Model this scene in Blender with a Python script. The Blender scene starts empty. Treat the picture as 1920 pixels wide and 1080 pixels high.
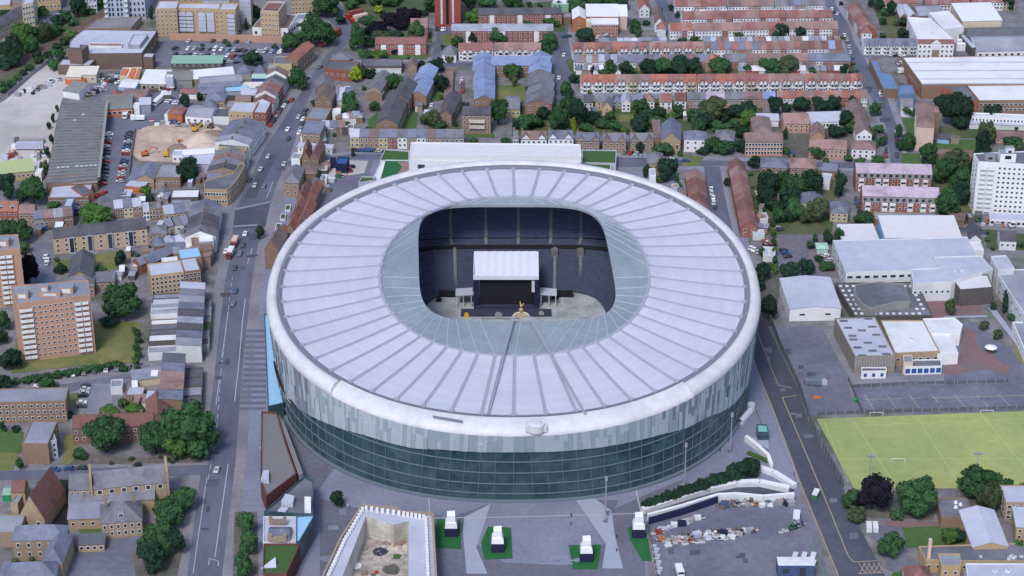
import bpy, math, random
from mathutils import Vector, Matrix, noise
random.seed(7)
R = math.radians
COL = bpy.context.scene.collection
SCN = bpy.context.scene
# ---------------------------------------------------------------- camera and site grid
D, DEP, F = 1000.0, R(28), 4147.0
CAM = Vector((0, -D*math.cos(DEP), D*math.sin(DEP)))
def G(px, py, z=0.0):
    dx, dy = (px-960)/F, (540-py)/F
    d = Vector((dx, math.cos(DEP)+dy*math.sin(DEP), -math.sin(DEP)+dy*math.cos(DEP)))
    return CAM + d*((z-CAM.z)/d.z)
def ppm(p):
    return F/((p-CAM).dot(Vector((0, math.cos(DEP), -math.sin(DEP)))))
# ---------------------------------------------------------------- materials
MATS = {}
def mat(name, c, rough=.85, var=.12, scale=.5, c2=None, s2=.04, f2=.5, metal=0., bump=0., spec=.3, rnd=0., detail=5, streak=None):
    if name in MATS: return MATS[name]
    m = bpy.data.materials.new(name); m.use_nodes = True
    nt = m.node_tree; N = nt.nodes; L = nt.links; N.clear()
    out = N.new('ShaderNodeOutputMaterial'); b = N.new('ShaderNodeBsdfPrincipled')
    L.new(b.outputs[0], out.inputs[0])
    b.inputs['Roughness'].default_value = rough; b.inputs['Metallic'].default_value = metal
    b.inputs['Specular IOR Level'].default_value = spec
    tc = N.new('ShaderNodeTexCoord'); geo = N.new('ShaderNodeNewGeometry')
    n1 = N.new('ShaderNodeTexNoise'); n1.inputs['Scale'].default_value = scale; n1.inputs['Detail'].default_value = detail
    n1.inputs['Roughness'].default_value = .65
    src = geo.outputs['Position']
    if streak:
        mp = N.new('ShaderNodeMapping'); mp.inputs['Scale'].default_value = streak; L.new(src, mp.inputs[0]); src = mp.outputs[0]
    L.new(src, n1.inputs['Vector'])
    ramp = N.new('ShaderNodeMapRange'); ramp.inputs[1].default_value = .25; ramp.inputs[2].default_value = .75
    ramp.inputs[3].default_value = 1-var; ramp.inputs[4].default_value = 1+var; L.new(n1.outputs[0], ramp.inputs[0])
    base = N.new('ShaderNodeMixRGB'); base.inputs[1].default_value = (*c, 1); base.inputs[2].default_value = (*(c2 or c), 1)
    if c2:
        n2 = N.new('ShaderNodeTexNoise'); n2.inputs['Scale'].default_value = s2; n2.inputs['Detail'].default_value = 4
        L.new(geo.outputs['Position'], n2.inputs['Vector'])
        r2 = N.new('ShaderNodeMapRange'); r2.inputs[1].default_value = f2-.1; r2.inputs[2].default_value = f2+.1
        L.new(n2.outputs[0], r2.inputs[0]); L.new(r2.outputs[0], base.inputs[0])
    else: base.inputs[0].default_value = 0
    mul = N.new('ShaderNodeVectorMath'); mul.operation = 'SCALE'
    L.new(base.outputs[0], mul.inputs[0]); L.new(ramp.outputs[0], mul.inputs['Scale'])
    last = mul.outputs[0]
    if rnd:
        oi = N.new('ShaderNodeObjectInfo'); rr = N.new('ShaderNodeMapRange'); rr.inputs[3].default_value = 1-rnd; rr.inputs[4].default_value = 1+rnd
        L.new(oi.outputs['Random'], rr.inputs[0]); m2 = N.new('ShaderNodeVectorMath'); m2.operation = 'SCALE'
        L.new(last, m2.inputs[0]); L.new(rr.outputs[0], m2.inputs['Scale']); last = m2.outputs[0]
    L.new(last, b.inputs['Base Color'])
    if bump:
        bp = N.new('ShaderNodeBump'); bp.inputs['Strength'].default_value = bump; bp.inputs['Distance'].default_value = .3
        L.new(n1.outputs[0], bp.inputs['Height']); L.new(bp.outputs[0], b.inputs['Normal'])
    MATS[name] = m
    return m
def sr(r, g, b):  # sRGB bytes -> linear
    f = lambda u: (u/255/12.92) if u <= 10 else ((u/255+.055)/1.055)**2.4
    return (f(r), f(g), f(b))
def stripe(name, c, c2, pitch, ang=0., width=.12, rough=.8, var=.1, axis='obj', rnd=.06):
    """surface with parallel joints: a physical pattern that belongs to the cladding"""
    if name in MATS: return MATS[name]
    m = mat(name, c, rough, var, .35, rnd=rnd)
    nt = m.node_tree; N = nt.nodes; L = nt.links
    bs = next(n for n in N if n.type == 'BSDF_PRINCIPLED'); lk = bs.inputs['Base Color'].links[0]; src = lk.from_socket
    tc = N.new('ShaderNodeTexCoord'); sp = N.new('ShaderNodeSeparateXYZ'); L.new(tc.outputs['Object'], sp.inputs[0])
    d = N.new('ShaderNodeMath'); d.operation = 'DIVIDE'; d.inputs[1].default_value = pitch; L.new(sp.outputs[{'x': 0, 'y': 1, 'z': 2}[axis if axis in 'xyz' else 'x']], d.inputs[0])
    fr = N.new('ShaderNodeMath'); fr.operation = 'FRACT'; L.new(d.outputs[0], fr.inputs[0])
    lt = N.new('ShaderNodeMath'); lt.operation = 'LESS_THAN'; lt.inputs[1].default_value = width; L.new(fr.outputs[0], lt.inputs[0])
    mx = N.new('ShaderNodeMixRGB'); mx.inputs[2].default_value = (*c2, 1); L.new(lt.outputs[0], mx.inputs[0]); L.new(src, mx.inputs[1])
    L.new(mx.outputs[0], bs.inputs['Base Color'])
    return m
# palette (real-world base colours)
mat('asphalt', (.118, .122, .165), .9, .2, .35, (.15, .155, .2), .05, .5)
mat('road', (.088, .1, .142), .88, .18, .25, (.12, .13, .175), .03, .52, streak=(1, .25, 1))
mat('road_dark', (.062, .068, .095), .88, .18, .25, (.08, .086, .115), .04, .55)
mat('pave', (.22, .225, .275), .9, .14, .6, (.17, .175, .215), .06, .55)
mat('pave_warm', (.21, .205, .235), .9, .18, .5, (.16, .16, .19), .05, .5)
mat('plaza', (.195, .212, .29), .85, .16, .5, (.165, .178, .25), .045, .5)
mat('plaza_dark', (.112, .116, .158), .85, .2, .5, (.13, .134, .178), .04, .5)
mat('plaza_pale', (.29, .32, .41), .85, .08, .3)
mat('court_mauve', (.165, .13, .15), .9, .18, .3, (.14, .13, .155), .05, .5)
mat('court_red', (.19, .115, .12), .9, .15, .3, (.15, .12, .13), .06, .58)
mat('concrete_pale', (.45, .42, .43), .9, .12, .12, (.33, .31, .31), .025, .56)
mat('sand', (.46, .36, .3), .95, .22, .3, (.33, .24, .19), .05, .54)
mat('rubble', (.46, .41, .37), .95, .4, .6, (.24, .21, .19), .09, .5)
mat('soil', (.13, .115, .11), .95, .35, .4, (.08, .085, .07), .06, .5)
mat('ballast', (.145, .105, .085), .95, .25, .5)
mat('grass', (.05, .085, .035), .95, .3, .3, (.1, .105, .06), .03, .52)
mat('grass_dry', (.17, .165, .065), .95, .22, .25, (.1, .13, .045), .04, .5)
mat('grass_bright', (.06, .115, .035), .95, .2, .3)
mat('pitch', (.31, .335, .125), .95, .12, .25, (.255, .3, .12), .025, .5)
mat('green_roof', (.045, .095, .028), .95, .25, .8)
mat('artificial_green', (.018, .11, .035), .95, .1, .5)
mat('urban', (.17, .165, .185), .95, .45, .14, (.09, .1, .075), .06, .6, detail=8)
mat('paint_white', (.36, .38, .42), .8, .12, 1.)
mat('paint_yellow', (.3, .24, .17), .8, .15, 1.)
mat('ptfe', (.49, .495, .585), .6, .05, .09, (.455, .465, .56), .03, .5, rnd=.025)
mat('ptfe_rib', (.31, .32, .4), .6, .05, .3)
mat('poly', (.24, .28, .325), .55, .12, .25, (.21, .245, .29), .04, .5)
mat('rim_metal', (.55, .55, .58), .75, .12, .25, (.5, .5, .54), .05, .55, spec=.25)
mat('gutter', (.17, .175, .225), .6, .06, .3)
mat('glass_green', (.03, .066, .084), .3, .4, .35, (.056, .104, .122), .12, .52, spec=.5, streak=(1, 1, .35))
mat('mullion', (.128, .168, .2), .5, .05, 1.)
mat('navy', (.012, .016, .05), .8, .25, .5)
mat('navy_grey', (.035, .04, .07), .8, .3, .6)
mat('aisle', (.15, .145, .155), .9, .2, .5)
mat('black', (.012, .013, .018), .85, .2, .5)
mat('stage_white', (.6, .63, .72), .55, .06, .3)
mat('steel', (.32, .34, .38), .5, .08, 1., metal=.3)
mat('gold', (.4, .27, .1), .5, .05, 1., metal=.5)
mat('glass', (.03, .04, .055), .15, .3, .3, spec=.6, rnd=.35)
mat('white', (.66, .67, .7), .7, .07, .4, rnd=.05)
mat('white_dull', (.58, .6, .63), .8, .1, .35, (.47, .49, .52), .06, .58)
mat('cream', (.5, .45, .34), .85, .1, .5, rnd=.06)
mat('brick_red', (.26, .1, .075), .9, .18, .9, rnd=.15)
mat('brick_brown', (.215, .145, .105), .9, .18, .9, rnd=.15)
mat('brick_tan', (.28, .21, .16), .9, .16, .9, rnd=.12)
mat('brick_pink', (.42, .25, .18), .9, .1, .4, (.36, .23, .18), .05, .55)
mat('brick_orange', (.36, .13, .065), .9, .12, .6)
mat('tan_bright', (.39, .285, .175), .85, .1, .5, rnd=.05)
mat('tan_pale', (.43, .34, .24), .85, .12, .5, rnd=.05)
mat('render_grey', (.27, .26, .27), .9, .16, .6, rnd=.12)
mat('grey_dark_wall', (.095, .085, .085), .9, .2, .5)
mat('brown_wall', (.14, .1, .085), .9, .15, .4)
mat('yellow_wall', (.42, .36, .21), .85, .1, .5)
mat('pink_pale', (.55, .42, .36), .85, .08, .3)
mat('tower_blue', (.33, .4, .52), .6, .08, .3)
mat('tower_red', (.3, .07, .065), .85, .1, .5)
mat('stone_tan', (.33, .25, .17), .95, .2, .8)
for nm, c in dict(roof_red=(.235, .112, .108), roof_orange=(.315, .128, .098), roof_brown=(.2, .14, .135), roof_slate=(.15, .165, .23),
                  roof_grey=(.165, .165, .195), roof_dark=(.088, .088, .108), roof_lilac=(.4, .33, .41), roof_blue=(.2, .26, .43),
                  roof_maroon=(.17, .085, .075), roof_clay=(.255, .165, .155), roof_pale=(.3, .33, .4)).items():
    mat(nm, c, .85, .2, .7, tuple(x*.72 for x in c), .15, .56, rnd=.13, bump=.2)
mat('felt_grey', (.2, .215, .27), .85, .16, .2, (.27, .285, .34), .04, .52)
mat('felt_dark', (.1, .105, .13), .9, .2, .25, (.15, .155, .185), .05, .55)
mat('felt_pale', (.36, .385, .48), .8, .1, .2, (.43, .45, .54), .03, .5)
mat('sheet_white', (.62, .63, .66), .7, .07, .2, (.53, .54, .58), .04, .6)
mat('sheet_cream', (.6, .57, .5), .8, .1, .3)
mat('sheet_pink', (.56, .55, .58), .7, .05, .2)
mat('sheet_blue', (.12, .19, .34), .7, .1, .3)
mat('sheet_skyblue', (.26, .46, .68), .6, .08, .3)
mat('sheet_green', (.2, .36, .28), .8, .1, .4)
mat('olive_roof', (.34, .4, .2), .85, .1, .4)
mat('mint', (.33, .5, .42), .8, .08, .4)
mat('blue_paint', (.03, .08, .26), .6, .12, .5)
mat('navy_hoarding', (.012, .018, .06), .7, .15, .4)
mat('orange_paint', (.52, .14, .05), .7, .1, .6)
mat('red_paint', (.38, .03, .025), .5, .1, .6)
mat('yellow_paint', (.58, .36, .03), .5, .1, .6)
mat('green_paint', (.02, .22, .09), .6, .1, .6)
mat('teal_paint', (.16, .42, .4), .6, .1, .6)
mat('asbestos', (.2, .2, .205), .95, .2, .6, (.165, .165, .17), .08, .55)
mat('tyre', (.015, .015, .016), .9, .1, 1.)
mat('bark', (.06, .045, .035), .95, .3, 2.)
FOL = dict(dark=((.02, .05, .029), (.013, .034, .024)), mid=((.042, .1, .036), (.027, .068, .031)), bright=((.068, .14, .032), (.044, .1, .029)),
           lime=((.19, .25, .02), (.13, .19, .02)), olive=((.062, .09, .042), (.044, .066, .034)), purple=((.014, .011, .022), (.009, .009, .016)),
           blue=((.014, .058, .03), (.009, .036, .022)))
for k, (c, c2) in FOL.items(): mat('leaf_'+k, c, .9, .4, .9, c2, .4, .5, rnd=.22, spec=.15)
M = lambda n: MATS[n] if isinstance(n, str) else n
# ---------------------------------------------------------------- mesh helpers
class MB:
    def __init__(s): s.v = []; s.f = []; s.m = []
    def add(s, vs, fs, m=0):
        o = len(s.v); s.v += [tuple(v) for v in vs]; s.f += [tuple(i+o for i in f) for f in fs]; s.m += [m]*len(fs); return s
    def box(s, x0, x1, y0, y1, z0, z1, m=0, mt=None):
        s.add([(x0, y0, z0), (x1, y0, z0), (x1, y1, z0), (x0, y1, z0), (x0, y0, z1), (x1, y0, z1), (x1, y1, z1), (x0, y1, z1)],
              [(0, 3, 2, 1), (0, 1, 5, 4), (1, 2, 6, 5), (2, 3, 7, 6), (3, 0, 4, 7)], m)
        o = len(s.v)-8; s.f.append((o+4, o+5, o+6, o+7)); s.m.append(m if mt is None else mt); return s
    def prism(s, poly, z0, z1, m=0, mt=None, top=True):
        n = len(poly); s.add([(p[0], p[1], z0) for p in poly]+[(p[0], p[1], z1) for p in poly], [(i, (i+1) % n, n+(i+1) % n, n+i) for i in range(n)], m)
        if top: o = len(s.v)-n; s.f.append(tuple(range(o, o+n))); s.m.append(m if mt is None else mt)
        return s
    def tube(s, p0, p1, r0, r1, n=8, m=0, cap=True):
        p0, p1 = Vector(p0), Vector(p1); a = (p1-p0).normalized(); u = a.orthogonal().normalized(); w = a.cross(u)
        r = [(math.cos(2*math.pi*i/n), math.sin(2*math.pi*i/n)) for i in range(n)]
        s.add([p0+(u*c+w*d)*r0 for c, d in r]+[p1+(u*c+w*d)*r1 for c, d in r], [(i, (i+1) % n, n+(i+1) % n, n+i) for i in range(n)]+([tuple(range(n, 2*n))] if cap else []), m)
        return s
    def mesh(s, name, mats, smooth=False):
        me = bpy.data.meshes.new(name); me.from_pydata(s.v, [], s.f)
        for x in mats: me.materials.append(M(x))
        me.polygons.foreach_set('material_index', s.m)
        if smooth: me.polygons.foreach_set('use_smooth', [True]*len(s.f))
        me.update(); return me
def link(name, me, parent=None, loc=(0, 0, 0), rz=0., sc=None):
    o = bpy.data.objects.new(name, me); COL.objects.link(o); o.location = loc
    if rz: o.rotation_euler[2] = rz
    if sc: o.scale = sc
    if parent: o.parent = parent
    return o
def tag(o, label, cat, group=None):
    o['label'] = label; o['category'] = cat
    if group: o['group'] = group
    return o
def root(name, label, cat, loc=(0, 0, 0), rz=0., group=None):
    return tag(link(name, None, None, loc, rz), label, cat, group)
def ccw(p):
    a = sum(p[i][0]*p[(i+1) % len(p)][1]-p[(i+1) % len(p)][0]*p[i][1] for i in range(len(p)))
    return p if a > 0 else p[::-1]
def inset(p, d):
    n = len(p); out = []
    for i in range(n):
        a, b, c = Vector(p[i-1][:2]), Vector(p[i][:2]), Vector(p[(i+1) % n][:2])
        e, g = (b-a).normalized(), (c-b).normalized(); n1, n2 = Vector((-e.y, e.x)), Vector((-g.y, g.x))
        k = n1+n2; k = k/max(.4, k.dot(n1)) if k.length > 1e-6 else n1
        out.append((b.x+k.x*d, b.y+k.y*d))
    return out
_ORD = 'first second third fourth fifth sixth seventh eighth ninth tenth eleventh twelfth thirteenth fourteenth fifteenth sixteenth seventeenth eighteenth nineteenth twentieth'.split()
def nth(i):
    if i < 20: return _ORD[i]
    t = {2: 'twenty', 3: 'thirty', 4: 'forty', 5: 'fifty', 6: 'sixty'}[(i+1)//10]
    return (t+'-'+_ORD[(i+1) % 10-1]) if (i+1) % 10 else t[:-1]+'ieth'
_lv = [0]
def lift(z): _lv[0] += 1; return z+.0007*_lv[0]
def patch(name, poly, m, z=.04, label=None):
    """flat ground surface traced where it lies"""
    z = lift(z); pts = ccw([G(*p)[:2] for p in poly]); b = MB().add([(x, y, z) for x, y in pts], [tuple(range(len(pts)))])
    o = link(name, b.mesh(name, [m])); o['kind'] = 'structure'
    return o
def ribbon(name, left, rightp, m, z=.06):
    z = lift(z); b = MB(); n = len(left)
    b.add([(p.x, p.y, z) for p in [G(*q) for q in left]+[G(*q) for q in rightp]], [(i, n+i, n+i+1, i+1) for i in range(n-1)])
    o = link(name, b.mesh(name, [m])); o['kind'] = 'structure'; return o
def line(pts, w, m, z=.1, name='road_marking', dash=None):
    """painted line w metres wide along traced points"""
    z = lift(z); b = MB(); P = [Vector((*G(*p)[:2], 0)) for p in pts]
    for a, c in zip(P, P[1:]):
        L = (c-a).length; u = (c-a)/L; nn = Vector((-u.y, u.x, 0))*w/2; t = 0
        while t < L:
            e = min(L, t+(dash[0] if dash else L)); A, B = a+u*t, a+u*e
            b.add([(A-nn)[:2]+(z,), (B-nn)[:2]+(z,), (B+nn)[:2]+(z,), (A+nn)[:2]+(z,)], [(0, 1, 2, 3)]); t = e+(dash[1] if dash else L)
    o = link(name, b.mesh(name, [m])); o['kind'] = 'structure'; return o
# ---------------------------------------------------------------- shared small parts
_uw = {}
def unit_window(frame='white', glass='glass'):
    k = (frame, glass)
    if k not in _uw:
        b = MB(); b.box(-.5, .5, -.06, .05, 0, 1, 0)
        b.box(-.4, .4, -.075, -.055, .1, .9, 1); _uw[k] = b.mesh('window', [frame, glass])
    return _uw[k]
def unit_pane(glass='glass'):
    k = (glass,)
    if k not in _uw: b = MB(); b.box(-.5, .5, -.05, .05, 0, 1, 0); _uw[k] = b.mesh('window', [glass])
    return _uw[k]
def unit_balcony(m='white', slab='white_dull'):
    k = ('b', m)
    if k not in _uw:
        b = MB(); b.box(-.5, .5, -1., .02, 0, .15, 1)
        b.box(-.5, .5, -1., -.9, .15, 1.05, 0); b.box(-.5, -.46, -.9, 0, .15, 1.05, 0); b.box(.46, .5, -.9, 0, .15, 1.05, 0)
        _uw[k] = b.mesh('balcony', [m, slab])
    return _uw[k]
def wins(parent, A, B, z0, z1, cols, rows, w=1.2, h=1.35, me=None, name='window', cap=100, skip=()):
    """individual windows on the wall from A to B (outside on the right-hand side)"""
    A, B = Vector(A[:2]), Vector(B[:2]); e = B-A; ang = math.atan2(e.y, e.x); n = 0
    nrm = Vector((e.y, -e.x)).normalized()*.03
    for r in range(rows):
        for c in range(cols):
            if n >= cap or (c, r) in skip: continue
            p = A+e*((c+.5)/cols)+nrm; z = z0+(z1-z0)*((r+.5)/rows)-h/2
            link(name, me or unit_window(), parent, (p.x, p.y, z), ang, (w, 1, h)); n += 1
_mc = {}
def bldg(name, label, cat, a, b, h, depth, roof='gable', rise=2.4, wall='brick_brown', rm='roof_grey', win=None, chim=0, group=None, z0=0,
         bay=None, wm=None, side=None, world=None, door=None, over=.3, ww=1.2, wh=1.35, dorm=0, wz=(.8, -.3), band=None):
    """house: a, b = the two ends of its front eave as traced (at height h); depth runs away from the front"""
    A, B = world if world else (G(*a, h+z0), G(*b, h+z0))
    A, B = Vector((A[0], A[1])), Vector((B[0], B[1])); e = B-A; w = e.length; ang = math.atan2(e.y, e.x); mid = (A+B)/2
    r = root(name, label, cat, (mid.x, mid.y, z0), ang, group)
    x = w/2; d = depth; key = ('w', round(w, 2), d, h, roof, rise, wall, rm)
    if key not in _mc:
        wb = MB(); t = MB(); o = over; th = .18
        base = [(-x, 0), (x, 0), (x, d), (-x, d)]
        if roof == 'flat':
            wb.prism(base, 0, h+.45, 0, top=False); ins = inset(base, .3); n = 4
            wb.add([(p[0], p[1], h+.45) for p in base]+[(p[0], p[1], h+.45) for p in ins]+[(p[0], p[1], h) for p in ins],
                   [(i, (i+1) % 4, 4+(i+1) % 4, 4+i) for i in range(4)]+[(4+i, 4+(i+1) % 4, 8+(i+1) % 4, 8+i) for i in range(4)])
            t.add([(p[0], p[1], h+.01) for p in ins], [(0, 1, 2, 3)])
        elif roof in ('gable', 'gableN', 'hip', 'mono'):
            wb.prism(base, 0, h, 0)
            def slab(q, th=th):
                n = len(q); t.add([(p[0], p[1], p[2]) for p in q]+[(p[0], p[1], p[2]+th) for p in q],
                      [tuple(range(n-1, -1, -1)), tuple(range(n, 2*n))]+[(i, (i+1) % n, n+(i+1) % n, n+i) for i in range(n)])
            if roof == 'gable':
                s = rise/(d/2); g = o*s
                slab([(-x, -o, h-g), (x, -o, h-g), (x, d/2, h+rise), (-x, d/2, h+rise)]); slab([(x, d+o, h-g), (-x, d+o, h-g), (-x, d/2, h+rise), (x, d/2, h+rise)])
                for sx in (-x+.02, x-.02): wb.add([(sx, 0, h), (sx, d, h), (sx, d/2, h+rise)], [(0, 1, 2)])
            elif roof == 'gableN':
                s = rise/x; g = o*s
                slab([(-x-o, -.2, h-g), (0, -.2, h+rise), (0, d+.2, h+rise), (-x-o, d+.2, h-g)]); slab([(0, -.2, h+rise), (x+o, -.2, h-g), (x+o, d+.2, h-g), (0, d+.2, h+rise)])
                for sy in (.02, d-.02): wb.add([(-x, sy, h), (x, sy, h), (0, sy, h+rise)], [(0, 1, 2)])
            elif roof == 'mono': slab([(-x-o, -o, h), (x+o, -o, h), (x+o, d+o, h+rise), (-x-o, d+o, h+rise)]); wb.add([(-x, d-.01, h), (x, d-.01, h), (x, d-.01, h+rise), (-x, d-.01, h+rise)], [(3, 2, 1, 0)]); wb.add([(-x+.01, 0, h), (-x+.01, d, h), (-x+.01, d, h+rise), (x-.01, 0, h), (x-.01, d, h), (x-.01, d, h+rise)], [(0, 1, 2), (3, 4, 5)])
            else:
                if w >= d: k = min(d/2, x-.05); p1, p2 = (-x+k, d/2, h+rise), (x-k, d/2, h+rise)
                else: k = x; p1, p2 = (0, min(k, d/2), h+rise), (0, max(d-k, d/2+.05), h+rise)
                c = [(-x-o, -o, h-.1), (x+o, -o, h-.1), (x+o, d+o, h-.1), (-x-o, d+o, h-.1)]
                fs = [(0, 1, 5, 4), (1, 2, 5), (2, 3, 4, 5), (3, 0, 4)] if w >= d else [(0, 1, 4), (1, 2, 5, 4), (2, 3, 5), (3, 0, 4, 5)]
                t.add(c+[p1, p2], fs); t.add(c, [(3, 2, 1, 0)])
        _mc[key] = (wb.mesh('wall', [wall]), t.mesh('roof', [rm]))
    wme, tme = _mc[key]
    link('wall', wme, r); ro = link('roof', tme, r)
    for i in range(chim):
        ck = ('chimney',)
        if ck not in _mc:
            cb = MB().box(-.5, .5, -.35, .35, -.9, 1.4, 0); [cb.tube((q, 0, 1.4), (q, 0, 1.8), .14, .12, 6, 1) for q in (-.25, .25)]; _mc[ck] = cb.mesh('chimney', ['brick_brown', 'roof_clay'])
        if roof == 'gable' or (roof == 'hip' and w >= d): p = (-x+.6 if chim == 1 else -x*.7+1.4*x*i/(chim-1), d/2, h+rise)
        else: p = (0 if roof == 'gableN' else x-.8, d*.3+d*.4*i, h+rise)
        link('chimney', _mc[ck], ro, p)
    if win: wins(r, (-x, 0), (x, 0), wz[0], h+wz[1], win[0], win[1], ww, wh, wm)
    if side: # windows on the side wall that faces the middle of the picture
        s = side[2] if len(side) > 2 else (1 if mid.x < 0 else -1)
        P, Q = ((x, 0), (x, d)) if s > 0 else ((-x, d), (-x, 0)); wins(r, P, Q, wz[0], h+wz[1], side[0], side[1], ww, wh, wm)
    if door:
        dk = ('door', door)
        if dk not in _mc: _mc[dk] = MB().box(-.5, .5, -.08, .02, 0, 2.1).mesh('door', [door])
        link('door', _mc[dk], r, (-x*.55, 0, 0))
    if bay: # gabled front bay in two storeys
        bk = ('bay', round(w, 1), h, bay)
        if bk not in _mc:
            bw = bay[0]*w/2; bb = MB().prism([(-bw, .02), (-bw*.8, -.9), (bw*.8, -.9), (bw, .02)][::1], 0, h+.1, 0)
            gz = h+bay[1]; bb.add([(-bw-.1, -1., h), (bw+.1, -1., h), (0, -1., gz)], [(0, 1, 2)], 0)
            bb.add([(-bw-.25, -1.15, h-.1), (0, -1.15, gz+.15), (0, d*.35, gz+.15), (-bw-.25, d*.3, h-.1), (bw+.25, -1.15, h-.1), (bw+.25, d*.3, h-.1)], [(0, 1, 2, 3), (1, 4, 5, 2)], 1)
            for zz in (.9, h/2+.6): bb.box(-bw*.7, bw*.7, -.96, -.88, zz, zz+1.25, 2)
            _mc[bk] = bb.mesh('bay', [bay[2], rm if len(bay) < 4 else bay[3], 'glass'])
        link('bay', _mc[bk], r, (x*.35 if len(bay) < 5 else x*bay[4], 0, 0))
    for i in range(dorm):
        dk = ('dormer', wall)
        if dk not in _mc: _mc[dk] = MB().box(-1, 1, -.1, 2.2, 0, 1.6, 0, 1).box(-.75, .75, -.14, -.08, .3, 1.3, 2).mesh('dormer', ['white_dull', 'felt_grey', 'glass'])
        link('dormer', _mc[dk], ro, (-x+w*(i+.5)/dorm, d*.14, h+rise*.2))
    return r
RN = dict(roof_red='red', roof_orange='orange', roof_clay='clay', roof_brown='brown', roof_slate='slate', roof_grey='grey', roof_dark='dark', roof_blue='blue', roof_pale='pale', roof_maroon='maroon', roof_lilac='lilac')
def row(name, lab, cat, a, b, n, h, depth, roofs, walls, group=None, roof='gable', rise=2.3, hv=0., **k):
    """terrace: n separate houses between two traced front-eave ends; lab has one {} for the ordinal"""
    A, B = G(*a, h), G(*b, h); out = []
    for i in range(n):
        P, Q = A.lerp(B, i/n), A.lerp(B, (i+.985)/n)
        rm = roofs[(i*7+i//3) % len(roofs)] if len(roofs) != n else roofs[i]; wl = walls[(i*5+i//2) % len(walls)] if len(walls) != n else walls[i]
        kk = dict(k)
        if 'bay' in kk and kk['bay']: kk['bay'] = (kk['bay'][0], kk['bay'][1], wl, rm, .35 if i % 2 == 0 else -.35)
        out.append(bldg(name, lab.format(nth(i), r=RN.get(rm, 'grey')), cat, None, None, h+(hv*((i*3) % 4-1.5) if hv else 0), depth, roof, rise, wl, rm, group=group, world=(P, Q), **kk))
    return out
def flat(name, label, cat, poly, h, wall, rm, faces=(), at=None, z0=0., group=None, par=.5, vents=0, wm=None, ww=1.3, wh=1.4, pz=None, wz=(.7, -.2)):
    """flat-roofed block: poly = roof corners as traced at height h (or the foot, with at=0)"""
    zz = (h if at is None else at); P0 = [Vector(G(*p, zz)[:2]) for p in poly]
    c = sum(P0, Vector((0, 0)))/len(P0); P = [(p.x-c.x, p.y-c.y) for p in P0]
    rev = ccw(P) is not P; Q = ccw(P); n = len(Q)
    r = root(name, label, cat, (c.x, c.y, z0), 0, group); H = h-z0
    ins = inset(Q, .35); b = MB().prism(Q, 0, H+par, 0, top=False)
    b.add([(p[0], p[1], H+par) for p in Q]+[(p[0], p[1], H+par) for p in ins]+[(p[0], p[1], H) for p in ins],
          [(i, (i+1) % n, n+(i+1) % n, n+i) for i in range(n)]+[(n+i, n+(i+1) % n, 2*n+(i+1) % n, 2*n+i) for i in range(n)])
    link('wall', b.mesh('wall', [wall]), r)
    link('roof', MB().add([(p[0], p[1], H+.01) for p in ins], [tuple(range(n))]).mesh('roof', [rm]), r)
    for f in faces:
        i = f[0]; A, B = P[i], P[(i+1) % n]
        if rev: A, B = B, A
        wins(r, A, B, wz[0], H+wz[1], f[1], f[2], f[3] if len(f) > 3 else ww, f[4] if len(f) > 4 else wh, f[5] if len(f) > 5 else wm)
    random.seed(len(label)*31+n)
    for i in range(vents):
        if 'vent' not in _mc: _mc['vent'] = MB().box(-1, 1, -.7, .7, 0, .9, 0).box(-.6, .6, -.4, .4, .9, 1.0, 1).mesh('vent', ['white_dull', 'steel'])
        u, v = random.uniform(.25, .75), random.uniform(.3, .7)
        q = Vector(ins[0])*(1-u)*(1-v)+Vector(ins[1])*u*(1-v)+Vector(ins[2 % n])*u*v+Vector(ins[3 % n])*(1-u)*v
        link('vent', _mc['vent'], r, (q.x, q.y, H), random.uniform(0, 3), (random.uniform(.5, 1.1),)*3)
    return r
# ================================================================ ground, light, camera
def build_base():
    w = bpy.data.worlds.new('World'); SCN.world = w; w.use_nodes = True
    nt = w.node_tree; bg = nt.nodes['Background']; sky = nt.nodes.new('ShaderNodeTexSky'); sky.sky_type = 'NISHITA'; sky.sun_disc = False
    sky.sun_elevation = R(52); sky.sun_rotation = R(SUN_ROT); sky.altitude = 100; sky.air_density = 1.; sky.dust_density = 1.6; sky.ozone_density = 1.
    nt.links.new(sky.outputs[0], bg.inputs[0]); bg.inputs[1].default_value = SKY
    l = bpy.data.lights.new('sun', 'SUN'); l.energy = SUN; l.angle = R(14); l.color = (1, .96, .92)
    o = link('sun', l); el, az = R(52), R(SUN_ROT)
    dirv = Vector((math.sin(az)*math.cos(el), math.cos(az)*math.cos(el), math.sin(el))); o.rotation_euler = dirv.to_track_quat('Z', 'Y').to_euler()
    c = bpy.data.cameras.new('camera'); c.sensor_width = 36; c.lens = F/1920*36; c.clip_end = 9000; c.clip_start = 5
    co = link('camera', c, None, CAM); co.rotation_euler = (math.pi/2-DEP, 0, 0); SCN.camera = co
    SCN.view_settings.view_transform = 'Standard'; SCN.view_settings.look = 'None'; SCN.view_settings.exposure = EXPO; SCN.view_settings.gamma = 1
    b = MB(); n = 40; S = 3200
    b.add([(-S, -S, 0), (S, -S, 0), (S, S, 0), (-S, S, 0)], [(0, 1, 2, 3)])
    g = link('ground', b.mesh('ground', ['urban'])); g['kind'] = 'structure'
SKY, SUN, SUN_ROT, EXPO = .12, 1.4, 200, .82
build_base()
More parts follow.
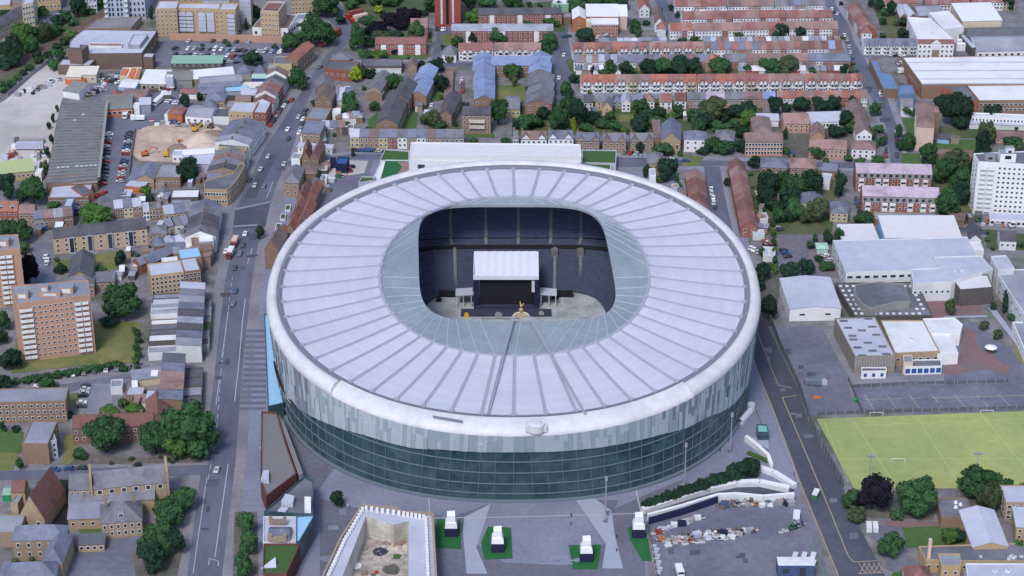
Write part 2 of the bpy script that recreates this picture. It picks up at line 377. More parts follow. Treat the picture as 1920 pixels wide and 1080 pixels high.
# ================================================================ stadium
SC = Vector((0.6, -68, 0))
def se(t, a, b, n=2., cx=0., cy=0., z=0.):
    c, s = math.cos(t), math.sin(t)
    return Vector((cx+a*math.copysign(abs(c)**(2/n), c), cy+b*math.copysign(abs(s)**(2/n), s), z))
BASE = lambda t, z=0: se(t, 98.5, 106, 2.3, 0, 0, z)
RIMZ = 37.
RIM = lambda t: se(t, 101.5, 118.5, 2.1, 0, 0.5, RIMZ)
INN = lambda t: se(t, 95.6, 108.6, 2.08, 0, 0.2, 40.)
RNG = lambda t: se(t, 56.4, 72.2, 2.15, 0.4, 9.4, 39.2)
def OPN(t): v = se(t, 40.8, 53.7, 4.8, 0.5, 20.9, 38.6); v.x -= 2.6*(v.y-20.9)/53.7; return v
def wall(t, z): return BASE(t).lerp(RIM(t), z/RIMZ)
def loft(b, curves, n, m=0, closed=True, t0=0., t1=2*math.pi):
    """curves: functions of t; rows of quads between successive curves"""
    k = n if closed else n+1; ts = [t0+(t1-t0)*i/n for i in range(k)]; vs = [c(t) for c in curves for t in ts]; fs = []
    for j in range(len(curves)-1):
        for i in range(n):
            a, q = j*k+i, j*k+(i+1) % k; fs.append((a, q, q+k, a+k))
    b.add(vs, fs, m); return b
S_ = root('stadium', 'huge oval football stadium with pale segmented roof and open centre', 'stadium', SC)
def sp(name, b, mats, smooth=False, parent=None): return link(name, b.mesh(name, mats, smooth), parent or S_)
# lower edge of the cladding band by angle (degrees, 270 = towards the camera)
BOT = [(180, 10), (190, 9), (205, 13), (215, 17.5), (225, 21), (238, 25), (250, 25.3), (256, 27.4), (270, 28.4), (282, 27.8), (294, 26.6), (302, 25.5), (309, 23), (316, 22.2), (327, 17), (345, 12), (360, 12)]
def bot(t):
    d = math.degrees(t) % 360
    if d < 180: return 11.
    for (a, u), (c, v) in zip(BOT, BOT[1:]):
        if a <= d <= c: return u+(v-u)*(d-a)/(c-a)
    return 11.
NT = 192
sp('glass_facade', loft(MB(), [lambda t, q=q: wall(t, bot(t)*q+.5*q) for q in (0, .25, .5, .75, 1)], NT), ['glass_green'])
b = MB()
for i in range(120):
    t = 2*math.pi*i/120; up = bot(t); o = (wall(t, 0)-Vector((0, 0, 0))).normalized()*.15
    for q in range(4): b.tube(wall(t, up*q/4)+o, wall(t, up*(q+1)/4)+o, .2, .2, 4, 0, False)
for zq in (.02, 4.6, 10.2, 16.4, 22.6):
    for i in range(NT):
        t, t2 = 2*math.pi*i/NT, 2*math.pi*(i+1)/NT
        if zq < bot(t) and zq < bot(t2): o = wall(t, zq); o2 = wall(t2, zq); k = 1.0015; b.tube((o.x*k, o.y*k, zq), (o2.x*k, o2.y*k, zq), .24, .24, 4, 0, False)
sp('facade_frame', b, ['mullion'])
for i in range(60): # base canopy and doors
    pass
sp('base_plinth', loft(MB(), [lambda t: BASE(t, 0)*1.012, lambda t: BASE(t)*1.012+Vector((0, 0, 1.1)), lambda t: BASE(t)*1.0+Vector((0, 0, 1.2))], NT), ['mullion'])
# cladding: tall narrow metal panels in three tones
b = MB(); rng = random.Random(3); NP = 380
for i in range(NP):
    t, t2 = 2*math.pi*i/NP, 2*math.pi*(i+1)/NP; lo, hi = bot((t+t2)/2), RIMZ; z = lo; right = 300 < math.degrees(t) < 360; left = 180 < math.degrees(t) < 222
    while z < hi-.01:
        e = min(hi, z+rng.uniform(4, 12)); e = hi if hi-e < 2.4 else e; k = 1.004+rng.uniform(0, .0025)
        u = rng.random(); blk = math.sin(i*.45)+math.sin(i*.19+z*.5)
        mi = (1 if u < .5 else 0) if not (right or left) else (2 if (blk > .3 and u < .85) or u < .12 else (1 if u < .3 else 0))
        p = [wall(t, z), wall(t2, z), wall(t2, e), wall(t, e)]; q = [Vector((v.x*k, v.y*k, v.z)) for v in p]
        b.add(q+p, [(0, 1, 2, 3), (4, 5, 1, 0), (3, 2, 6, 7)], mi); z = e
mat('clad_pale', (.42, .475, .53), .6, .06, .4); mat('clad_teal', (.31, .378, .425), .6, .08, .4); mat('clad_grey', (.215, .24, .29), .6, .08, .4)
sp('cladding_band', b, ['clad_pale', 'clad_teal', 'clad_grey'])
# recessed openings in the west cladding: black sheets paint in their shade
for nm, t0, t1, z0, z1 in (('cladding_opening', R(191), R(206), 15.5, 22), ('cladding_opening', R(208), R(214), 16.2, 18.2)):
    b = MB(); n = 10
    for i in range(n):
        a, c = t0+(t1-t0)*i/n, t0+(t1-t0)*(i+1)/n; f = lambda q: z0+(z1-z0)*(1-abs(1-2*q)**1.5)*(1 if t1 < R(207) else .8)
        p = [wall(a, z0), wall(c, z0), wall(c, f((i+1)/n)), wall(a, f(i/n))]; b.add([Vector((v.x*1.009, v.y*1.009, v.z)) for v in p], [(0, 1, 2, 3)])
    sp(nm, b, ['black'])
# rim: rounded metal edge; the raised bullnose runs round all but the front
def rimc(f, z): return lambda t: RIM(t).lerp(INN(t), f)+Vector((0, 0, z-(RIMZ+(40-RIMZ)*f)))
sp('roof_rim', loft(MB(), [rimc(-.02, 36.2), rimc(-.05, 37), rimc(.0, 38.1), rimc(.15, 39.2), rimc(.45, 40.1), rimc(.74, 40.4), rimc(.8, 40.4), rimc(.82, 39.6)], NT), ['rim_metal'], True)
tA, tB = R(-49), R(228)
b = loft(MB(), [rimc(-.06, 36.9), rimc(-.14, 38.2), rimc(-.02, 40.2), rimc(.2, 41.3), rimc(.42, 41.5), rimc(.58, 41.1), rimc(.63, 39.8)], 150, 0, False, tA, tB)
for t in (tA, tB):
    b.add([rimc(f, z)(t) for f, z in ((-.06, 36.9), (-.14, 38.2), (-.02, 40.2), (.2, 41.3), (.42, 41.5), (.58, 41.1), (.63, 39.8))], [tuple(range(7))])
o = sp('bullnose', b, ['rim_metal'], True)
sp('gutter', loft(MB(), [rimc(.82, 40.45), rimc(.84, 40.1), rimc(1., 40.0), rimc(1.02, 40.1)], NT), ['gutter'])
sp('bullnose_gutter', loft(MB(), [rimc(.62, 40.6), rimc(.82, 40.5)], 150, 0, False, tA, tB), ['gutter'])
# roof: one membrane bay and one rib per division
NB = 54
sag = lambda f: -.35*math.sin(math.pi*f)
def roofp(t, f, dz=0): return INN(t).lerp(RNG(t), f)+Vector((0, 0, sag(f)+dz))
def fine_seams(m):
    nt = m.node_tree; N = nt.nodes; L = nt.links; bs = next(n for n in N if n.type == 'BSDF_PRINCIPLED'); src = bs.inputs['Base Color'].links[0].from_socket
    tc = N.new('ShaderNodeTexCoord'); sc = N.new('ShaderNodeVectorMath'); sc.operation = 'MULTIPLY'; sc.inputs[1].default_value = (1/95.6, 1/108.6, 0); L.new(tc.outputs['Object'], sc.inputs[0])
    ln = N.new('ShaderNodeVectorMath'); ln.operation = 'LENGTH'; L.new(sc.outputs[0], ln.inputs[0]); k = N.new('ShaderNodeMath'); k.operation = 'MULTIPLY'; k.inputs[1].default_value = 62; L.new(ln.outputs['Value'], k.inputs[0])
    fl = N.new('ShaderNodeMath'); fl.operation = 'FLOOR'; L.new(k.outputs[0], fl.inputs[0]); wn = N.new('ShaderNodeTexWhiteNoise'); wn.noise_dimensions = '1D'; L.new(fl.outputs[0], wn.inputs['W'])
    fr = N.new('ShaderNodeMath'); fr.operation = 'FRACT'; L.new(k.outputs[0], fr.inputs[0]); lt = N.new('ShaderNodeMath'); lt.operation = 'LESS_THAN'; lt.inputs[1].default_value = .18; L.new(fr.outputs[0], lt.inputs[0])
    mr = N.new('ShaderNodeMapRange'); mr.inputs[3].default_value = .965; mr.inputs[4].default_value = 1.035; L.new(wn.outputs['Value'], mr.inputs[0])
    m2 = N.new('ShaderNodeMath'); m2.operation = 'MULTIPLY_ADD'; m2.inputs[1].default_value = -.07; L.new(lt.outputs[0], m2.inputs[0]); L.new(mr.outputs[0], m2.inputs[2])
    v = N.new('ShaderNodeVectorMath'); v.operation = 'SCALE'; L.new(src, v.inputs[0]); L.new(m2.outputs[0], v.inputs['Scale']); L.new(v.outputs[0], bs.inputs['Base Color'])
fine_seams(M('ptfe')); fine_seams(M('poly'))
for i in range(NB):
    t, t2 = 2*math.pi*(i+.5)/NB, 2*math.pi*(i+1.5)/NB; b = MB(); n = 6
    for j in range(4):
        for k in range(n):
            ta, tb = t+(t2-t)*j/4, t+(t2-t)*(j+1)/4; f, g = k/n, (k+1)/n; bulge = lambda q: .15*math.sin(math.pi*q)
            b.add([roofp(ta, f, bulge(j/4)), roofp(tb, f, bulge((j+1)/4)), roofp(tb, g, bulge((j+1)/4)), roofp(ta, g, bulge(j/4))], [(0, 1, 2, 3)])
    sp('roof_membrane', b, ['ptfe'], True)
    b = MB()
    for k in range(8): 
        p, q = roofp(t, k/8, .15), roofp(t, (k+1)/8, .15)
        for s in (-.45, .45):
            d = (q-p).normalized(); nn = Vector((-d.y, d.x, 0))*s; b.tube(p+nn, q+nn, .2, .2, 5, 0, False)
        d = (q-p).normalized(); nn = Vector((-d.y, d.x, 0))*.5; b.add([p-nn, p+nn, q+nn, q-nn], [(0, 1, 2, 3)])
    p = roofp(t, 0, .3); b.box(p.x-.9, p.x+.9, p.y-.6, p.y+.6, 39.7, 40.9); p = roofp(t, 1, .2); b.box(p.x-.9, p.x+.9, p.y-.6, p.y+.6, 38.8, 40.1)
    sp('roof_rib', b, ['ptfe_rib'])
sp('ring_beam', loft(MB(), [lambda t: roofp(t, .985, .05), lambda t: roofp(t, .99, .5), lambda t: roofp(t, 1.012, .5), lambda t: roofp(t, 1.02, -.3)], NT), ['ptfe_rib'])
def ringp(t, f, dz=0): return RNG(t).lerp(OPN(t), f)+Vector((0, 0, dz))
sp('translucent_ring', loft(MB(), [lambda t, f=f: ringp(t, f, -.05) for f in (0, .25, .5, .75, 1)]+[lambda t: ringp(t, 1, -1.2), lambda t: ringp(t, .9, -1.4)], NT), ['poly'], False)
mat('seam', (.42, .5, .56), .5, .05, 1.)
for i in range(NB):
    t = 2*math.pi*(i+.5)/NB; sp('ring_seam', MB().tube(ringp(t, .01, .02), ringp(t, .99, .02), .11, .11, 4), ['seam'])
# ------------------------------------------------ bowl: stepped seating in two tiers
PIT = lambda t, o, z: se(t, 41+o, 57+o, 5, .6, 7.5, z)
def tier(o0, z0, o1, z1, rows):
    cs = []
    for r in range(rows):
        a, c = o0+(o1-o0)*r/rows, o0+(o1-o0)*(r+1)/rows; u, v = z0+(z1-z0)*r/rows, z0+(z1-z0)*(r+1)/rows
        cs += [(a, u, 0), (a+.02, v, 1), (c, v, 0)]
    return cs
def build_tier(name, cs, seat):
    b = MB(); n = 120; k = n
    for j in range(len(cs)-1): 
        (o, z, _), (p, w, _) = cs[j], cs[j+1]; riser = abs(o-p) < .05
        loft(b, [lambda t: PIT(t, o, z), lambda t: PIT(t, p, w)], n, 1 if riser else 0)
    return sp(name, b, seat)
mat('seat_navy', (.03, .046, .132), .7, .4, .6); mat('seat_riser', (.075, .09, .15), .85, .3, .5); mat('seat_low', (.045, .054, .095), .8, .35, .4)
build_tier('lower_tier', tier(0, 1, 21, 11, 22), ['seat_low', 'seat_riser'])
build_tier('middle_tier', tier(21.5, 12.6, 25, 14.4, 5), ['seat_low', 'seat_riser'])
build_tier('upper_tier', tier(25.2, 14.7, 43, 33.5, 30), ['seat_navy', 'seat_riser'])
sp('box_front', loft(MB(), [lambda t: PIT(t, 21, 11.2), lambda t: PIT(t, 21.4, 12.8), lambda t: PIT(t, 21.6, 12.8)], 120), ['black'])
for i, (xx, tr) in enumerate([(q, ((0, 1.3, 21, 11.4),)) for q in (-35, -26, 18.5, 30)]+[(q, ((21.5, 12.9, 25, 14.7), (25.2, 15.2, 43, 34))) for q in (-38, -25, -11, 2, 15, 27, 38)]):
    for o0, z0, o1, z1 in tr:
        sh = 1+((o0/45)*.25); y0 = PIT(math.pi/2, o0, 0).y; y1 = PIT(math.pi/2, o1, 0).y; d = 0 if abs(xx) < 36 else -1.2*1
        sp('stair_aisle', MB().add([(xx*sh-.7, y0+d, z0+.25), (xx*sh+.7, y0+d, z0+.25), (xx*sh*1.03+.7, y1+d, z1+.45), (xx*sh*1.03-.7, y1+d, z1+.45)], [(0, 1, 2, 3)]), ['aisle'])
for yy in (-30, -20, -10, 0): 
    for sx in (-1, 1): sp('stair_aisle', MB().add([(sx*41.5+.6, yy, 1.6), (sx*41.5+.6, yy+1, 1.6), (sx*62.5+.6, yy+1, 11.8), (sx*62.5+.6, yy, 11.8)], [(0, 1, 2, 3)]), ['aisle'])
for xx in (18.8, 30.5): # concourse mouths in the north stand
    sp('vomitory', MB().box(xx-1.5, xx+1.5, 81, 84, 9.2, 12.2), ['aisle'])
pt = MB(); pp = [PIT(2*math.pi*i/80, .5, .1) for i in range(80)]; pt.add([p+SC for p in pp], [tuple(range(80))])
mat('pitch_cover', (.36, .38, .41), .9, .2, .5, (.24, .26, .28), .1, .54)
o = link('field', pt.mesh('field', ['pitch_cover'])); o['kind'] = 'structure'
# front access beams up to the cockerel
ap = G(977, 590, 41)-SC
for px in (915, 1098):
    e = G(px, 777, 40.6)-SC; top = Vector((ap.x+(-3.2 if px < 970 else 3.2), ap.y-2.5, 41.6)); b = MB(); u = (e-top).normalized(); nn = Vector((-u.y, u.x, 0))*.4
    for s in (-1, 1): b.tube(top+nn*s, e+nn*s, .16, .16, 5)
    for k in range(40): p = top.lerp(e, k/40); q = top.lerp(e, (k+1)/40); s = 1 if k % 2 else -1; b.tube(p+nn*s, q-nn*s, .09, .09, 4, 0, False)
    b.add([top+nn*.9-Vector((0, 0, .15)), top-nn*.9-Vector((0, 0, .15)), e-nn*.9-Vector((0, 0, .15)), e+nn*.9-Vector((0, 0, .15))], [(0, 1, 2, 3)], 1)
    sp('access_walkway', b, ['ptfe_rib', 'ptfe_rib'])
b = MB(); 
for k in range(8):
    a, c = math.pi*k/8, math.pi*(k+1)/8; P = lambda q: Vector((ap.x+3.2*math.cos(q), ap.y-2.5+3.4*math.sin(q), 41.6)); b.tube(P(a), P(c), .35, .35, 6)
    b.add([P(a), P(c), Vector((ap.x, ap.y-2.5, 41.5))], [(0, 1, 2)], 1)
sp('viewing_platform', b, ['cream', 'stone_tan'])
p = G(1005, 800, 40)-SC
b = MB().tube((p.x, p.y, 38.8), (p.x, p.y, 41.4), 3.3, 3.1, 18, 0); b.tube((p.x, p.y, 41.4), (p.x, p.y, 41.9), 2.5, 1.6, 18, 0); b.box(p.x-4, p.x+4, p.y-1.6, p.y+2, 38.6, 40.6); sp('rim_drum', b, ['rim_metal'], False)
p = G(840, 783, 40)-SC; sp('rim_slot', MB().add([G(812, 779, 40.9)-SC, G(868, 788, 40.9)-SC, G(866, 791, 40.9)-SC, G(811, 782, 40.9)-SC], [(0, 1, 2, 3)]), ['gutter'])
# golden cockerel on its ball
r = root('cockerel_statue', 'golden cockerel standing on a ball at the roof opening edge', 'statue', SC+Vector((ap.x, ap.y+.6, 41.9)))
b = MB(); n = 10
for j in range(6):
    for i in range(n):
        f = lambda a, c: (1.2*math.sin(math.pi*a/6)*math.cos(2*math.pi*c/n), 1.2*math.sin(math.pi*a/6)*math.sin(2*math.pi*c/n), 1.2-1.2*math.cos(math.pi*a/6)); b.add([f(j, i), f(j, i+1), f(j+1, i+1), f(j+1, i)], [(0, 1, 2, 3)])
link('ball', b.mesh('ball', ['gold'], True), r)
b = MB(); prof = [(-.1, 2.3, .12), (0, 2.8, .2), (.05, 3.3, .62), (0, 3.9, .7), (-.25, 4.5, .42), (-.4, 5.1, .24), (-.48, 5.6, .27), (-.5, 5.9, .1)]
for (x0, z0, r0), (x1, z1, r1) in zip(prof, prof[1:]): b.tube((x0, 0, z0), (x1, 0, z1), r0, r1, 8)
b.add([(.4, -.1, 3.4), (1.4, 0, 4.2), (1.5, 0, 5.2), (.9, 0, 5.), (.4, .1, 4.1)], [(0, 1, 2, 3, 4)]); b.add([(-.4, -.05, 5.8), (-.1, 0, 6.3), (-.6, 0, 6.4), (-.8, 0, 6.), (-.6, .05, 5.8)], [(0, 1, 2, 3, 4)]); b.add([(-.7, -.1, 5.6), (-1.15, 0, 5.5), (-.7, .1, 5.45)], [(0, 1, 2)])
link('cockerel', b.mesh('cockerel', ['gold'], True), r); r.scale = (.8, .8, .8)
# concert stage
sx, sy = (G(890, 582).x+G(1008, 582).x)/2, G(945, 582).y
r = root('concert_stage', 'concert stage with white ribbed canopy inside the stadium', 'stage', (sx, sy, 0))
b = MB(); W = 14.4
for k in range(8): 
    x0 = -W+2*W*k/8; x1 = x0+2*W/8; b.add([(x0, 0, 17.2), (x1, 0, 17.2), (x1, 19, 19.6), (x0, 19, 19.6), ((x0+x1)/2, 0, 17.5), ((x0+x1)/2, 19, 19.9)], [(0, 4, 5, 3), (4, 1, 2, 5)])
b.box(-W, W, -.5, 0, 15.6, 17.4); b.box(-W-.01, -W+.3, 0, 19, 16.4, 19); b.box(W-.3, W+.01, 0, 19, 16.4, 19); b.box(-W, W, 18.9, 19.3, 17, 19.6)
link('canopy', b.mesh('canopy', ['stage_white']), r)
link('video_screen', MB().box(-11.6, 11.6, 1.4, 2, 2.3, 15.7).mesh('video_screen', ['black']), r)
link('stage_deck', MB().box(-13.5, 13.5, 0, 15, 0, 2.2, 0).box(-20, 20, -6, 0, 0, .8, 0).mesh('stage_deck', ['navy_grey']), r)
for x in (-W+1.2, W-1.2):
    b = MB(); b.box(x-1.2, x+1.2, .2, 2.6, 0, 15.7, 0)
    link('tower_leg', b.mesh('tower_leg', ['navy']), r); link('side_mast', MB().box(x*1.06-.25, x*1.06+.25, 2.6, 3.2, 0, 17).mesh('side_mast', ['steel']), r)
link('speaker_stack', MB().box(11.3, 12.6, -.4, .6, 9.4, 14.8).mesh('speaker_stack', ['white_dull']), r)
for s in (-1, 1):
    b = MB(); b.add([(s*15, 3, 6.2), (s*22.5, 3, 5.6), (s*22.5, 9.5, 5.9), (s*15, 9.5, 6.5)], [(0, 1, 2, 3)] if s > 0 else [(3, 2, 1, 0)]); [b.box(s*q-.2, s*q+.2, 3, 3.4, 0, 5.8) for q in (15.5, 19, 22)]
    link('wing_platform', b.mesh('wing_platform', ['felt_pale']), r); link('backstage_block', MB().box(s*26-4, s*26+4, 12, 13.5, 0, 3).mesh('backstage_block', ['black']), r)
b = MB(); b.box(-11, 6, -8.5, -8.2, 0, .9); link('crowd_barrier', b.mesh('crowd_barrier', ['render_grey']), r)
for k, (px, py, c, w) in enumerate(((823, 565, 'black', 2.4), (875, 595, 'yellow_paint', 2), (935, 594, 'steel', 3.2), (1015, 592, 'render_grey', 2.2), (1040, 560, 'black', 3.))):
    p = G(px, py); r = root('equipment_case', ['black box on the pitch west of the stage', 'small yellow vehicle on the pitch below the stage', 'grey folding lift on the pitch in front of the stage', 'pale box on the pitch under the golden cockerel', 'long black box on the pitch east of the stage'][k], 'equipment', (p.x, p.y, .1))
    link('body', MB().box(-w/2, w/2, -.8, .8, 0, 1.3).box(-w/3, w/4, -.6, .6, 1.3, 2).mesh('body', [c]), r)
# ================================================================ roads, pavements, open ground (traced on the ground)
z = .03
# broad surfaces
patch('stadium_plaza', [(470,540),(445,820),(452,1000),(440,1090),(800,1100),(1215,1100),(1215,960),(1440,900),(1500,930),(1462,800),(1425,620),(1400,430),(1240,300),(560,300),(505,400)], 'plaza', .04)
patch('plaza_paving', [(505,770),(560,800),(640,860),(590,930),(500,1000)], 'plaza_dark', .07)
patch('plaza_paving', [(600,935),(760,975),(830,965),(835,1090),(600,1090)], 'plaza_dark', .07)
patch('plaza_paving', [(835,975),(915,945),(895,1020),(945,1055),(1060,1060),(1135,1020),(1098,965),(1080,938),(1160,938),(1150,960),(1150,1000),(1168,1090),(830,1090)], 'plaza_dark', .07)
patch('plaza_paving', [(1145,958),(1205,930),(1290,895),(1215,960),(1205,965),(1210,1080),(1168,1090),(1152,1000)], 'plaza_dark', .07)
patch('plaza_walk', [(1080,938),(1115,935),(1147,958),(1152,1000),(1168,1066),(1129,1066),(1136,1020)], 'plaza_pale', .1)
patch('plaza_walk', [(870,970),(920,945),(893,1027),(914,1076),(875,1076),(868,1000)], 'plaza_pale', .1)
line([(805,972),(960,970),(1205,963)], .5, 'paint_white', .14, 'plaza_line'); line([(804,930),(806,972)], .4, 'paint_white', .14, 'plaza_line'); line([(1192,917),(1202,962)], .5, 'paint_white', .14, 'plaza_line')
# striped forecourt west of the stadium
patch('forecourt', [(470,545),(458,670),(448,800),(500,790),(500,640),(497,560)], 'plaza', .06)
for i in range(15):
    y = 618+i*10.4; xl = 470-(y-545)*.093; patch('forecourt_stripe', [(xl,y),(498,y),(499,y+5.2),(xl-.5,y+5.2)], 'plaza_dark', .09)
# High Road
hl = [(330,1180),(351,1080),(370,935),(380,860),(395,760),(405,675),(420,540),(428,502),(437,430),(441,395),(458,360),(468,340),(480,313),(497,277),(520,243),(548,197),(560,180),(570,167),(593,130),(613,103),(628,88),(636,60),(618,40),(590,20),(560,-10)]
hr = [(405,1180),(416,1080),(430,965),(442,860),(447,790),(457,665),(471,540),(477,493),(485,455),(498,422),(508,377),(516,355),(530,320),(542,297),(557,252),(570,205),(580,180),(600,147),(618,110),(640,92),(657,75),(668,50),(655,28),(640,10),(620,-10)]
ribbon('high_road_pavement', [(x-19-(8 if 400 > y > 200 else 0), y) for x, y in hl[:19]], [(x+(20 if y > 420 else 26 if y > 300 else 14), y) for x, y in hr[:19]], 'pave_warm', .05)
ribbon('high_road', hl, hr, 'road', .08)
patch('road_repair', [(441,395),(508,377),(497,425),(436,430)], 'road_dark', .1)
patch('road_repair', [(457,372),(480,372),(500,330),(520,290),(510,290),(480,330)], 'road_dark', .1)
line([(390,900),(405,820),(414,700),(428,580),(436,520)], .25, 'paint_white', .12, dash=(4, 3)); line([(362,1075),(388,895)], .3, 'paint_white', .12); line([(403,1045),(428,870)], .35, 'paint_white', .12)
line([(440,752),(448,680),(455,600),(460,560)], .35, 'paint_white', .12); line([(416,672),(428,584)], .3, 'paint_white', .12); line([(405,760),(412,705)], .3, 'paint_white', .12)
line([(464,495),(473,466)], .35, 'paint_white', .12); line([(500,372),(512,340)], .3, 'paint_white', .12)
for a, c in (((441,393),(507,379)), ((437,425),(497,421))): line([a, c], 1.6, 'pave', .11, 'crossing')
line([(391,1060),(393,1047),(410,1053),(409,1062)], .35, 'paint_white', .12)
# Worcester side road
wl = [(1395,590),(1416,681),(1447,762),(1471,823),(1483,856),(1500,905),(1522,960),(1572,1080),(1600,1150)]
wr = [(1440,590),(1462,655),(1497,730),(1515,790),(1530,810),(1580,915),(1615,995),(1657,1075),(1690,1150)]
ribbon('side_road', wl, wr, 'road_dark', .08)
ribbon('side_pavement', [(x-5, y) for x, y in wl[:6]], wl[:6], 'pave', .07)
line([(1410,590),(1426,640),(1459,723)], .3, 'paint_yellow', .12); line([(1459,723),(1486,728)], .5, 'paint_yellow', .12); line([(1467,746),(1493,742)], .5, 'paint_yellow', .12)
line([(1467,746),(1494,810),(1547,935),(1590,1042)], .45, 'paint_yellow', .12); line([(1417,690),(1447,762),(1483,858),(1500,905),(1572,1080)], .45, 'paint_yellow', .12)
line([(1590,1042),(1600,1054),(1645,1052)], .45, 'paint_yellow', .12)
for i in range(5): line([(1610+i*9,1056),(1622+i*9,1075)], .3, 'paint_yellow', .12); line([(1622+i*9,1056),(1612+i*9,1075)], .3, 'paint_yellow', .12)
line([(1608,1076),(1655,1074)], .5, 'paint_yellow', .12)
# other streets
ribbon('north_road_pavement', [(540,299),(660,284),(900,283),(1160,283),(1280,292),(1450,298),(1700,301)], [(540,318),(670,304),(900,300),(1160,322),(1280,319),(1450,317),(1700,324)], 'pave', .05)
ribbon('north_road', [(540,302),(660,289),(900,287),(1160,295),(1280,300),(1450,303),(1700,306)], [(540,312),(670,300),(900,297),(1160,314),(1280,312),(1450,311),(1700,319)], 'road', .08)
ribbon('terrace_street', [(1550,-20),(1547,5),(1570,50),(1587,87),(1595,135),(1618,160),(1640,195),(1662,240),(1670,305)], [(1568,-20),(1566,8),(1590,45),(1603,82),(1625,117),(1657,165),(1672,210),(1687,250),(1693,305)], 'road', .08)
ribbon('terrace_pavement', [(1538,-20),(1536,5),(1560,50),(1577,87),(1585,135),(1610,163),(1630,195),(1652,240),(1660,305)], [(1580,-20),(1578,8),(1602,45),(1613,82),(1640,117),(1672,165),(1684,210),(1698,250),(1703,305)], 'pave', .05)
ribbon('estate_road', [(1042,25),(1046,66),(1035,113),(1034,180),(1036,215)], [(1066,25),(1064,66),(1072,113),(1068,180),(1058,215)], 'road', .08)
ribbon('estate_pavement', [(1030,60),(1028,113),(1028,200)], [(1078,60),(1080,113),(1074,200)], 'pave_warm', .05)
ribbon('estate_road', [(640,125),(760,120),(900,117),(1090,114)], [(640,132),(760,127),(900,123),(1090,121)], 'road', .09)
ribbon('estate_pavement', [(660,113),(790,108),(830,108),(1034,110)], [(660,120),(790,116),(830,116),(1034,114)], 'pave', .06)
ribbon('estate_road', [(822,52),(818,75),(808,113)], [(850,52),(835,75),(820,113)], 'road', .09)
ribbon('terrace_street', [(1215,-15),(1227,0),(1253,55),(1262,80)], [(1238,-15),(1250,0),(1277,48),(1285,70)], 'road', .08)
ribbon('terrace_street', [(1320,312),(1324,360),(1330,385),(1345,440)], [(1350,313),(1357,360),(1372,425),(1376,440)], 'road', .08)
ribbon('terrace_pavement', [(1312,312),(1316,360),(1322,385),(1336,440)], [(1360,313),(1366,360),(1382,425),(1386,440)], 'pave', .05)
for yy in (109, 175, 30, 52): ribbon('terrace_street', [(1080,yy),(1600,yy-1)], [(1080,yy+5),(1600,yy+4)], 'pave', .04)
ribbon('terrace_street', [(1600,104),(1920,103)], [(1610,108),(1920,107)], 'road', .06)
ribbon('lane', [(1690,405),(1790,424),(1925,440)], [(1690,414),(1790,432),(1925,452)], 'road_dark', .06)
ribbon('lane', [(-10,733),(110,722),(250,700),(345,676)], [(-10,748),(110,737),(255,716),(345,690)], 'asphalt', .07)
ribbon('lane_pavement', [(-10,722),(110,708),(250,690),(345,668)], [(-10,734),(110,722),(255,702),(345,678)], 'pave_warm', .05)
ribbon('chapel_lane', [(-10,884),(130,880),(390,872)], [(-10,900),(130,898),(390,890)], 'road', .07)
ribbon('chapel_lane_pavement', [(-10,876),(130,872),(390,862)], [(-10,886),(130,882),(390,873)], 'pave_warm', .05)
ribbon('service_road', [(62,455),(60,530),(66,640)], [(104,455),(104,530),(110,640)], 'asphalt', .06)
ribbon('side_street', [(60,463),(200,445),(330,440),(430,428)], [(60,475),(200,455),(330,450),(430,440)], 'asphalt', .05)
# railway
ribbon('railway', [(-20,136),(60,98),(120,62),(165,38),(205,10),(230,-15)], [(-20,158),(40,122),(100,88),(150,60),(185,38),(215,12),(240,-15)], 'ballast', .3)
mat('rail', (.2, .17, .15), .5, .1, 1., metal=.5)
for k in (.25, .4, .6, .75):
    L = [(-20,136),(60,98),(120,62),(165,38),(205,10)]; Rr = [(-20,158),(50,117),(112,79),(158,53),(190,33)]
    line([(a[0]+(c[0]-a[0])*k, a[1]+(c[1]-a[1])*k) for a, c in zip(L, Rr)], .2, 'rail', .5, 'railway_rail')
patch('rail_bank', [(-20,95),(60,70),(130,30),(170,0),(205,5),(165,38),(60,98),(-20,136)], 'grass', .1)
patch('rail_bank', [(-20,160),(50,118),(150,62),(155,75),(80,115),(0,165),(-20,180)], 'grass', .1)
ribbon('estate_road', [(130,-10),(100,20),(70,50),(60,70)], [(160,-10),(118,30),(90,55),(70,75)], 'road', .12)
# yards and car parks
patch('lorry_yard', [(-30,330),(-30,215),(20,180),(80,125),(95,113),(140,140),(115,190),(105,235),(95,290),(85,330)], 'concrete_pale', .06)
patch('retail_car_park', [(290,78),(320,76),(535,80),(545,120),(500,145),(440,130),(285,125),(262,128),(268,101)], 'asphalt', .06)
patch('works_yard', [(118,150),(190,140),(330,165),(340,190),(310,240),(255,240),(230,340),(200,370),(190,335),(200,200)], 'asphalt', .05)
patch('car_yard', [(195,215),(250,215),(262,240),(248,300),(240,370),(190,380),(185,330)], 'asphalt', .07)
patch('excavation', [(252,246),(300,236),(405,236),(425,250),(408,290),(330,305),(262,302),(248,290)], 'sand', .08)
patch('spoil_ground', [(395,258),(440,255),(430,275),(400,290)], 'soil', .1)
patch('club_yard', [(590,292),(700,300),(690,340),(640,370),(600,400),(580,360)], 'asphalt', .06)
patch('builders_yard', [(600,300),(690,302),(683,325),(610,335)], 'concrete_pale', .09)
patch('school_ground', [(1440,430),(1560,425),(1650,500),(1560,520),(1450,540)], 'court_mauve', .045)
patch('school_yard', [(1455,470),(1520,460),(1510,500),(1450,520)], 'asphalt', .06)
patch('school_court', [(1440,612),(1560,612),(1590,715),(1600,775),(1515,780),(1497,730)], 'asphalt', .06)
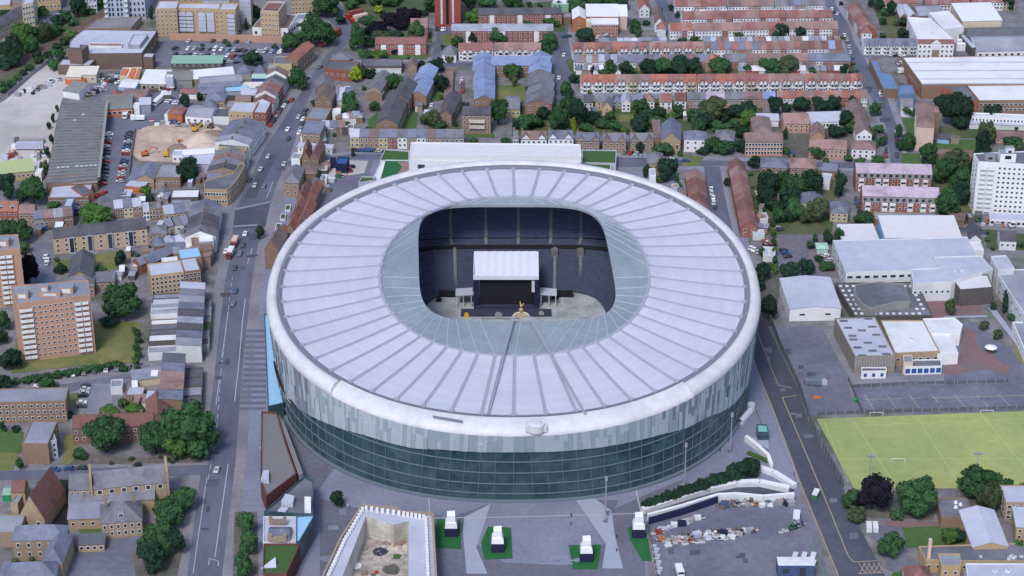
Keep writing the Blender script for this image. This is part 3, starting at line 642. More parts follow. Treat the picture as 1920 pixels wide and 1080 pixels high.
patch('school_court', [(1600,728),(1925,715),(1925,770),(1602,775)], 'asphalt', .07)
patch('red_court', [(1765,600),(1830,605),(1925,680),(1925,716),(1770,718),(1755,700)], 'asphalt', .055)
patch('red_court', [(1802,612),(1832,622),(1830,645),(1852,662),(1897,690),(1882,704),(1850,692),(1822,697),(1775,706),(1768,690),(1800,662)], 'court_red', .08)
patch('red_court', [(1722,548),(1810,546),(1850,595),(1750,598)], 'court_red', .07)
patch('sand_path', [(1540,612),(1562,612),(1600,700),(1770,700),(1770,722),(1598,724)], 'pave_warm', .09)
patch('sports_pitch', [(1531,786),(1925,771),(1925,915),(1602,918)], 'pitch', .09)
mat('line_pale', (.42, .46, .22), .9, .05, 1.)
for p in ([(1545,790),(1590,905)], [(1600,790),(1680,912)], [(1560,800),(1925,786)], [(1560,862),(1925,860)], [(1720,783),(1800,912)], [(1840,778),(1925,880)]): line(p, .18, 'line_pale', .11, 'pitch_line')
for i in range(7): line([(1620+i*42,740),(1640+i*44,771)], .15, 'line_pale', .11, 'court_line')
line([(1620,750),(1925,742)], .15, 'line_pale', .11, 'court_line')
patch('contractor_yard', [(1212,965),(1310,940),(1490,935),(1520,965),(1560,1100),(1240,1100)], 'asphalt', .07)
patch('access_ramp', [(1203,961),(1330,917),(1425,905),(1490,918),(1480,935),(1350,930),(1215,972)], 'road_dark', .09)
patch('lane_pavement', [(1657,985),(1700,990),(1790,985),(1785,978),(1660,978)], 'court_red', .1)
patch('school_drive', [(1625,985),(1690,985),(1705,1060),(1690,1090),(1665,1060)], 'asphalt', .08)
patch('playground', [(130,1020),(270,1005),(285,1090),(120,1090)], 'asphalt', .07)
patch('dark_yard', [(97,900),(128,900),(128,985),(78,985)], 'black', .07)
patch('flats_yard', [(140,735),(165,720),(215,720),(205,785),(150,780)], 'pave', .06)
# grass
LAWNS = [([(30,640),(185,600),(265,605),(255,680),(120,690),(20,700)], 'grass_dry'), ([(100,490),(225,470),(225,490),(100,505)], 'grass_dry'), ([(170,490),(225,480),(240,500),(150,520)], 'grass_dry'),
    ([(-10,805),(45,810),(40,850),(-10,850)], 'grass_bright'), ([(-10,848),(35,850),(25,882),(-10,884)], 'grass_dry'), ([(120,815),(150,815),(140,870),(118,872)], 'grass_dry'), ([(148,990),(190,990),(188,1008),(150,1008)], 'grass_bright'),
    ([(130,740),(150,735),(145,760),(128,765)], 'grass_dry'), ([(640,0),(720,-10),(860,-20),(870,15),(760,30),(690,40),(650,30)], 'grass'), ([(860,20),(1060,0),(1060,60),(850,55)], 'grass'),
    ([(828,66),(850,62),(850,85),(830,88)], 'grass_dry'), ([(720,104),(805,103),(800,112),(725,112)], 'grass_bright'), ([(680,60),(810,60),(810,80),(680,80)], 'grass'),
    ([(690,225),(710,210),(706,255),(690,255)], 'grass_bright'), ([(745,200),(785,198),(780,250),(740,250)], 'grass_bright'), ([(800,170),(826,170),(826,190),(800,190)], 'grass_bright'), ([(805,235),(865,225),(865,255),(800,255)], 'grass'), ([(872,250),(926,250),(928,258),(875,258)], 'grass_bright'),
    ([(930,160),(985,160),(985,188),(930,188)], 'grass_dry'), ([(960,200),(1230,185),(1430,200),(1430,250),(960,255)], 'grass'), ([(1160,215),(1190,215),(1190,228),(1160,228)], 'grass_dry'), ([(1095,232),(1160,230),(1150,252),(1100,252)], 'grass_bright'),
    ([(1500,265),(1520,262),(1525,300),(1515,300)], 'grass_dry'), ([(1690,222),(1717,222),(1715,260),(1705,260)], 'grass_bright'), ([(1690,288),(1725,288),(1725,308),(1692,308)], 'grass_bright'), ([(1750,262),(1835,262),(1830,285),(1750,280)], 'grass_bright'), ([(1760,240),(1920,245),(1920,262),(1760,258)], 'grass'),
    ([(1730,290),(1830,300),(1820,420),(1700,410)], 'grass'), ([(1690,985),(1805,990),(1830,1030),(1700,1026)], 'grass_bright'), ([(1900,1000),(1925,1000),(1925,1040),(1905,1040)], 'grass_bright'), ([(1590,930),(1760,925),(1750,975),(1610,970)], 'soil'), ([(1790,920),(1925,915),(1925,970),(1800,970)], 'soil'),
    ([(1075,105),(1060,115),(1080,150),(1110,135)], 'grass'), ([(1080,120),(1600,122),(1610,142),(1085,142)], 'grass'), ([(1310,75),(1550,74),(1550,80),(1310,80)], 'grass'), ([(1640,20),(1700,20),(1720,75),(1660,75)], 'grass'), ([(1845,555),(1920,580),(1925,610),(1880,600)], 'soil'), ([(1895,625),(1925,660),(1925,690),(1905,670)], 'grass_dry'),
    ([(1850,430),(1925,440),(1925,470),(1850,465)], 'grass'), ([(1420,520),(1450,480),(1470,520),(1450,600),(1425,600)], 'soil'), ([(250,1040),(330,1010),(345,1020),(330,1090),(255,1090)], 'soil'), ([(260,860),(350,850),(380,850),(380,868),(130,872),(150,850)], 'soil'),
    ([(440,960),(482,960),(485,1090),(436,1090)], 'soil'), ([(1430,240),(1620,200),(1640,260),(1600,295),(1420,300)], 'soil'), ([(1400,320),(1570,320),(1560,440),(1420,440)], 'grass'), ([(1280,290),(1320,295),(1310,312),(1280,312)], 'grass_dry'), ([(1870,280),(1925,270),(1925,300),(1870,300)], 'grass')]
for i, (p, m) in enumerate(LAWNS): patch('lawn' if 'grass' in m else 'bare_ground', p, m, .055+.001*(i % 7))
# artificial green pads under the plaza blocks
for p in ([(818,974),(862,976),(865,1030),(818,1028)], [(915,988),(958,990),(961,1048),(908,1050),(902,1018)], [(1066,1023),(1127,1022),(1120,1068),(1074,1068)], [(1176,990),(1195,985),(1212,1000),(1222,1053),(1204,1052),(1183,1015)]): patch('green_pad', p, 'artificial_green', .12)
# spoil heaps of the excavation
def heap(px, py, rad, h, m, label, cat='heap'):
    p = G(px, py); b = MB(); n = 22; rr = random.Random(int(px)); ph = [rr.uniform(.85, 1.15) for _ in range(n)]
    prof = [(1, 0), (.78, .22), (.5, .55), (.22, .88), (.06, 1)]
    b.add([(rad*f*ph[i]*math.cos(2*math.pi*i/n), rad*f*ph[i]*math.sin(2*math.pi*i/n), h*hh*(1+.06*math.sin(i*2.1))) for f, hh in prof for i in range(n)], [(j*n+i, j*n+(i+1) % n, (j+1)*n+(i+1) % n, (j+1)*n+i) for j in range(4) for i in range(n)]+[tuple(range(4*n, 5*n))])
    o = link('spoil_heap', b.mesh('spoil_heap', [m], True), None, (p.x, p.y, 0)); tag(o, label, cat)
mat('gravel_pale', (.5, .4, .34), .95, .12, .5); mat('earth_brown', (.24, .17, .14), .95, .2, .5)
heap(378, 268, 11, 5.5, 'gravel_pale', 'tall pale gravel heap in the sandy excavation'); heap(388, 282, 12, 3.6, 'gravel_pale', 'broad low pale gravel heap beside the white shed'); heap(336, 280, 7, 2.2, 'earth_brown', 'small brown earth heap beside the yellow digger')
heap(402, 255, 8, 2.4, 'earth_brown', 'brown earth heap below the red brick corner shops'); heap(300, 250, 13, 1.8, 'sand', 'low orange sand bank at the top of the excavation')

# tarmac repairs and worn strips on the roads and courts
rw = random.Random(31)
for a, c, n, m in (((390,1000),(430,560),9,'road_dark'), ((455,520),(520,300),7,'road_dark'), ((1440,650),(1600,1020),8,'asphalt'), ((1470,640),(1560,760),5,'road_dark'), ((1640,755),(1900,745),6,'plaza_dark'), ((1260,1030),(1500,1060),6,'road_dark'), ((900,1000),(1080,1060),6,'plaza'), ((640,960),(600,1060),4,'plaza'), ((300,95),(520,110),6,'road_dark'), ((1600,120),(1680,260),5,'road_dark')):
    for i in range(n):
        f = rw.random(); x, y = a[0]+(c[0]-a[0])*f+rw.uniform(-9, 9), a[1]+(c[1]-a[1])*f+rw.uniform(-9, 9); w, h = rw.uniform(3, 11), rw.uniform(1.5, 7)
        patch('road_repair', [(x-w, y-h*.8), (x+w*.9, y-h), (x+w, y+h*.7), (x-w*.8, y+h)], m, .1)
# ================================================================ buildings west of the stadium
H = 'house'; BK = 'apartment block'; SHD = 'shed'; WH = 'warehouse'; SHOP = 'shop house'
# --- top left corner beyond the railway
bldg('apartment_terrace', 'long tan and white flats with grey pitched roof beyond the railway', BK, (-22,63), (47,24), 7.5, 9, 'gable', 2.6, 'tan_pale', 'roof_dark', (14,3), group=None)
bldg('apartment_terrace', 'dark roofed tan flats between the long flats and the cream block', BK, (43,27), (60,17), 8, 10, 'hip', 2.5, 'brick_tan', 'roof_dark', (4,3))
flat('apartment_block', 'tall cream block with flat roof at the top left corner', BK, [(41,11),(62,6),(68,-8),(46,-4)], 14, 'cream', 'felt_pale', [(0,4,4),(1,3,4)])
flat('office_block', 'long plain ochre block at the top edge beyond the railway', 'office block', [(70,-6),(112,-8),(116,-30),(72,-26)], 9, 'tan_bright', 'felt_grey', [(0,6,2)])
flat('office_block', 'ochre block with blue grey roof at the top left edge', 'office block', [(-20,12),(19,10),(22,-6),(-20,-4)], 6, 'tan_bright', 'felt_pale', [(0,8,1)])
flat('store_shed', 'small dark roofed brown block beside the cream block', SHD, [(19,14),(39,14),(40,6),(21,6)], 5, 'brick_tan', 'roof_brown')
flat('office_block', 'grey white block behind the blue grey tower', 'office block', [(165,8),(181,6),(183,-14),(168,-10)], 6, 'white_dull', 'felt_grey', [(0,3,2)])
# blue grey tower
t = flat('tower_block', 'tall blue grey residential tower with rows of dark windows', 'tower block', [(199,41),(242,40),(252,22),(211,22)], 62, 'tower_blue', 'felt_dark', at=0, z0=0)
A, B = [G(*p) for p in ((199,41),(242,40))]; c = t.location; L = lambda p: (p.x-c.x, p.y-c.y)
for k, f in enumerate((.2, .34, .56, .72)):
    P = A.lerp(B, f-.03), A.lerp(B, f+.03); wins(t, L(P[0]), L(P[1]), 3, 24, 1, 7, 1.1, 2., unit_pane('glass'))
for f in (.05, .93):
    P = A.lerp(B, f-.05), A.lerp(B, f+.05); wins(t, L(P[0]), L(P[1]), 2, 24, 1, 7, 2., 1.3, unit_balcony('white_dull'), 'balcony')
flat('tower_block', 'darker rear wing of the blue grey tower', 'tower block', [(243,37),(274,36),(284,16),(254,16)], 52, 'felt_pale', 'felt_dark', [(0,4,14,1,1.8,unit_pane()),(1,3,14,1,1.8,unit_pane())], at=0)
flat('tower_podium', 'low tan podium in front of the blue grey tower', 'podium', [(160,54),(245,54),(266,31),(180,38)], 4.5, 'brick_tan', 'pave_warm', [(1,8,1,1.2,2.)])
# supermarket
flat('supermarket', 'large brown brick supermarket with broad pale blue grey roof', 'supermarket', [(127,100),(160,102),(266,101),(296,58),(156,56),(143,66),(131,78)], 9, 'brown_wall', 'felt_pale', [(2,6,1,2.,1.2)], vents=5)
flat('roof_house', 'brown plant tower on the left end of the supermarket roof', 'plant room', [(129,94),(153,96),(166,86),(150,85),(149,91),(131,90)], 13.5, 'brown_wall', 'felt_dark')
flat('roof_house', 'raised pale roof box on the right side of the supermarket', 'plant room', [(240,85),(262,86),(278,66),(250,66)], 11, 'felt_grey', 'felt_pale', z0=9)
flat('skylight_strip', 'long pinkish rooflight strip on the supermarket roof', 'rooflight', [(166,87),(228,88),(230,82),(168,81)], 10, 'white_dull', 'roof_clay', z0=9.05)
flat('store_annexe', 'low brown annexe with pale roof below the supermarket', 'annexe', [(108,123),(168,124),(180,112),(117,112)], 5.5, 'brown_wall', 'felt_pale', vents=1)
flat('store_annexe', 'small square brown block at the right end of the supermarket', 'annexe', [(268,108),(286,109),(291,101),(268,100)], 7, 'brown_wall', 'felt_pale', vents=1)
flat('entrance_canopy', 'blue and red entrance canopy on the supermarket car park side', 'canopy', [(271,100),(277,100),(297,71),(293,71)], 3.5, 'blue_paint', 'felt_grey')
bldg('garage_row', 'long dark brick garages with green roof by the retail car park', SHD, (321,119), (416,119), 3.2, 9, 'mono', 1, 'grey_dark_wall', 'sheet_green', (8,1), wh=1.2)
flat('boundary_wall', 'long tan boundary wall behind the retail car park', 'wall', [(318,63.5),(400,65),(520,69),(533,70),(533,69),(520,68),(400,63.8),(318,62.5)], 4, 'brick_pink', 'brick_tan', par=.1)
# tan flats
def tanflats(lab, poly, h, bl, **k):
    t = flat('apartment_block', lab, BK, poly, h, 'tan_bright', 'felt_pale', **k); c = t.location
    for (a, b_, cols, rows) in bl:
        P = G(*a, h), G(*b_, h); wins(t, (P[0].x-c.x, P[0].y-c.y-.05), (P[1].x-c.x, P[1].y-c.y-.05), 2, h-2, cols, rows, 4.2, 2.6, unit_balcony('felt_pale', 'felt_grey'), 'balcony')
    return t
tanflats('tan brick flats with blue balconies in front of the tan wall', [(331,16),(411,18),(413,8),(332,7)], 15.5, [((335,16.2),(361,16.8),2,5),((370,17),(402,17.6),2,5)], faces=[(0,7,5,.9,1.4)])
tanflats('left end wing of the tan brick flats with brown roof', [(291,18),(331,17),(336,3),(298,3)], 16.5, [], faces=[(0,5,6,.9,1.4),(1,3,6)])
tanflats('right end wing of the tan brick flats with brown roof', [(409,19),(441,20),(448,8),(416,7)], 16.5, [((427,19.6),(438,19.9),1,5)], faces=[(0,3,6,.9,1.4),(1,3,6)])
tanflats('tall tan flats behind the right wing with stacked balconies', [(447,-10),(470,-9),(474,-22),(450,-22)], 20, [((452,-9.6),(466,-9.2),2,6)], faces=[(0,2,7)])
tanflats('tan flats with rows of windows beside the large roadside trees', [(545,-12),(590,-14),(590,-30),(548,-28)], 14, [], faces=[(0,7,5,1.,1.4)])
tanflats('tan flats at the top edge behind the balcony block', [(330,-14),(440,-14),(440,-26),(335,-26)], 18, [((380,-14),(430,-14),4,6)], faces=[(0,10,6)])
flat('shop_podium', 'low white curved fronted shop block below the red roofed tan tower', 'shop block', [(473,53),(540,55),(560,28),(492,30)], 5.5, 'white', 'roof_brown', [(0,5,1,1.4,1.7,unit_pane())])
flat('shop_podium', 'curved white window front reaching to the roadside trees', 'shop block', [(540,54),(559,39),(585,36),(585,26),(557,27)], 5.5, 'white', 'felt_grey', [(0,4,1,2.2,2.,unit_pane()),(1,3,1,3,2.,unit_pane())])
tanflats('square tan tower with dark red flat roof on a white podium', [(488,22),(522,24),(537,4),(501,3)], 16, [], faces=[(0,5,5,.9,1.4),(1,5,5,1.6,1.6)])
MATS_ = flat('roof_deck', 'dark red roof deck on the square tan tower', 'roof deck', [(491,20),(521,22),(533,6),(503,5)], 16.4, 'felt_pale', 'roof_maroon', z0=16.05, par=.2)
# --- sheds and yards between supermarket and high road
bldg('cream_shed', 'cream flat shed at the top of the lorry yard', SHD, (124,144), (152,144), 4.5, 13, 'mono', .8, 'cream', 'sheet_cream'); bldg('cream_shed', 'cream shed with white lean-to below the supermarket annexe', SHD, (152,140), (180,140), 5, 10, 'mono', .8, 'cream', 'sheet_cream', (2,1))
bldg('shipping_container', 'long orange container below the cream sheds', 'container', (122,151), (160,151), 2.6, 2.6, 'flat', 0, 'orange_paint', 'roof_orange'); bldg('ribbed_shed', 'grey ribbed shed with white end beside the lorry yard', SHD, (118,170), (148,175), 4, 11, 'mono', 1.5, 'white', 'asbestos')
bldg('blue_shed', 'pale blue metal shed with white roof in the works yard', SHD, (222,163), (254,165), 4.5, 11, 'gable', .8, 'sheet_skyblue', 'sheet_white'); flat('striped_shed', 'shed with orange and white striped roof in the works yard', SHD, [(224,143),(260,147),(266,127),(230,128)], 5, 'cream', 'sheet_white')
for i, (a, b_, c, d) in enumerate((((226,140),(236,141),(242,129),(232,129)), ((240,143),(250,145),(256,128),(247,128)), ((253,145),(259,146),(264,128.5),(259,128)))): flat('roof_stripe', ['left','middle','right'][i]+' orange sheet on the striped shed roof', 'roof sheet', [a,b_,c,d], 5.6, 'orange_paint', 'orange_paint', z0=5.05, par=.05)
bldg('white_shed', 'broad white roofed shed with brown front in the works yard', SHD, (262,157), (310,158), 4.5, 18, 'mono', .8, 'brick_tan', 'sheet_white', (3,1), ww=2.4, wh=2.4); bldg('silo', 'grey steel silo tower beside the broad white shed', 'silo', (309,146), (324,146), 8, 4, 'flat', 0, 'felt_pale', 'white_dull')
for i, (a, b_, h, d, rm, w, lab) in enumerate((((313,152),(360,150),4.5,10,'asbestos','render_grey','grey workshop beside the broad white shed'), ((361,149),(440,142),4,10,'sheet_white','brick_tan','long pale patched shed below the green roofed garages'), ((375,158),(455,152),5,10,'felt_grey','render_grey','long grey roofed works with three ridges, upper ridge'), ((372,166),(452,160),4.6,7,'roof_slate','brick_tan','long grey roofed works with three ridges, middle ridge'), ((370,176),(421,174),4.2,8,'roof_slate','grey_dark_wall','long grey roofed works with three ridges, lower ridge'))):
    bldg('workshop', lab, 'workshop', a, b_, h, d, 'mono' if i < 2 else 'gable', 1.2, w, rm, (6,1) if i == 4 else None)
bldg('small_shed', 'red roofed shed beside the tree in the works yard', SHD, (336,176), (373,176), 3, 7, 'gable', 1, 'white', 'roof_red'); bldg('brown_shed', 'brown roofed barrel shed above the long warehouse', SHD, (226,183), (273,184), 4, 12, 'gable', .8, 'steel', 'roof_clay'); bldg('red_lean_to', 'small orange hipped roof joined to the brown barrel shed', SHD, (207,182), (224,182), 3.4, 9, 'hip', 1.6, 'brick_orange', 'roof_orange')
bldg('red_tank_house', 'large red striped steel tank house beside the works yard tree', 'tank', (314,212), (341,214), 5.5, 9, 'hip', 1.2, 'brick_orange', 'roof_red'); bldg('red_tank_house', 'small white side hut of the red tank house', 'hut', (308,216), (316,217), 4, 8, 'flat', 0, 'white', 'sheet_white')
bldg('pale_works', 'white works with dark grey curved roof above the excavation', 'workshop', (347,217), (396,220), 5, 14, 'gable', 1.6, 'white', 'felt_grey', (4,1), ww=1.6, wh=1.2); bldg('grey_works', 'low dark grey roofed works beside the tan corner flats', 'workshop', (398,220), (430,221), 4, 12, 'flat', 0, 'white_dull', 'felt_dark')
bldg('hip_house', 'grey hipped house above the white works, left of pair', H, (378,201), (404,202), 6, 9, 'hip', 2.4, 'brick_tan', 'roof_slate', (3,2)); bldg('hip_house', 'larger grey hipped house above the white works, right of pair', H, (385,190), (421,190), 7, 11, 'hip', 3, 'brick_tan', 'roof_slate', (3,2)); bldg('small_block', 'small tan flat roofed house behind the tan corner flats', H, (421,201), (440,202), 5, 8, 'flat', 0, 'brick_tan', 'felt_grey', (2,1))
bldg('corner_flats', 'yellow tan brick flats with flat roof above the excavation', BK, (428,210), (474,212), 7.5, 13, 'flat', 0, 'tan_bright', 'felt_pale', (4,2)); bldg('corner_flats', 'dark red brick corner shop block beside the high road', 'shop block', (475,212), (499,213), 7.5, 15, 'flat', 0, 'brick_red', 'felt_pale', (2,2), side=(5,2))
bldg('orange_hall', 'tall narrow building with orange patched roof beside the high road trees', 'building', (534,111), (557,114), 9, 24, 'gableN', 2, 'brick_brown', 'roof_orange', side=(6,2)); bldg('cream_block', 'plain cream yellow block with dark flat roof by the high road', 'building', (513,121), (547,121), 7.5, 11, 'flat', 0, 'yellow_wall', 'felt_dark'); bldg('cream_block', 'low tan block left of the plain cream yellow block', 'building', (500,130), (514,130), 4, 8, 'flat', 0, 'brick_tan', 'felt_grey')
bldg('pyramid_house', 'small grey pyramid roof left of pair below the retail car park', H, (442,137), (470,138), 3.5, 8, 'hip', 3.4, 'render_grey', 'roof_slate'); bldg('pyramid_house', 'small grey pyramid roof right of pair below the retail car park', H, (475,138), (498,138), 3.5, 8, 'hip', 3.4, 'white_dull', 'roof_slate')
bldg('market_shed', 'bright blue shed with mint green roof edge near the high road', SHD, (472,147), (511,147), 4, 5, 'mono', .4, 'blue_paint', 'mint'); bldg('market_shed', 'white flat shed beside the bright blue shed', SHD, (512,150), (543,150), 3, 6, 'flat', 0, 'white', 'sheet_white'); bldg('market_shed', 'long narrow cream roofed shed below the blue shed', SHD, (452,165), (531,164), 3, 7, 'mono', .3, 'cream', 'sheet_cream'); bldg('market_shed', 'sky blue roofed shed below the long cream shed', SHD, (422,171), (463,170), 3.5, 6, 'mono', .5, 'white', 'sheet_skyblue'); bldg('market_shed', 'white roofed shed right of the sky blue roofed shed', SHD, (453,180), (498,178), 3.5, 9, 'mono', .5, 'render_grey', 'felt_pale'); bldg('market_shed', 'dark flat store below the sky blue roofed shed', SHD, (422,180), (452,181), 3, 6, 'flat', 0, 'grey_dark_wall', 'felt_grey')
bldg('market_shed', 'clay roofed outbuilding above the tan corner flats', SHD, (440,190), (470,190), 4, 8, 'gable', 1.2, 'brick_red', 'roof_brown')
# --- long saw-tooth warehouse with annexes
r = root('saw_roof_warehouse', 'long grey warehouse with ridged asbestos roof beside the lorry yard', WH, (0, 0, 0)); FL, FR, BL, BR = [G(*p, 6) for p in ((86,345),(183,337),(115,190),(199,193))]
b, tb = MB(), MB(); b.prism(ccw([(p.x, p.y) for p in (FL, FR, BR, BL)]), 0, 6, 0, top=False); nT = 26
for i in range(nT):
    p0, p1, q0, q1 = FL.lerp(BL, i/nT), FR.lerp(BR, i/nT), FL.lerp(BL, (i+1)/nT), FR.lerp(BR, (i+1)/nT); up = Vector((0, 0, .75)); m0, m1 = p0.lerp(q0, .05)+up, p1.lerp(q1, .05)+up
    mi = 1 if i == 4 else 0
    tb.add([p0, p1, m1, m0, q0, q1], [(3, 2, 5, 4), (0, 3, 4), (1, 5, 2)], 0); tb.add([p0, p1, m1, m0], [(0, 1, 2, 3)], 2)  # steep faces get a darker grey, shade painted in so the ridges show
    if i == 4:
        for k in range(9):
            if k == 3: continue
            f = .16+k*.092; g = f+.06; tb.add([p0.lerp(p1, f).lerp(m0.lerp(m1, f), 1)+(q0-p0)*.1-up*.03, m0.lerp(m1, g)+(q0-p0)*.1-up*.03, m0.lerp(m1, g)+(q0-p0)*.75-up*.77, m0.lerp(m1, f)+(q0-p0)*.75-up*.77], [(0, 1, 2, 3)], 1)
    if i == 19 or i == 21: f = .33 if i == 19 else .5; g = f+.06; tb.add([m0.lerp(m1, f)+(q0-p0)*.1-up*.03, m0.lerp(m1, g)+(q0-p0)*.1-up*.03, m0.lerp(m1, g)+(q0-p0)*.8-up*.8, m0.lerp(m1, f)+(q0-p0)*.8-up*.8], [(0, 1, 2, 3)], 1)
link('wall', b.mesh('wall', ['brick_brown']), r); link('roof', tb.mesh('roof', ['asbestos', 'white_dull', 'roof_grey']), r); link('parapet', MB().tube(FR+Vector((.6, 0, .6)), BR+Vector((.6, 0, .6)), .9, .9, 4).mesh('parapet', ['render_grey']), r)
bldg('front_annexe', 'orange roofed front bay of the long grey warehouse', 'annexe', (87,346), (138,344), 5, 7, 'mono', 1, 'brick_brown', 'roof_orange'); bldg('front_annexe', 'grey roofed front bay right of the orange one', 'annexe', (138,345), (181,342), 5, 7, 'mono', 1, 'brick_brown', 'felt_grey'); bldg('front_annexe', 'low pale roofed brick annexe in front of the long warehouse', 'annexe', (90,372), (166,371), 4, 15, 'flat', 0, 'brick_brown', 'felt_pale', (9,1), ww=1.4, wh=1.1, side=(3,1)); bldg('front_annexe', 'narrow dark annexe with red end by the car yard', 'annexe', (156,368), (176,362), 4.5, 12, 'flat', 0, 'brick_red', 'felt_dark')
bldg('side_works', 'grey roofed workshop with orange fascia joined to the long warehouse', 'workshop', (200,206), (248,203), 4.5, 11, 'mono', 1, 'orange_paint', 'asbestos', (5,1), ww=2.2, wh=1.8); bldg('side_works', 'grey flat works behind the orange fascia workshop', 'workshop', (190,189), (249,187), 5, 7, 'flat', 0, 'render_grey', 'asbestos'); bldg('side_works', 'tall white steel kiosk beside the orange fascia workshop', 'kiosk', (250,199), (261,199), 5, 4, 'flat', 0, 'white', 'white_dull'); bldg('side_works', 'blue grey truck shed right of the white steel kiosk', SHD, (261,197), (282,196), 5, 8, 'mono', .6, 'steel', 'felt_pale')
bldg('olive_shed', 'tan building with pale olive roof beside the lorry yard', SHD, (-12,328), (64,320), 4.5, 11, 'mono', 1.8, 'tan_bright', 'olive_roof', (9,1)); bldg('olive_shed', 'narrow white store right of the olive roofed building', SHD, (65,326), (77,326), 4, 10, 'flat', 0, 'white', 'sheet_white')
# --- blocks below the excavation
bldg('slate_house', 'tan house with blue slate gable beside the car yard', H, (256,335), (288,336), 5.5, 15, 'gableN', 2.5, 'brick_tan', 'roof_slate', (2,1)); bldg('slate_house', 'low dark slate lean-to left of the tan gabled house', 'annexe', (242,338), (256,338), 4, 14, 'mono', 1, 'brick_brown', 'roof_slate'); bldg('works_block', 'grey ribbed flat roof block behind the large yard tree', 'workshop', (290,333), (337,334), 5.5, 15, 'flat', 0, 'brick_brown', 'felt_grey', (5,1)); bldg('works_block', 'orange walled shed with sky blue roof beside the car yard', SHD, (237,348), (268,352), 3.4, 8, 'mono', .6, 'orange_paint', 'felt_pale'); bldg('works_block', 'low tan store under the grey ribbed block', SHD, (291,344), (308,346), 3, 6, 'flat', 0, 'brick_tan', 'felt_grey')
bldg('white_shed', 'low white shed with rooflights beside the gravel heaps', SHD, (343,291), (403,287), 3.5, 7, 'gable', 1, 'white', 'sheet_white', (8,1), ww=1.6, wh=1.); bldg('white_shed', 'small white flat hut left of the low white shed', SHD, (323,293), (342,293), 3.4, 7, 'flat', 0, 'white', 'felt_pale', (2,1)); bldg('white_shed', 'long grey lean-to in front of the low white shed', SHD, (341,300), (402,297), 2.8, 6, 'mono', .4, 'render_grey', 'felt_pale')
bldg('grey_shed', 'pale grey shed right of the large yard tree', SHD, (366,307), (394,308), 5, 9, 'mono', .6, 'felt_pale', 'felt_pale'); bldg('yard_house', 'small tan house with slate mono roof right of the large yard tree', H, (388,337), (415,337), 5.5, 8, 'mono', 1.5, 'brick_tan', 'roof_slate'); bldg('yard_house', 'brown flat house behind the curved tan corner building', H, (395,356), (425,350), 6, 8, 'flat', 0, 'brick_brown', 'felt_grey')
flat('corner_building', 'curved tan corner building with dark mansard roof by the crossing', 'shop block', [(383,356),(425,357),(433,352),(447,335),(460,310),(452,306),(438,325),(384,340)], 8.5, 'tan_bright', 'felt_dark', [(0,8,2),(1,2,2),(2,4,2)])
bldg('mansard_roof', 'dark mansard storey with dormers on the curved corner building', 'roof storey', (386,345), (432,345), 10.8, 6, 'gable', 1, 'roof_dark', 'felt_dark', z0=8.6, dorm=6) if 0 else None
bldg('white_roof_shed', 'white flat roofed shed with blue corner beside the corner building', SHD, (320,372), (372,371), 4, 9, 'flat', 0, 'grey_dark_wall', 'sheet_white'); bldg('white_roof_shed', 'grey lean-to in front of the white flat roofed shed', SHD, (323,381), (357,380), 2.8, 5, 'mono', .4, 'grey_dark_wall', 'felt_grey')
row('terraced_house', 'terraced house with slate roof, {} from left behind the large round street tree', H, (214,391), (266,386), 3, 5.5, 9, ['felt_pale','roof_slate','felt_pale'], ['brick_brown','cream','brick_brown'], 'terraced houses behind the round street tree', win=(2,2)); row('terraced_house', 'grey and white shop house, {} from left right of the round tree terrace', SHOP, (268,395), (303,392), 3, 5.5, 8, ['felt_pale','roof_slate','felt_grey'], ['white_dull','brick_tan','brick_brown'], 'shop houses right of the round tree terrace', win=(2,2), roof='flat')
row('terraced_house', 'tan backed terraced house with grey roof, {} from left beside the crossing', H, (308,402), (388,392), 4, 6.5, 10, ['roof_pale','roof_slate','roof_grey','roof_slate'], ['tan_bright','brick_tan','brick_tan','brick_brown'], 'terraced houses beside the crossing', win=(2,2)); row('back_extension', 'brick back extension with white windows, {} from left below the crossing terrace', 'extension', (312,425), (372,416), 4, 4.5, 7, ['felt_grey','roof_grey','felt_grey'], ['brick_tan','brick_brown','white_dull'], 'back extensions below the crossing terrace', roof='mono', rise=.8, win=(1,1))
bldg('terraced_house', 'red brick house with bright orange roof and two white dormers', H, (-8,396), (33,396), 7, 9, 'gable', 3, 'brick_red', 'roof_orange', (4,2), dorm=2); bldg('terraced_house', 'clay roofed house right of the orange roofed house', H, (34,400), (64,400), 6.5, 8, 'gable', 2.6, 'brick_tan', 'roof_clay', (3,2)); row('shop_house', 'low shop house with mixed roof, {} from left in the row above the tan flats', SHOP, (64,411), (137,404), 4, 6, 9, ['roof_slate','roof_clay','roof_pale','roof_brown'], ['render_grey','brick_brown','brick_tan','brick_brown'], 'low shop houses above the tan flats', win=(2,1), door='blue_paint')
bldg('blue_yard_shed', 'blue roofed outbuilding behind the low shop houses', SHD, (118,388), (134,388), 6, 9, 'flat', 0, 'sheet_blue', 'felt_pale')
t = bldg('apartment_block', 'long pale tan flats with dark roof and four stair towers', BK, (99,447), (276,428), 8.5, 11, 'gable', 2.2, 'tan_pale', 'roof_dark', (11,3), chim=2, ww=1.4)
for f in (-.32, -.12, .1, .33): link('stair_tower', MB().box(-1.3, 1.3, -.7, 0, 0, 8.2).box(-.9, .9, -.78, -.7, .6, 7.8, 1).mesh('stair_tower', ['felt_pale', 'glass']), t, (f*42, 0, 0))
bldg('hip_house', 'grey hipped house at the right end of the long pale tan flats', H, (277,440), (313,437), 5.5, 9, 'hip', 2.6, 'brick_tan', 'roof_grey', (3,2))
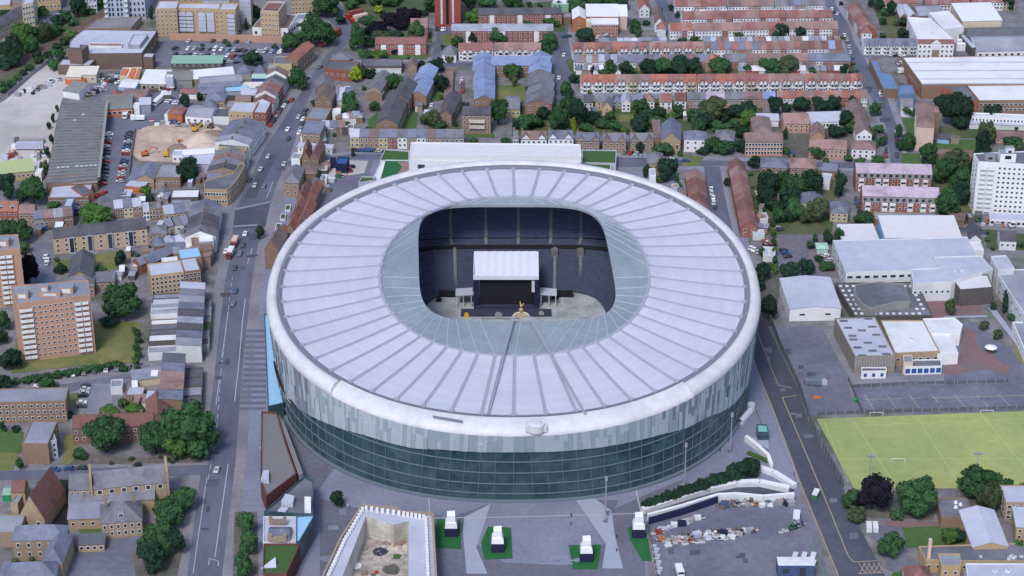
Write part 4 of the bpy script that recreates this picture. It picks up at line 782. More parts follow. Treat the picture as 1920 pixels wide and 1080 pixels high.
row('garden_house', 'small slate house, {} from left in the yard behind the high road shops', H, (290,462), (372,452), 4, 4, 8, ['roof_slate','roof_pale','felt_pale','roof_slate'], ['brick_brown','white_dull','brick_tan'], 'small slate houses behind the high road shops', roof='hip'); bldg('garden_house', 'blue slate flat house in front of the small slate houses', H, (312,474), (346,472), 4, 8, 'mono', 1, 'brick_brown', 'roof_slate'); bldg('garden_house', 'white roofed store beside the blue slate flat house', SHD, (346,466), (371,463), 4, 7, 'flat', 0, 'white_dull', 'sheet_white')
for i, (a, b_) in enumerate((((248,489),(263,497)), ((262,487),(283,495)))): bldg('slate_gable', ['left','right'][i]+' of two blue slate gabled houses in front of the tan flats', H, a, b_, 5, 14, 'gableN', 2.2, 'brick_red', 'roof_slate', (1,1))
bldg('hall', 'grey cruciform roofed hall in front of the long tan flats', 'hall', (128,522), (172,520), 6.5, 22, 'gableN', 3.4, 'brick_tan', 'roof_dark', (3,1)); bldg('hall', 'hipped front wing with orange ridge tiles of the grey roofed hall', 'hall', (121,540), (176,536), 5.5, 10, 'hip', 3.2, 'brick_tan', 'roof_grey', (5,1)); bldg('hall', 'low grey store right of the cruciform hall', SHD, (178,530), (214,528), 3.6, 9, 'mono', .6, 'brick_tan', 'roof_grey', (4,1))
t = bldg('apartment_block', 'orange tan flats with pale blue flat roof beside the high road', BK, (282,519), (345,511), 10, 12, 'flat', 0, 'tan_bright', 'felt_pale', (8,4), wh=1.5); bldg('apartment_block', 'brown brick right half of the pale blue roofed flats', BK, (346,511), (376,507), 10.1, 13, 'flat', 0, 'brick_brown', 'felt_pale', (4,4), side=(4,4))
bldg('rear_wing', 'pale blue roofed rear wing of the orange tan flats', BK, (338,487), (378,482), 9, 10, 'flat', 0, 'brick_tan', 'sheet_skyblue'); bldg('rear_wing', 'bright white skylight roof behind the orange tan flats', SHD, (305,500), (335,497), 8, 8, 'flat', 0, 'white_dull', 'sheet_white')
# --- high road shops, west side (fronts face the road)
def shops(lab, a, b_, n, h, d, roofs, walls, grp, **k): return row('shop_house', lab, SHOP, a, b_, n, h, d, roofs, walls, grp, win=(2, 2), **k)
shops('high road shop house, {} from the bottom in the row beside the red corner block', (512,193), (541,137), 6, 7.5, 11, ['roof_red','roof_brown','roof_orange','roof_grey','roof_dark','roof_brown'], ['white_dull','brick_red','white','brick_brown','white_dull'], 'shop houses beside the red corner block', chim=1, rise=3, hv=.6)
shops('slate roofed white shop house, {} from the bottom in the row beside the gravel heaps', (467,272), (497,231), 4, 8, 18, ['felt_grey','roof_slate','roof_slate','roof_slate'], ['white_dull','white','white_dull','white'], 'slate shop houses beside the gravel heaps', chim=1)
bldg('cream_pub', 'cream yellow corner block with parapet roof below the gravel heaps', 'shop block', (409,276), (463,279), 7, 11, 'flat', 0, 'yellow_wall', 'felt_dark', (5,2)); bldg('red_gable_house', 'pair of small red gables below the cream yellow block', H, (435,300), (459,300), 6, 9, 'gable', 3, 'brick_tan', 'roof_orange', (2,1))
shops('brown roofed shop house, {} from the bottom in the row above the curved corner building', (449,323), (466,284), 4, 7.5, 16, ['roof_dark','roof_grey','roof_brown','roof_grey'], ['brick_tan','brick_red','brick_tan','white_dull'], 'shop houses above the curved corner building', chim=1)
shops('grey roofed shop house with white front, {} from the bottom below the crossing', (404,444), (415,382), 5, 8, 14, ['roof_grey','roof_dark','roof_dark','roof_grey','roof_slate'], ['white','white_dull','white','render_grey'], 'shop houses below the crossing', chim=1, rise=3); bldg('shop_house', 'white flat roofed shop house below the grey roofed row', SHOP, (372,456), (401,454), 8, 11, 'flat', 0, 'render_grey', 'sheet_white'); bldg('shop_house', 'brown flat roofed shop house below the white roofed one', SHOP, (368,472), (398,468), 7.5, 14, 'flat', 0, 'brick_brown', 'roof_clay', (3,2)); bldg('shop_house', 'low clay roofed shop house above the flats with pale blue roof', SHOP, (364,484), (394,480), 6, 10, 'mono', 1, 'brick_tan', 'roof_clay')
shops('narrow dark roofed shop house, {} from the bottom opposite the striped forecourt', (377,648), (384,531), 9, 8, 10.5, ['felt_grey','roof_slate','roof_dark','roof_pale','roof_dark','roof_slate','felt_grey','roof_grey','felt_pale'], ['white_dull','render_grey','brick_brown'], 'narrow shop houses opposite the striped forecourt', roof='mono', rise=1.2)
row('back_extension', 'flat back extension with patched roof, {} from the bottom behind the narrow shops', 'extension', (344,656), (350,545), 9, 4.5, 15, ['felt_grey','sheet_white','felt_dark','roof_slate','sheet_white','roof_pale','felt_grey','felt_pale','felt_grey'], ['white_dull','brick_brown','grey_dark_wall'], 'back extensions behind the narrow shops', roof='flat', hv=.8)
row('front_shop', 'low flat shop front, {} from the bottom before the narrow shops', 'shop front', (392,648), (398,562), 6, 3.2, 5, ['felt_dark','felt_grey','green_roof','felt_dark','felt_grey','felt_dark'], ['render_grey','grey_dark_wall'], 'low shop fronts before the narrow shops', roof='flat')
shops('tall brown shop house, {} from the bottom behind the big green street trees', (341,750), (347,664), 5, 9, 9, ['roof_slate','roof_clay','roof_clay','roof_slate','felt_dark'], ['brick_brown','brick_tan'], 'tall shop houses behind the big street trees', roof='mono', rise=1.2); row('front_shop', 'low black roofed shop front, {} from the bottom above the big street trees', 'shop front', (378,760), (381,690), 4, 3.5, 9, ['felt_dark','felt_grey','felt_dark','felt_dark'], ['grey_dark_wall'], 'low black roofed shop fronts', roof='flat')
bldg('tan_shed', 'long tan shed with grey roof behind the tall brown shop houses', SHD, (250,714), (306,706), 3.5, 7, 'mono', .8, 'cream', 'felt_grey'); bldg('tan_shed', 'small brick hut with grey roof left of the long tan shed', SHD, (207,727), (229,726), 3.5, 6, 'flat', 0, 'white_dull', 'felt_grey'); bldg('tan_shed', 'blue grey flat shed between hut and red roofed almshouse', SHD, (235,742), (268,742), 3, 7, 'flat', 0, 'brick_brown', 'felt_pale')
# --- brick towers
def brick_tower(lab, poly, h, cols, rows, lc, rc):
    t = flat('tower_block', lab, 'tower block', poly, h, 'brick_pink', 'felt_grey', at=0); c = t.location; P = [Vector((G(*p).x-c.x, G(*p).y-c.y)) for p in poly]; A, B = P[0], P[1]
    f = lambda q: tuple(A.lerp(B, q))
    wins(t, f(lc[1]), f(rc[0]), 1.5, h-1, cols, rows, 1.2, 1.0); wins(t, f(lc[0]), f(lc[1]), 1.2, h-1.6, 2, rows, 2.7, 1.35, unit_balcony(), 'balcony'); wins(t, f(rc[0]), f(rc[1]), 1.2, h-1.6, 2, rows, 2.7, 1.35, unit_balcony(), 'balcony')
    for q, w, d, hh in ((.12, 5, 4, 3), (.5, 9, 6, 2.2), (.72, 6, 5, 3.2), (.42, 3.5, 3, 4.6)):
        p = A.lerp(B, q)+(P[3]-A)*.35; link('plant_room', MB().box(-w/2, w/2, -d/2, d/2, 0, hh, 0, 1).box(-w*.3, w*.3, -d/2-.05, -d/2, .6, hh-.6, 2).mesh('plant_room', ['brick_pink', 'felt_grey', 'white_dull']), t, (p.x, p.y, h))
    return t
brick_tower('tall pinkish brick tower with white balcony stacks beside the dry lawn', [(44,680),(180,662),(176,634),(33,645)], 28, 8, 10, (.03, .2), (.77, .97)); brick_tower('pinkish brick tower cut by the left edge behind the other tower', [(-60,582),(50,572),(46,545),(-60,550)], 28, 5, 10, (.0, .2), (.62, .86))
bldg('tower_annexe', 'white trimmed hipped pavilion behind the tall brick tower', 'annexe', (70,552), (116,548), 11, 10, 'hip', 2, 'white_dull', 'felt_grey', (4,2))
# --- bottom left
t = bldg('apartment_block', 'brown brick flats with blue grey flat roof at the left edge', BK, (-30,757), (123,753), 9.5, 11, 'flat', 0, 'brick_brown', 'felt_grey', (13,3), wh=1.5); bldg('apartment_block', 'square brown brick block with grey roof in front of the long flats', BK, (41,833), (90,834), 9, 17, 'flat', 0, 'brick_brown', 'felt_grey', side=(3,3)); bldg('stair_tower', 'pale grey open stair tower beside the square brown block', 'stair tower', (95,829), (106,827), 8, 14, 'flat', 0, 'felt_pale', 'felt_grey', (1,3))
bldg('almshouse', 'long red roofed brick house with chimneys behind the green trees', H, (135,803), (287,797), 7.5, 10, 'gable', 2.8, 'brick_brown', 'roof_maroon', (11,2), chim=4); bldg('almshouse', 'rear wing of the long red roofed house', H, (277,790), (318,786), 7.6, 17, 'gableN', 3.2, 'brick_brown', 'roof_maroon', (3,2))
t = bldg('church', 'long tan stone church with grey slate roof', 'church', (175,917), (311,903), 10.5, 11, 'gable', 4.2, 'stone_tan', 'roof_grey', (6,1), ww=1.9, wh=2., wz=(7.2, -.1)); link('bell_gable', MB().box(-.5, .5, 0, 11, 0, 15).mesh('bell_gable', ['stone_tan']), t, (14.2, 0, 0)); link('bell_gable', MB().box(-.4, .4, 0, 11, 0, 15).mesh('bell_gable', ['stone_tan']), t, (-14.3, 0, 0))
bldg('church_chancel', 'lower chancel at the left end of the tan stone church', 'church', (129,919), (174,917), 9.5, 10, 'gable', 3.8, 'stone_tan', 'roof_grey', (4,1), ww=.9, wh=1.4, wz=(6.6, -.2)); bldg('church_aisle', 'low side aisle along the front of the tan stone church', 'church', (129,945), (289,936), 6, 5, 'mono', 2, 'stone_tan', 'roof_grey'); bldg('church_hall', 'tan hall with grey flat roof in front of the church', 'church hall', (127,974), (201,971), 4.8, 8, 'mono', 1.6, 'stone_tan', 'felt_grey', (4,1), ww=1.4)
bldg('presbytery', 'tan brick presbytery with hipped slate roof and white dormer', H, (189,982), (266,975), 7, 13, 'hip', 5, 'brick_tan', 'roof_grey', (6,2), chim=2, dorm=1, wh=1.8); bldg('garden_store', 'small stone store in front of the presbytery', SHD, (146,1022), (195,1020), 3.4, 6, 'mono', .8, 'stone_tan', 'felt_dark', (4,1), ww=1.6)
t = bldg('red_roof_hall', 'tan hall with very steep dark red tiled roof', 'hall', (36,966), (83,972), 6, 20, 'gableN', 9.5, 'stone_tan', 'roof_maroon', (2,1), ww=1.5, wh=2); bldg('red_roof_wing', 'side wing with dark red roof joined to the steep red hall', 'hall', (20,922), (46,922), 6, 7, 'gable', 3, 'stone_tan', 'roof_maroon'); bldg('red_roof_wing', 'tall tan stair turret left of the steep red hall', 'hall', (20,945), (33,946), 10, 6, 'flat', 0, 'stone_tan', 'felt_grey'); bldg('green_shed', 'small green tarpaulin shed left of the steep red hall', SHD, (4,928), (20,928), 3, 6, 'gable', 1, 'green_paint', 'sheet_green')
bldg('school', 'slate roofed school wing with tall windows at the bottom left', 'school', (23,1013), (122,1011), 9, 9, 'hip', 3.6, 'brick_tan', 'roof_slate', (5,2), wh=2.); bldg('school', 'right slate roofed school wing facing the playground', 'school', (78,1055), (116,1056), 8, 18, 'hip', 3.6, 'brick_tan', 'roof_slate'); bldg('school', 'front slate roofed school wing at the bottom edge', 'school', (0,1086), (104,1082), 8, 10, 'hip', 3.6, 'brick_tan', 'roof_slate'); bldg('school', 'grey flat classrooms beside the slate roofed school', 'school', (-20,1000), (36,1000), 6, 12, 'flat', 0, 'brick_tan', 'felt_grey'); bldg('school', 'low dark roofed classrooms with rooflights at the left edge', 'school', (-20,1048), (22,1046), 5, 12, 'flat', 0, 'brick_brown', 'felt_dark', vents=0) if 0 else None
# ================================================================ buildings north of the stadium
# --- high road, east side
flat('corner_store', 'flat grey roofed red brick corner building at the top of the high road', 'shop block', [(607,129),(660,135),(675,117),(618,113)], 6, 'brick_red', 'felt_dark', [(0,5,1)])
bldg('corner_store', 'pale grey hipped house behind the red brick corner building', H, (621,112), (655,112), 4.5, 9, 'hip', 2, 'brick_tan', 'roof_grey'); bldg('long_shed', 'long grey and white flat shed right of the red brick corner building', SHD, (676,125), (754,125), 4, 11, 'flat', 0, 'grey_dark_wall', 'felt_dark', (8,1)); bldg('long_shed', 'bright white lean-to along the long grey shed', SHD, (688,130), (752,130), 2.6, 4, 'mono', .4, 'white_dull', 'sheet_white'); bldg('small_chapel', 'small tan gabled chapel right of the long grey shed', 'chapel', (765,125), (781,125), 4, 9, 'gableN', 2.4, 'brick_tan', 'roof_brown')
bldg('gable_shop', 'grey gabled shop house on the high road bend, upper of two', SHOP, (594,165), (626,163), 7, 11, 'gableN', 3, 'brick_brown', 'roof_grey', (2,2)); bldg('gable_shop', 'brown gabled shop house on the high road bend, lower of two', SHOP, (590,187), (622,188), 8, 14, 'gableN', 3.5, 'brick_brown', 'roof_brown', (2,2))
row('rear_store', 'low grey store, {} from left behind the brown gabled shop houses', 'store', (622,176), (660,176), 3, 4, 7, ['felt_grey','felt_pale','roof_slate'], ['white_dull','brick_tan'], 'low stores behind the gabled shops', roof='mono', rise=.7); bldg('rear_store', 'pale blue roofed hut beside the dark tree behind the high road', SHD, (631,188), (652,188), 3.4, 7, 'mono', .5, 'white_dull', 'felt_pale')
flat('shop_block', 'grey flat roofed shop block below the brown gabled shop houses', 'shop block', [(572,223),(610,226),(622,204),(584,202)], 6.5, 'brick_brown', 'felt_grey', [(0,4,2)]); bldg('shop_block', 'white flat hut on the right of the grey shop block', SHD, (623,213), (638,213), 5, 6, 'flat', 0, 'white', 'sheet_white'); bldg('shop_block', 'tan shop house with orange patched grey roof above the white hut', SHOP, (566,249), (600,251), 8, 13, 'mono', 1, 'brick_tan', 'roof_slate', (3,2)); bldg('shop_block', 'white walled hut with grey roof by the high road kerb', SHD, (563,258), (588,259), 4.6, 6, 'flat', 0, 'white', 'felt_grey'); bldg('shop_block', 'dark slate garage right of the white walled hut', SHD, (589,266), (612,264), 3.4, 8, 'mono', .8, 'grey_dark_wall', 'felt_grey'); bldg('shop_block', 'long white garden wall building above the north road', SHD, (558,275), (622,279), 3.4, 4, 'mono', .4, 'white', 'felt_pale', (6,1), ww=.9)
row('yard_house', 'tan cottage with slate roof, {} from left behind the tan shop terrace', 'cottage', (604,240), (648,238), 3, 4.5, 8, ['felt_pale','roof_slate','roof_clay'], ['brick_tan','brick_brown'], 'cottages behind the tan shop terrace', win=(1,2)); row('yard_house', 'small brick outbuilding, {} from left below the dark tree near the high road', 'outbuilding', (630,222), (680,220), 4, 3.6, 6, ['roof_brown','sheet_white','roof_clay','felt_grey'], ['brick_brown','white_dull'], 'small brick outbuildings near the high road', roof='hip', rise=1.2)
# red roofed group by the stadium's north west corner
for i, (a, b_, m) in enumerate((((566,297),(580,297),'roof_maroon'), ((580,297),(597,298),'roof_red'))): bldg('gable_villa', ['left','right'][i]+' brown and red gable of the villa pair below the north road', H, a, b_, 8, 16, 'gableN', 3.4, 'brick_brown', m, (1,2), chim=1)
bldg('white_annexe', 'tall white walled block left of the gabled villa pair', 'annexe', (546,298), (562,299), 6.5, 7, 'flat', 0, 'white', 'felt_grey'); bldg('tan_corner_house', 'tan house with grey hipped roof below the gabled villa pair', H, (532,342), (560,343), 8, 18, 'hip', 3.5, 'brick_tan', 'roof_grey', (2,2)); bldg('tan_corner_house', 'brown hipped house right of the tan corner house', H, (562,325), (592,326), 6, 9, 'hip', 2.6, 'brick_brown', 'roof_brown')
for k, (x0, x1, yb, yt) in enumerate(((556,572,372,344), (573,590,374,346), (543,560,408,378), (562,580,408,380), (536,551,430,410), (553,570,428,410))):
    d = (G(x0,yt,8)-G(x0,yb,8)).y; bldg('red_roof_house', 'red tiled M roofed house, %s in the strip beside the stadium rim' % nth(k), H, (x0,yb), (x1,yb+1), 7.5, d, 'gableN', 3.2, 'brick_brown', ['roof_red','roof_orange','roof_red','roof_orange','roof_orange','roof_clay'][k], (1,2), chim=1, group='red tiled houses beside the stadium rim')
bldg('orange_hip_house', 'small orange hipped house at the foot of the red roofed strip', H, (520,441), (536,442), 6.5, 8, 'hip', 3, 'brick_brown', 'roof_orange'); t = bldg('gable_brick_house', 'tall brown brick gabled house standing alone by the high road', H, (496,468), (522,470), 10, 16, 'gableN', 5, 'brick_brown', 'roof_brown', chim=2)
for i, y in enumerate((395, 412, 430)): bldg('front_garden', 'white edged green front plot, %s from the top along the high road' % nth(i), 'garden bed', (534-i*9,y), (544-i*9,y), .8, 6, 'flat', 0, 'white_dull', 'green_roof')
bldg('garage_box', 'dark blue container stack behind the builders yard', 'container', (629,308), (650,309), 5.5, 8, 'flat', 0, 'navy', 'blue_paint'); bldg('garage_box', 'low dark blue container left of the container stack', 'container', (618,306), (629,306), 3, 6, 'flat', 0, 'navy', 'navy'); bldg('garage_box', 'orange skip in the builders yard', 'skip', (629,325), (639,325), 1.6, 3, 'flat', 0, 'orange_paint', 'roof_orange'); bldg('garage_box', 'small white flat hut below the builders yard', SHD, (601,338), (612,338), 3.4, 6, 'flat', 0, 'white', 'white_dull'); bldg('garage_box', 'small clay roofed hut at the left of the builders yard', SHD, (604,313), (618,313), 3, 6, 'hip', 1, 'brick_tan', 'roof_clay')
# white office building behind the stadium
flat('club_building', 'long white office building with pale flat roof behind the stadium', 'office building', [(768,291),(1090,294),(1088,272),(771,268)], 16, 'white', 'sheet_pink', [(0,2,1,2.4,5,unit_pane('glass'))], vents=0)
flat('club_building', 'white lower front wing of the long office building', 'office building', [(768,301),(855,304),(1086,306),(1089,296),(768,293)], 13, 'white', 'sheet_pink', [(0,2,2,3.5,2.6,unit_pane('glass')),(1,7,1,4,2,unit_pane('glass'))], vents=4)
bldg('roof_plant', 'grey roof plant on the white office building front wing', 'plant', (907,303), (986,304), 14.5, 4, 'flat', 0, 'white_dull', 'felt_grey', z0=0) if 0 else None
flat('green_terrace', 'grass roofed terrace left of the white office building', 'roof terrace', [(712,302),(767,302),(767,284),(722,281)], 5, 'felt_pale', 'green_roof'); flat('green_terrace', 'bright green courtyard terrace left of the white office building', 'roof terrace', [(712,340),(768,322),(768,302),(722,301)], 5.5, 'white_dull', 'artificial_green'); flat('green_terrace', 'white stair ramp at the left of the green terrace', 'ramp', [(700,334),(712,336),(722,304),(716,302)], 4.5, 'white', 'sheet_white'); flat('green_terrace', 'small grass roofed box at the left edge of the stadium rim', 'roof terrace', [(672,344),(700,340),(705,333),(678,332)], 5, 'felt_pale', 'green_roof')
flat('green_terrace', 'grass roofed terrace right of the white office building', 'roof terrace', [(1091,306),(1155,308),(1156,283),(1091,282)], 5, 'felt_pale', 'green_roof'); flat('green_terrace', 'white framed planted deck at the right of the white office building', 'roof terrace', [(1091,322),(1145,326),(1146,308),(1091,306)], 4.5, 'white', 'green_roof')
flat('brown_deck', 'brown earth bed on the bright green courtyard terrace', 'planting bed', [(744,329),(768,320),(768,304),(746,304),(755,312)], 5.8, 'brick_tan', 'roof_clay', z0=5.52, par=.1)
# --- tan shop terrace along the north road
T = ['tan_pale','brick_tan','brick_tan','yellow_wall','brick_red','white','brick_tan','white_dull','brick_tan','brick_tan','render_grey','render_grey']
row('shop_house', 'two storey shop house in the terrace behind the white office building, {} from left', SHOP, (656,257), (870,258), 12, 6.5, 9, ['felt_pale','roof_slate','roof_brown','roof_slate','roof_slate','roof_grey','roof_slate','roof_slate','roof_brown','roof_slate','roof_grey','roof_grey'], T, 'shop terrace behind the white office building', win=(2,2), roof='gable', rise=2.6)
# --- estate blocks between high road and estate road
def gn(name, lab, a, b_, h, d, wall, rm, rise=2.6, **k): return bldg(name, lab, H, a, b_, h, d, 'gableN', rise, wall, rm, **k)
gn('gable_house', 'lilac grey gabled house beside the lime green tree', (687,169), (714,171), 6, 24, 'brick_tan', 'roof_grey', win=(2,2)); gn('gable_house', 'white fronted low gable in front of the lilac grey gabled house', (686,176), (716,178), 4, 5, 'brick_brown', 'roof_pale')
gn('estate_block', 'tall brown gabled block with dark roof, left of the brown pair', (705,231), (745,233), 8.5, 40, 'brick_brown', 'roof_dark', 3.2, win=(1,3), side=(8,3)); gn('estate_block', 'tall brown gabled block with dark roof, right of the brown pair', (734,187), (766,189), 9, 24, 'brick_brown', 'roof_dark', 3, side=(5,3)); gn('estate_block', 'blue slate gabled block behind the right brown block, front of two', (768,178), (799,180), 7.5, 22, 'brick_brown', 'roof_blue', side=(4,3)); gn('estate_block', 'blue slate gabled block behind the right brown block, rear of two', (776,152), (809,154), 7.5, 20, 'brick_brown', 'roof_blue', side=(4,3))
gn('estate_block', 'brown gabled block with orange patched dark roof, rear of pair', (826,201), (853,203), 7, 18, 'brick_brown', 'roof_dark', side=(4,3)); gn('estate_block', 'brown gabled block with dark roof, front of pair by the flats', (824,214), (847,216), 6.5, 9, 'brick_brown', 'roof_dark', win=(2,2))
for i in range(4): gn('slate_terrace', 'blue slate gabled house in the left stepped row, %s from the front' % nth(i), (889+(-2 if i % 2 else 0),187-i*18), (927,187-i*18), 7-(.4 if i % 2 else 0), 21, 'brick_brown', 'roof_blue', win=(3,2) if i == 0 else None, side=(3,2), group='left stepped row of blue slate houses')
bldg('slate_terrace', 'long blue slate terrace at the top of the dry grass square', H, (920,122), (1032,123), 7, 12, 'gable', 3, 'brick_brown', 'roof_blue', (16,2))
for i in range(2): gn('slate_terrace', ['front','rear'][i]+' blue slate gabled house in the right stepped row', (991,137-i*13), (1032,138-i*13), 7, 16, 'brick_brown', 'roof_blue', group=None)
for i in range(3): gn('slate_terrace', 'lilac slate gabled house below the right stepped row, %s from the front' % nth(i), (987-(2 if i == 0 else 0),194-i*16), (1034,196-i*16), 6.5, 18, 'brick_brown', 'roof_grey', win=(3,2) if i == 0 else None, group='lilac slate gabled houses')
bldg('garage_court', 'long brown garage strip beside the red cars', 'garage', (832,181), (848,181), 2.6, 38, 'flat', 0, 'brick_brown', 'roof_clay'); t = bldg('apartment_block', 'four storey tan brick flats with cream balconies behind the office building', BK, (866,215), (920,216), 11, 10, 'gable', 2.6, 'brick_brown', 'roof_dark', (6,4))
wins(t, (-3.6, -.1), (4.4, -.1), 3, 9.4, 1, 2, 8, 1.8, unit_balcony('cream'), 'balcony'); bldg('low_block', 'low grey roofed block with yellow wall right of the large estate tree', H, (950,205), (975,205), 5, 9, 'gable', 2, 'yellow_wall', 'roof_grey', (3,1)); bldg('low_block', 'long lilac roofed block beside the dry grass square', H, (945,196), (976,196), 5, 12, 'flat', 0, 'brick_brown', 'roof_grey')
# --- red tower and brick flats
t = flat('tower_block', 'tall dark red brick tower with two white stripes at the top edge', 'tower block', [(816,53),(864,47),(866,36),(820,40)], 52, 'tower_red', 'felt_dark', at=0); c = t.location; A, B = G(816,53)-c, G(864,47)-c; nn = Vector((.0, -.15, 0))
for f, m, w in ((.26, 'white_dull', 1.1), (.48, 'black', 1.5), (.7, 'white_dull', 1.1)): p = A.lerp(B, f)+nn; link('window_strip', MB().box(-w/2, w/2, -.2, .1, 2, 51).mesh('window_strip', [m]), t, (p.x, p.y, 0), math.atan2((B-A).y, (B-A).x))
def brickflats(lab, a, b_, h, rm, cols, rows=3, d=11): 
    t = bldg('apartment_block', lab, BK, a, b_, h, d, 'gable', 1.8, 'brick_red', rm, (cols, rows), ww=1.3, wh=1.2); w = (G(*b_, h)-G(*a, h)).length
    for k in range(3): 
        x = -w/2+w*(k+.5)/3; link('white_panel', MB().box(x-1.4, x+1.4, -.12, 0, .2, h-.2).mesh('white_panel', ['white']), t)
    return t
brickflats('dark red brick flats with pinkish roof among the park trees', (703,83), (799,83), 6.6, 'roof_red', 11, 2); brickflats('dark red brick flats with blue grey roof in front of the red tower', (846,58), (1038,58), 7.6, 'roof_pale', 20); brickflats('dark red brick flats with dark roof behind the bright green trees', (896,28), (1054,27), 7.6, 'roof_dark', 18); bldg('gable_end_block', 'pinkish roofed flats half hidden behind the round park tree', BK, (769,52), (802,52), 8, 14, 'gable', 3, 'brick_red', 'roof_clay', (3,2)); bldg('link_block', 'low brown link block right of the dark roofed flats', 'annexe', (1055,34), (1070,34), 4, 8, 'flat', 0, 'brick_brown', 'felt_grey')
for k, (a, b_, m) in enumerate((((860,96),(925,95),'roof_red'), ((927,95),(1015,95),'roof_clay'))): 
    row('terraced_house', 'white terraced house under a reddish roof, {} from left '+['beside the grey corner house','behind the round green tree'][k], H, a, b_, 4+k, 5.6, 9, [m], ['white','white_dull'], ['terrace beside the grey corner house','terrace behind the round green tree'][k], win=(2,2), rise=3, bay=(.5, 1.2))
bldg('corner_house', 'white corner house with grey pyramid roof by the estate road', H, (829,102), (855,103), 4.6, 9, 'hip', 4, 'white', 'roof_grey', (2,2))
# --- school with white roofs
gn('white_roof_school', 'orange brick gable with white roof at the left of the school', (1074,36), (1098,36), 8, 15, 'brick_orange', 'sheet_white', 2.2, win=(1,3)); bldg('white_roof_school', 'long white roofed rear wing of the orange brick school', 'school', (1100,31), (1160,31), 9, 16, 'mono', 1.5, 'brick_red', 'sheet_white'); bldg('white_roof_school', 'orange brick front wing with white roof and three window rows', 'school', (1108,46), (1159,46), 7, 8, 'mono', 1, 'brick_orange', 'sheet_white', (8,3)); bldg('white_roof_school', 'tan walled right wing with sloping white roof of the school', 'school', (1152,31), (1176,31), 8, 11, 'mono', 3, 'pink_pale', 'sheet_white'); bldg('white_roof_school', 'cream stair block between the orange school wings', 'school', (1099,43), (1108,43), 8, 6, 'flat', 0, 'cream', 'sheet_white')
flat('sports_hall', 'white roofed hall with green walls at the top edge', 'hall', [(1034,8),(1066,10),(1070,-4),(1040,-8)], 5, 'sheet_green', 'sheet_white')
# --- terraces
RR = ['roof_red','roof_clay','roof_red','roof_red','roof_orange','roof_clay','roof_orange','roof_red','roof_brown']
def ter(lab, a, b_, n, rm, wl, grp, bay=True, h=5.4, d=9, rise=3., **k): return row('terraced_house', lab, H, a, b_, n, h, d, rm, wl, grp, bay=(.62, 1.7) if bay else None, win=(2, 2), rise=rise, ww=.9, wh=1.1, **k)
WW = ['white','white','white_dull','white','cream']
ter('{r} roofed house with gabled bay, {} from left in the terrace below the school', (1073,95), (1213,94), 13, RR, ['white_dull','white','white_dull','brick_tan','white'], 'terrace below the school'); ter('{r} roofed house with gabled bay, {} from left in the terrace right of the school', (1219,94), (1331,93), 11, ['roof_clay','roof_brown','roof_clay','roof_red'], WW, 'terrace right of the school')
ter('mixed tile terraced house, {} from left in the row ending at the street corner', (1333,93), (1580,91), 19, ['roof_slate','roof_grey','roof_brown','roof_orange','roof_blue','roof_brown','roof_clay','roof_red','roof_red','roof_clay','roof_brown','roof_slate','roof_maroon','roof_red','roof_slate'], ['white_dull','brick_orange','brick_tan','white','white_dull','white','brick_tan'], 'mixed tile row ending at the street corner', bay=False)
ter('{r} roofed house, {} from left above the dense dark garden trees', (1076,117), (1215,117), 12, ['roof_slate','roof_slate','roof_clay','roof_slate','roof_pale'], ['white','white_dull','white','brick_tan'], 'slate row above the garden trees', bay=False); ter('{r} roofed house, {} from left behind the tallest dark garden trees', (1216,117), (1340,116), 10, ['roof_grey','roof_slate','roof_brown'], ['brick_brown','render_grey'], 'grey row behind the tallest garden trees', bay=False)
bldg('hip_house', 'salmon roofed hipped house between the two garden tree masses', H, (1322,118), (1350,118), 5.4, 11, 'hip', 3.2, 'brick_tan', 'roof_orange'); ter('{r} roofed house, {} from left in the back row with roof dormers', (1360,116), (1595,114), 18, ['roof_grey','roof_brown','roof_brown','roof_clay','roof_slate','roof_slate','roof_slate'], ['brick_brown','brick_red','brick_tan','white_dull'], 'back row with roof dormers', bay=False)
ter('{r} roofed house with gabled bay, {} from left in the main orange terrace', (1089,157), (1307,156), 20, ['roof_orange','roof_orange','roof_clay','roof_brown','roof_orange','roof_red','roof_orange'], WW, 'left block of the main orange terrace', rise=3.4); ter('{r} roofed house with gabled bay, {} from left in the middle orange block', (1309,156), (1508,155), 18, ['roof_red','roof_orange','roof_red','roof_red','roof_clay','roof_clay','roof_grey'], WW, 'middle block of the main orange terrace', rise=3.4); ter('{r} roofed house, {} from left in the right orange terrace block', (1511,155), (1618,155), 10, ['roof_orange','roof_red','roof_red','roof_orange','roof_brown'], ['white','white_dull'], 'right block of the main orange terrace', rise=3.4)
ter('{r} roofed house, {} from left in the row below the orange terrace', (1288,186), (1455,185), 14, ['roof_grey','roof_lilac','roof_grey','roof_brown','roof_blue','roof_grey','roof_slate'], ['brick_tan','brick_brown','render_grey'], 'lilac row below the orange terrace', bay=False, d=8, rise=2.6); ter('{r} roofed house, {} from left in the row above the dark conifers', (1457,184), (1627,183), 14, ['roof_clay','roof_orange','roof_red','roof_clay','roof_orange','roof_brown'], ['brick_tan','brick_red','white_dull'], 'clay row above the dark conifers', bay=False, d=8, rise=2.6)
